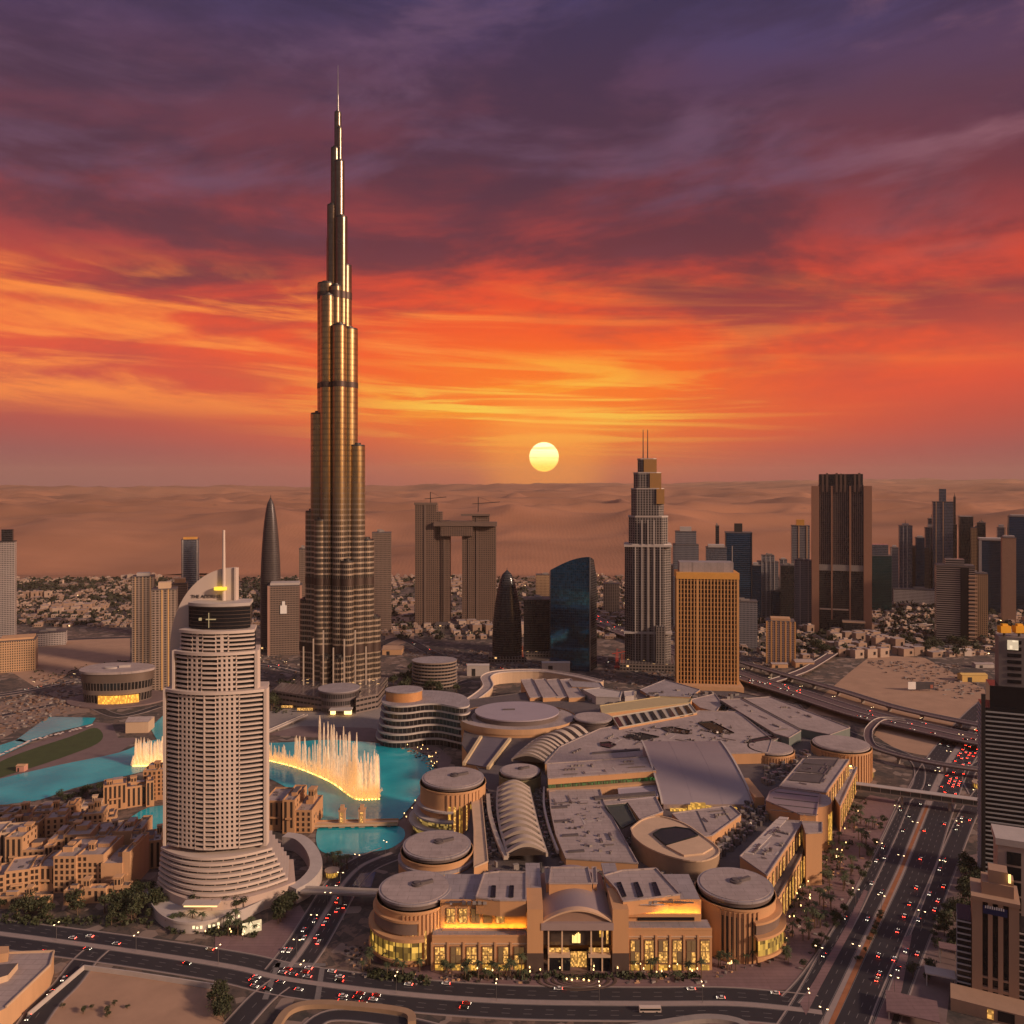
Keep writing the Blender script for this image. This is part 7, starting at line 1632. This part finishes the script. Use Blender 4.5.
for line, st, lab, z in ((FRONT, 58, 'twin armed street lamp on the front road median', .3), (BLVD[:int(len(BLVD) * .8)], 75, 'twin armed street lamp on the boulevard median', .4), (LEFTR, 30, 'twin armed street lamp on the access road beside the white hotel', .3), (HWY[10:], 60, 'twin armed street lamp on the elevated highway', 8.0), (SIDE2, 90, 'twin armed street lamp along the service road by the stone block', .2), (SIDE1, 90, 'twin armed street lamp along the mall side service road', .2), (WEST, 60, 'twin armed street lamp on the western road', .2)):
    for x, y, h in along(line, st, st / 2): lamp(x, y, h, lab, lab.replace('twin armed street lamp', 'street lamps'), z)
# little lanterns on the forecourt
def lantern(x, y, label, group, z=0.0):
    if 'lt' not in WINM:
        q = MB(); q.cyl(0, 0, .12, 0, 3.6, 6); a = q.build('post', DSTEEL, None); q = MB(); q.cyl(0, 0, .34, 3.6, 4.5, 8, r1=.26); b = q.build('lantern_glass', glow('lantern_glow', (1, .60, .22), 4.5), None); WINM['lt'] = (a.data, b.data); bpy.data.objects.remove(a); bpy.data.objects.remove(b)
    t = bpy.data.objects.new('garden_lantern', None); COL.objects.link(t); t.location = (x, y, z); t['label'] = label; t['category'] = 'lantern'; t['group'] = group
    for nm, me in zip(('post', 'lantern_glass'), WINM['lt']):
        o = bpy.data.objects.new(nm, me); COL.objects.link(o); o.parent = t
def lscatter(poly, n, lab, grp):
    P = [G(a, b) for a, b in poly]; c = 0; g = 0
    while c < n and g < 5000:
        g += 1; p = (rnd.uniform(min(q[0] for q in P), max(q[0] for q in P)), rnd.uniform(min(q[1] for q in P), max(q[1] for q in P)))
        if inside(p, P): lantern(*p, lab, grp); c += 1
lscatter([(445, 969), (705, 969), (770, 945), (770, 958), (700, 980), (445, 978)], 36, 'glowing lantern on the forecourt before the mall front', 'lanterns before the mall')
lscatter([(785, 915), (840, 832), (858, 815), (862, 822), (810, 915), (785, 950)], 30, 'glowing lantern beside the mall east wing', 'lanterns by the east wing')
lscatter([(170, 926), (255, 938), (250, 944), (170, 932)], 8, 'glowing lantern below the white hotel deck', 'lanterns below the hotel')
lscatter([(372, 735), (440, 752), (436, 775), (420, 752), (380, 742)], 26, 'glowing lantern on the lake promenade under the wavy terraced block', 'lanterns on the promenade')
lscatter([(400, 815), (432, 790), (428, 800), (408, 830)], 10, 'glowing lantern on the promenade by the lakeside drum', 'lanterns by the lakeside drum')
# ---------------------------------------------------------------- vehicles
def car_proto(col, nm, head, tail, kind='car'):
    L, Wd, Hh = (4.6, 1.85, 1.45) if kind == 'car' else (5.0, 1.95, 1.85)
    def sh(prof, hw): 
        q = MB(); n = len(prof)
        for s in (1,):
            for i in range(n):
                a, b = prof[i], prof[(i + 1) % n]; q.face([(a[0], -hw(a), a[1]), (b[0], -hw(b), b[1]), (b[0], hw(b), b[1]), (a[0], hw(a), a[1])])
        q.face([(p[0], -hw(p), p[1]) for p in reversed(prof)]); q.face([(p[0], hw(p), p[1]) for p in prof]); return q
    pr = [(-L / 2, .35), (L / 2, .35), (L / 2, .72), (L * .24, .86), (-L * .40, .9), (-L / 2, .82)]
    out = [('body', sh(pr, lambda p: Wd / 2), mat('car_paint_' + nm, col, .25, .2, var=.03, spec=.6))]
    gp = [(-L * .40, .88), (L * .24, .84), (L * .10, Hh), (-L * .26, Hh)]
    out.append(('cabin', sh(gp, lambda p: Wd / 2 * (.98 if p[1] < 1 else .80)), mat('car_glass', (.02, .02, .024), .1, .3)))
    rf = MB(); rf.box(-L * .08, 0, Hh, Hh + .06, L * .36, Wd * .8); out.append(('roof', rf, mat('car_paint_' + nm, col, .25, .2)))
    for x in (-L * .31, L * .31):
        for y in (-1, 1):
            w = MB(); n = 10; A = [(x + .33 * math.cos(2 * math.pi * i / n), .33 + .33 * math.sin(2 * math.pi * i / n)) for i in range(n)]
            yy = y * Wd / 2
            w.face([(p[0], yy + .04 * y, p[1]) for p in A]); 
            for i in range(n): w.face([(A[i][0], yy + .04 * y, A[i][1]), (A[(i + 1) % n][0], yy + .04 * y, A[(i + 1) % n][1]), (A[(i + 1) % n][0], yy - .2 * y, A[(i + 1) % n][1]), (A[i][0], yy - .2 * y, A[i][1])])
            out.append(('wheel', w, mat('tyre', (.02, .02, .02), .8)))
    for y in (-.62, .62):
        h = MB(); h.box(L / 2 + .02, y, .58, .74, .08, .42); out.append(('headlight', h, glow('headlamp', (1, .86, .62), head)))
        b = MB(); b.box(-L / 2 - .02, y, .60, .84, .08, .46); out.append(('tail_light', b, glow('tail_lamp', (1.0, .04, .02), tail)))
    res = []
    for n_, q, m in out:
        o = q.build(n_, m, None); res.append((n_, o.data)); bpy.data.objects.remove(o)
    return res
HEAD, TAIL = 8.0, 24.0
CARS = {c: car_proto(v, c, HEAD, TAIL) for c, v in (('white', (.72, .70, .68)), ('silver', (.42, .41, .41)), ('black', (.02, .02, .022)), ('red', (.35, .03, .025)), ('sand', (.42, .31, .2)), ('grey', (.16, .16, .17)))}
CW = ['white', 'white', 'white', 'silver', 'silver', 'black', 'grey', 'red', 'sand']
NCAR = [0]
def car(x, y, h, z, where, group, colr=None):
    if NCAR[0] >= 300: return
    NCAR[0] += 1; c = colr or rnd.choice(CW); t = bpy.data.objects.new('car', None); COL.objects.link(t); t.location = (x, y, z); t.rotation_euler = (0, 0, h); t['label'] = c + ' car ' + where; t['category'] = 'car'; t['group'] = c + ' ' + group
    for nm, me in CARS[c]:
        o = bpy.data.objects.new(nm, me); COL.objects.link(o); o.parent = t
def traffic(line, w, med, lanes, n, where, group, z, rng=(0, 1), sides=(1, -1)):
    """right-hand traffic: cars on the right of the line follow it, on the left come against it"""
    Ls = [0.0]
    for a, b in zip(line, line[1:]): Ls.append(Ls[-1] + math.dist(a, b))
    used = []; k = 0; g = 0
    while k < n and g < n * 60:
        g += 1; s = rnd.uniform(rng[0], rng[1]) * Ls[-1]; sd = rnd.choice(sides); ln = rnd.randrange(lanes); half = (w - med) / 2
        if any(abs(s - u[0]) < 6.6 and u[1] == sd and u[2] == ln for u in used): continue
        i = max(j for j in range(len(Ls)) if Ls[j] <= s); i = min(i, len(line) - 2); f = (s - Ls[i]) / max(1e-6, Ls[i + 1] - Ls[i]); a, b = Vector(line[i]), Vector(line[i + 1]); p = a + (b - a) * f; d = (b - a).normalized(); r = Vector((d.y, -d.x))
        off = med / 2 + .5 + (half - 1) * (ln + .5) / lanes; q = p + r * off * sd; used.append((s, sd, ln)); k += 1
        car(q.x, q.y, math.atan2(d.y, d.x) + (0 if sd > 0 else math.pi), z, where, group)
# boulevard: dense red queue beyond the footbridge, sparse nearer
traffic(BLVD, 42, 5.5, 4, 70, 'queueing on the boulevard beyond the grey footbridge', 'cars queueing beyond the footbridge', .28, (.56, .86), (1,))
traffic(BLVD, 42, 5.5, 4, 16, 'queueing on the boulevard just this side of the grey footbridge', 'cars queueing before the footbridge', .28, (.47, .55), (1,))
traffic(BLVD, 42, 5.5, 4, 12, 'driving away up the right half of the boulevard', 'cars on the right half of the boulevard', .28, (.1, .46), (1,))
traffic(BLVD, 42, 5.5, 4, 20, 'coming down the left half of the boulevard', 'cars on the left half of the boulevard', .28, (.08, .8), (-1,))
traffic(FRONT, 30, 4, 3, 22, 'waiting on the front road right of the crossing', 'cars waiting on the front road', .28, (.41, .56), (1, -1))
traffic(FRONT, 30, 4, 3, 7, 'on the front road left of the crossing', 'cars on the left front road', .28, (.03, .36), (1, -1))
traffic(FRONT, 30, 4, 3, 8, 'on the front road below the mall entrance', 'cars below the mall entrance', .28, (.58, .98), (1, -1))
traffic(LEFTR, 26, 3, 3, 16, 'on the access road beside the white hotel', 'cars on the access road', .3, (.08, .7), (1, -1))
traffic(HWY, 40, 2, 5, 80, 'on the elevated highway', 'cars on the elevated highway', 8.02, (.18, .97), (1, -1))
traffic(SIDE2, 13, 0, 1, 5, 'on the service road by the brown stone block', 'cars on the right service road', .28, (.1, .8), (1,))
traffic(WEST, 24, 3, 3, 14, 'on the western road near the theatre', 'cars on the western road', .26, (.1, .9), (1, -1))
traffic(MID, 20, 0, 2, 10, 'on the avenue behind the tallest tower', 'cars on the rear avenue', .24, (.2, .95), (1, -1))
traffic(LOTR, 15, 0, 1, 3, 'parked on the side street by the sandy lot', 'cars by the sandy lot', .27, (.3, .8), (-1,))
traffic(SIDE2, 13, 0, 1, 9, 'parked beside the service road under the striped tower', 'cars parked under the striped tower', .28, (.15, .8), (-1,))
for k, (px, py, w, d, h, lab) in enumerate(((940, 985, 16, 9, 7, 'pale flat canopy on posts at the left foot of the brown stone block'), (912, 1016, 26, 20, 5, 'wide low pink roof with pale edge in the bottom right corner'), (948, 962, 10, 8, 9, 'small white framed gate house left of the brown stone block'))):
    x, y = G(px, py); t = thing('canopy', lab, 'canopy', (x, y, 0)); q = MB(); q.box(x, y, h, h + .7, w, d, -.4); q.build('roof', [PINK, PALE, WHITE][(k + 1) % 3 if k != 1 else 0], t)
    for sx in (-.45, .45):
        for sy in (-.42, .42): q = MB(); q.box(x + w * sx * math.cos(.4) + d * sy * math.sin(.4), y - w * sx * math.sin(.4) + d * sy * math.cos(.4), 0, h, .6, .6, -.4); q.build('post', PALE, t)
scatter('leafy_tree', [(905, 990), (925, 950), (948, 905), (955, 908), (940, 965), (920, 1000)], 16, 'leafy tree in the paved strip left of the brown stone block', 'trees on the right paved strip', .7, 1.1)
# bus stop shelter and bus, small canopy
def bus():
    x, y = G(650, 1012); t = thing('bus', 'long pale bus on the near kerb of the front road', 'bus', (x, y, 0)); q = MB(); q.box(x, y, .5, 3.1, 12, 2.5); q.build('body', WHITE, t); q = MB(); q.box(x, y - .02, 1.5, 2.6, 11.4, 2.56); q.build('window', DGL, t)
    for dx in (-4, 3.6):
        for s in (-1, 1): q = MB(); q.box(x + dx, y + s * 1.1, 0.0, .95, .95, .4); q.build('wheel', mat('tyre', (.02, .02, .02), .8), t)
bus()
def advert():
    x, y = G(252, 934); t = thing('advertising_board', 'lit cream advertising board on the verge below the white hotel', 'sign board', (x, y, 0))
    q = MB(); q.box(x, y, 1, 8, 12, .8, .5); q.build('panel', litpane('poster_light', (1, .74, .42), 1.5, .25, .5), t)
    for s in (-1, 1): q = MB(); q.box(x + s * 4 * math.cos(.5), y + s * 4 * math.sin(.5) + .6, 0, 1.2, .4, .4); q.build('post', STEEL, t)
advert()
# plaza rings before the entrance
rg = thing('ring_fountain', 'round paved court of dark rings with small lamps before the mall entrance', 'plaza fountain', (*G(577, 982), 0))
x_, y_ = G(577, 981)
for i in range(5):
    q = MB(); r_ = 4 + i * 3.2; n = 40
    for k in range(n):
        a, b = 2 * math.pi * k / n, 2 * math.pi * (k + 1) / n; q.prism([(x_ + r_ * 1.3 * math.cos(a), y_ + r_ * .55 * math.sin(a)), (x_ + r_ * 1.3 * math.cos(b), y_ + r_ * .55 * math.sin(b)), (x_ + (r_ + 1.3) * 1.3 * math.cos(b), y_ + (r_ + 1.3) * .55 * math.sin(b)), (x_ + (r_ + 1.3) * 1.3 * math.cos(a), y_ + (r_ + 1.3) * .55 * math.sin(a))], .1, .5)
    q.build('ring', mat('dark_granite', (.09, .06, .05), .4), rg, smooth=False)
for dx, dy in ((-6, 1), (-3, 0), (0, 1.2), (4, .2), (7, -.6)): q = MB(); q.cyl(x_ + dx, y_ + dy, .5, .5, 1.0, 8); q.build('lamp', glow('lantern_glow', (1, .60, .22), 4.5), rg)
# parasols along the pool, lit pavilions, a red crane, curved walls at the bottom edge
def parasols():
    q = MB(); q.cyl(0, 0, .08, 0, 2.6, 5); a = q.build('pole', STEEL, None); q = MB(); q.cyl(0, 0, 2.0, 2.3, 3.1, 8, r1=.05, bottom=True); b = q.build('canopy', WHITE, None); ms = (a.data, b.data)
    for o in (a, b): bpy.data.objects.remove(o)
    L = [G(p, r_) for p, r_ in ((-10, 762), (30, 743), (62, 735), (96, 726))]
    for x, y, h in along(L, 4.2):
        for k in (0, 1):
            if rnd.random() < .35: continue
            t = bpy.data.objects.new('sun_parasol', None); COL.objects.link(t); t.location = (x + rnd.uniform(-1, 1), y - 3 + 5 * k + rnd.uniform(-1, 1), .4); t['label'] = 'small white parasol between the lawn and the long pool'; t['category'] = 'parasol'; t['group'] = 'white parasols by the long pool'
            for nm, me in zip(('pole', 'canopy'), ms): o = bpy.data.objects.new(nm, me); COL.objects.link(o); o.parent = t
parasols()
for (px, py, r, h, lab) in ((332, 876, 5, 6, 'small amber lit pavilion beside the access road under the pond'), (866, 776, 8, 9, 'amber lit round pavilion where the grey footbridge meets the mall'), (981, 788, 7, 7, 'amber glowing stand-in for the yellow lawn right of the boulevard beyond the footbridge')):  # the last one is an added glowing body where a yellow lawn lies
    x, y = G(px, py); t = thing('pavilion', lab, 'pavilion', (x, y, 0)); q = MB(); q.cyl(x, y, r * .85, 0, h * .7, 20); q.build('lit_wall', SHOPY, t); q = MB(); q.cyl(x, y, r * 1.1, h * .7, h * .8, 20, bottom=True); q.cyl(x, y, r * 1.0, h * .8, h, 20, r1=.3); q.build('roof', SAND2, t)
    
    for k in range(9): q = MB(); q.box(x + r * math.cos(k * .7), y + r * math.sin(k * .7), 0, h * .7, .4, .4); q.build('post', STEEL, t)
def red_crane():
    x, y = G(617, 668); t = thing('red_crane', 'red lattice crane on the ground left of the tapered grey tower', 'crane', (x, y, 0)); m = mat('crane_red', (.50, .07, .05), .5)
    q = MB()
    for dx in (-1.5, 1.5):
        for dy in (-1.5, 1.5): q.bar((x + dx, y + dy, 0), (x + dx, y + dy, 24), .7)
    for k in range(6): q.bar((x - 1.5, y - 1.5, 4 * k), (x + 1.5, y - 1.5, 4 * k + 4), .5)
    q.build('tower', m, t); q = MB(); q.bar((x - 8, y, 23), (x + 13, y - 2, 27), 1.2); q.bar((x, y, 24), (x, y, 31), .8); q.bar((x, y, 31), (x + 12, y - 2, 27), .3); q.build('jib', m, t); q = MB(); q.box(x, y, 0, 3, 9, 7); q.build('base', m, t)
red_crane()
for lab, pts, m in (('curved sandy retaining wall at the bottom edge left of the middle', [(276, 1030), (288, 1014), (310, 1007), (350, 1008), (405, 1015), (412, 1026)], mat('brown_wall', (.30, .19, .115), .85, var=.2)), ('curved pale wall at the bottom edge right of the middle', [(596, 1036), (660, 1027), (705, 1021), (738, 1025), (752, 1036)], CONC)):
    L = [G(a, b) for a, b in spline(pts, 6)]; L = [p[:2] for p in L]; q = MB(); a, c = offs(L, 2.2), offs(L, -2.2)
    for i in range(len(L) - 1): q.prism([a[i], a[i + 1], c[i + 1], c[i]], 0, 2.6)
    tag(q.build('retaining_wall', m, None, smooth=False), lab, 'wall')
# ---------------------------------------------------------------- the air
def haze():
    q = MB(); q.prism([(-26000, -700), (26000, -700), (26000, 26400), (-26000, 26400)], -1.0, 925.0, bottom=True)
    m = bpy.data.materials.new('haze_air'); m.use_nodes = True; t = NT(m.node_tree)
    v = t.n('ShaderNodeVolumePrincipled', {'Color': (.90, .66, .52, 1), 'Density': HAZE, 'Anisotropy': 0.0}); o = t.n('ShaderNodeOutputMaterial', None, None); t.nt.links.new(v, o.inputs['Volume'])
    b = q.build('haze', m, None, smooth=False); b['kind'] = 'stuff'; b['label'] = 'warm dusty haze hanging over the city and the desert'
HAZE = 2.1e-5
haze()
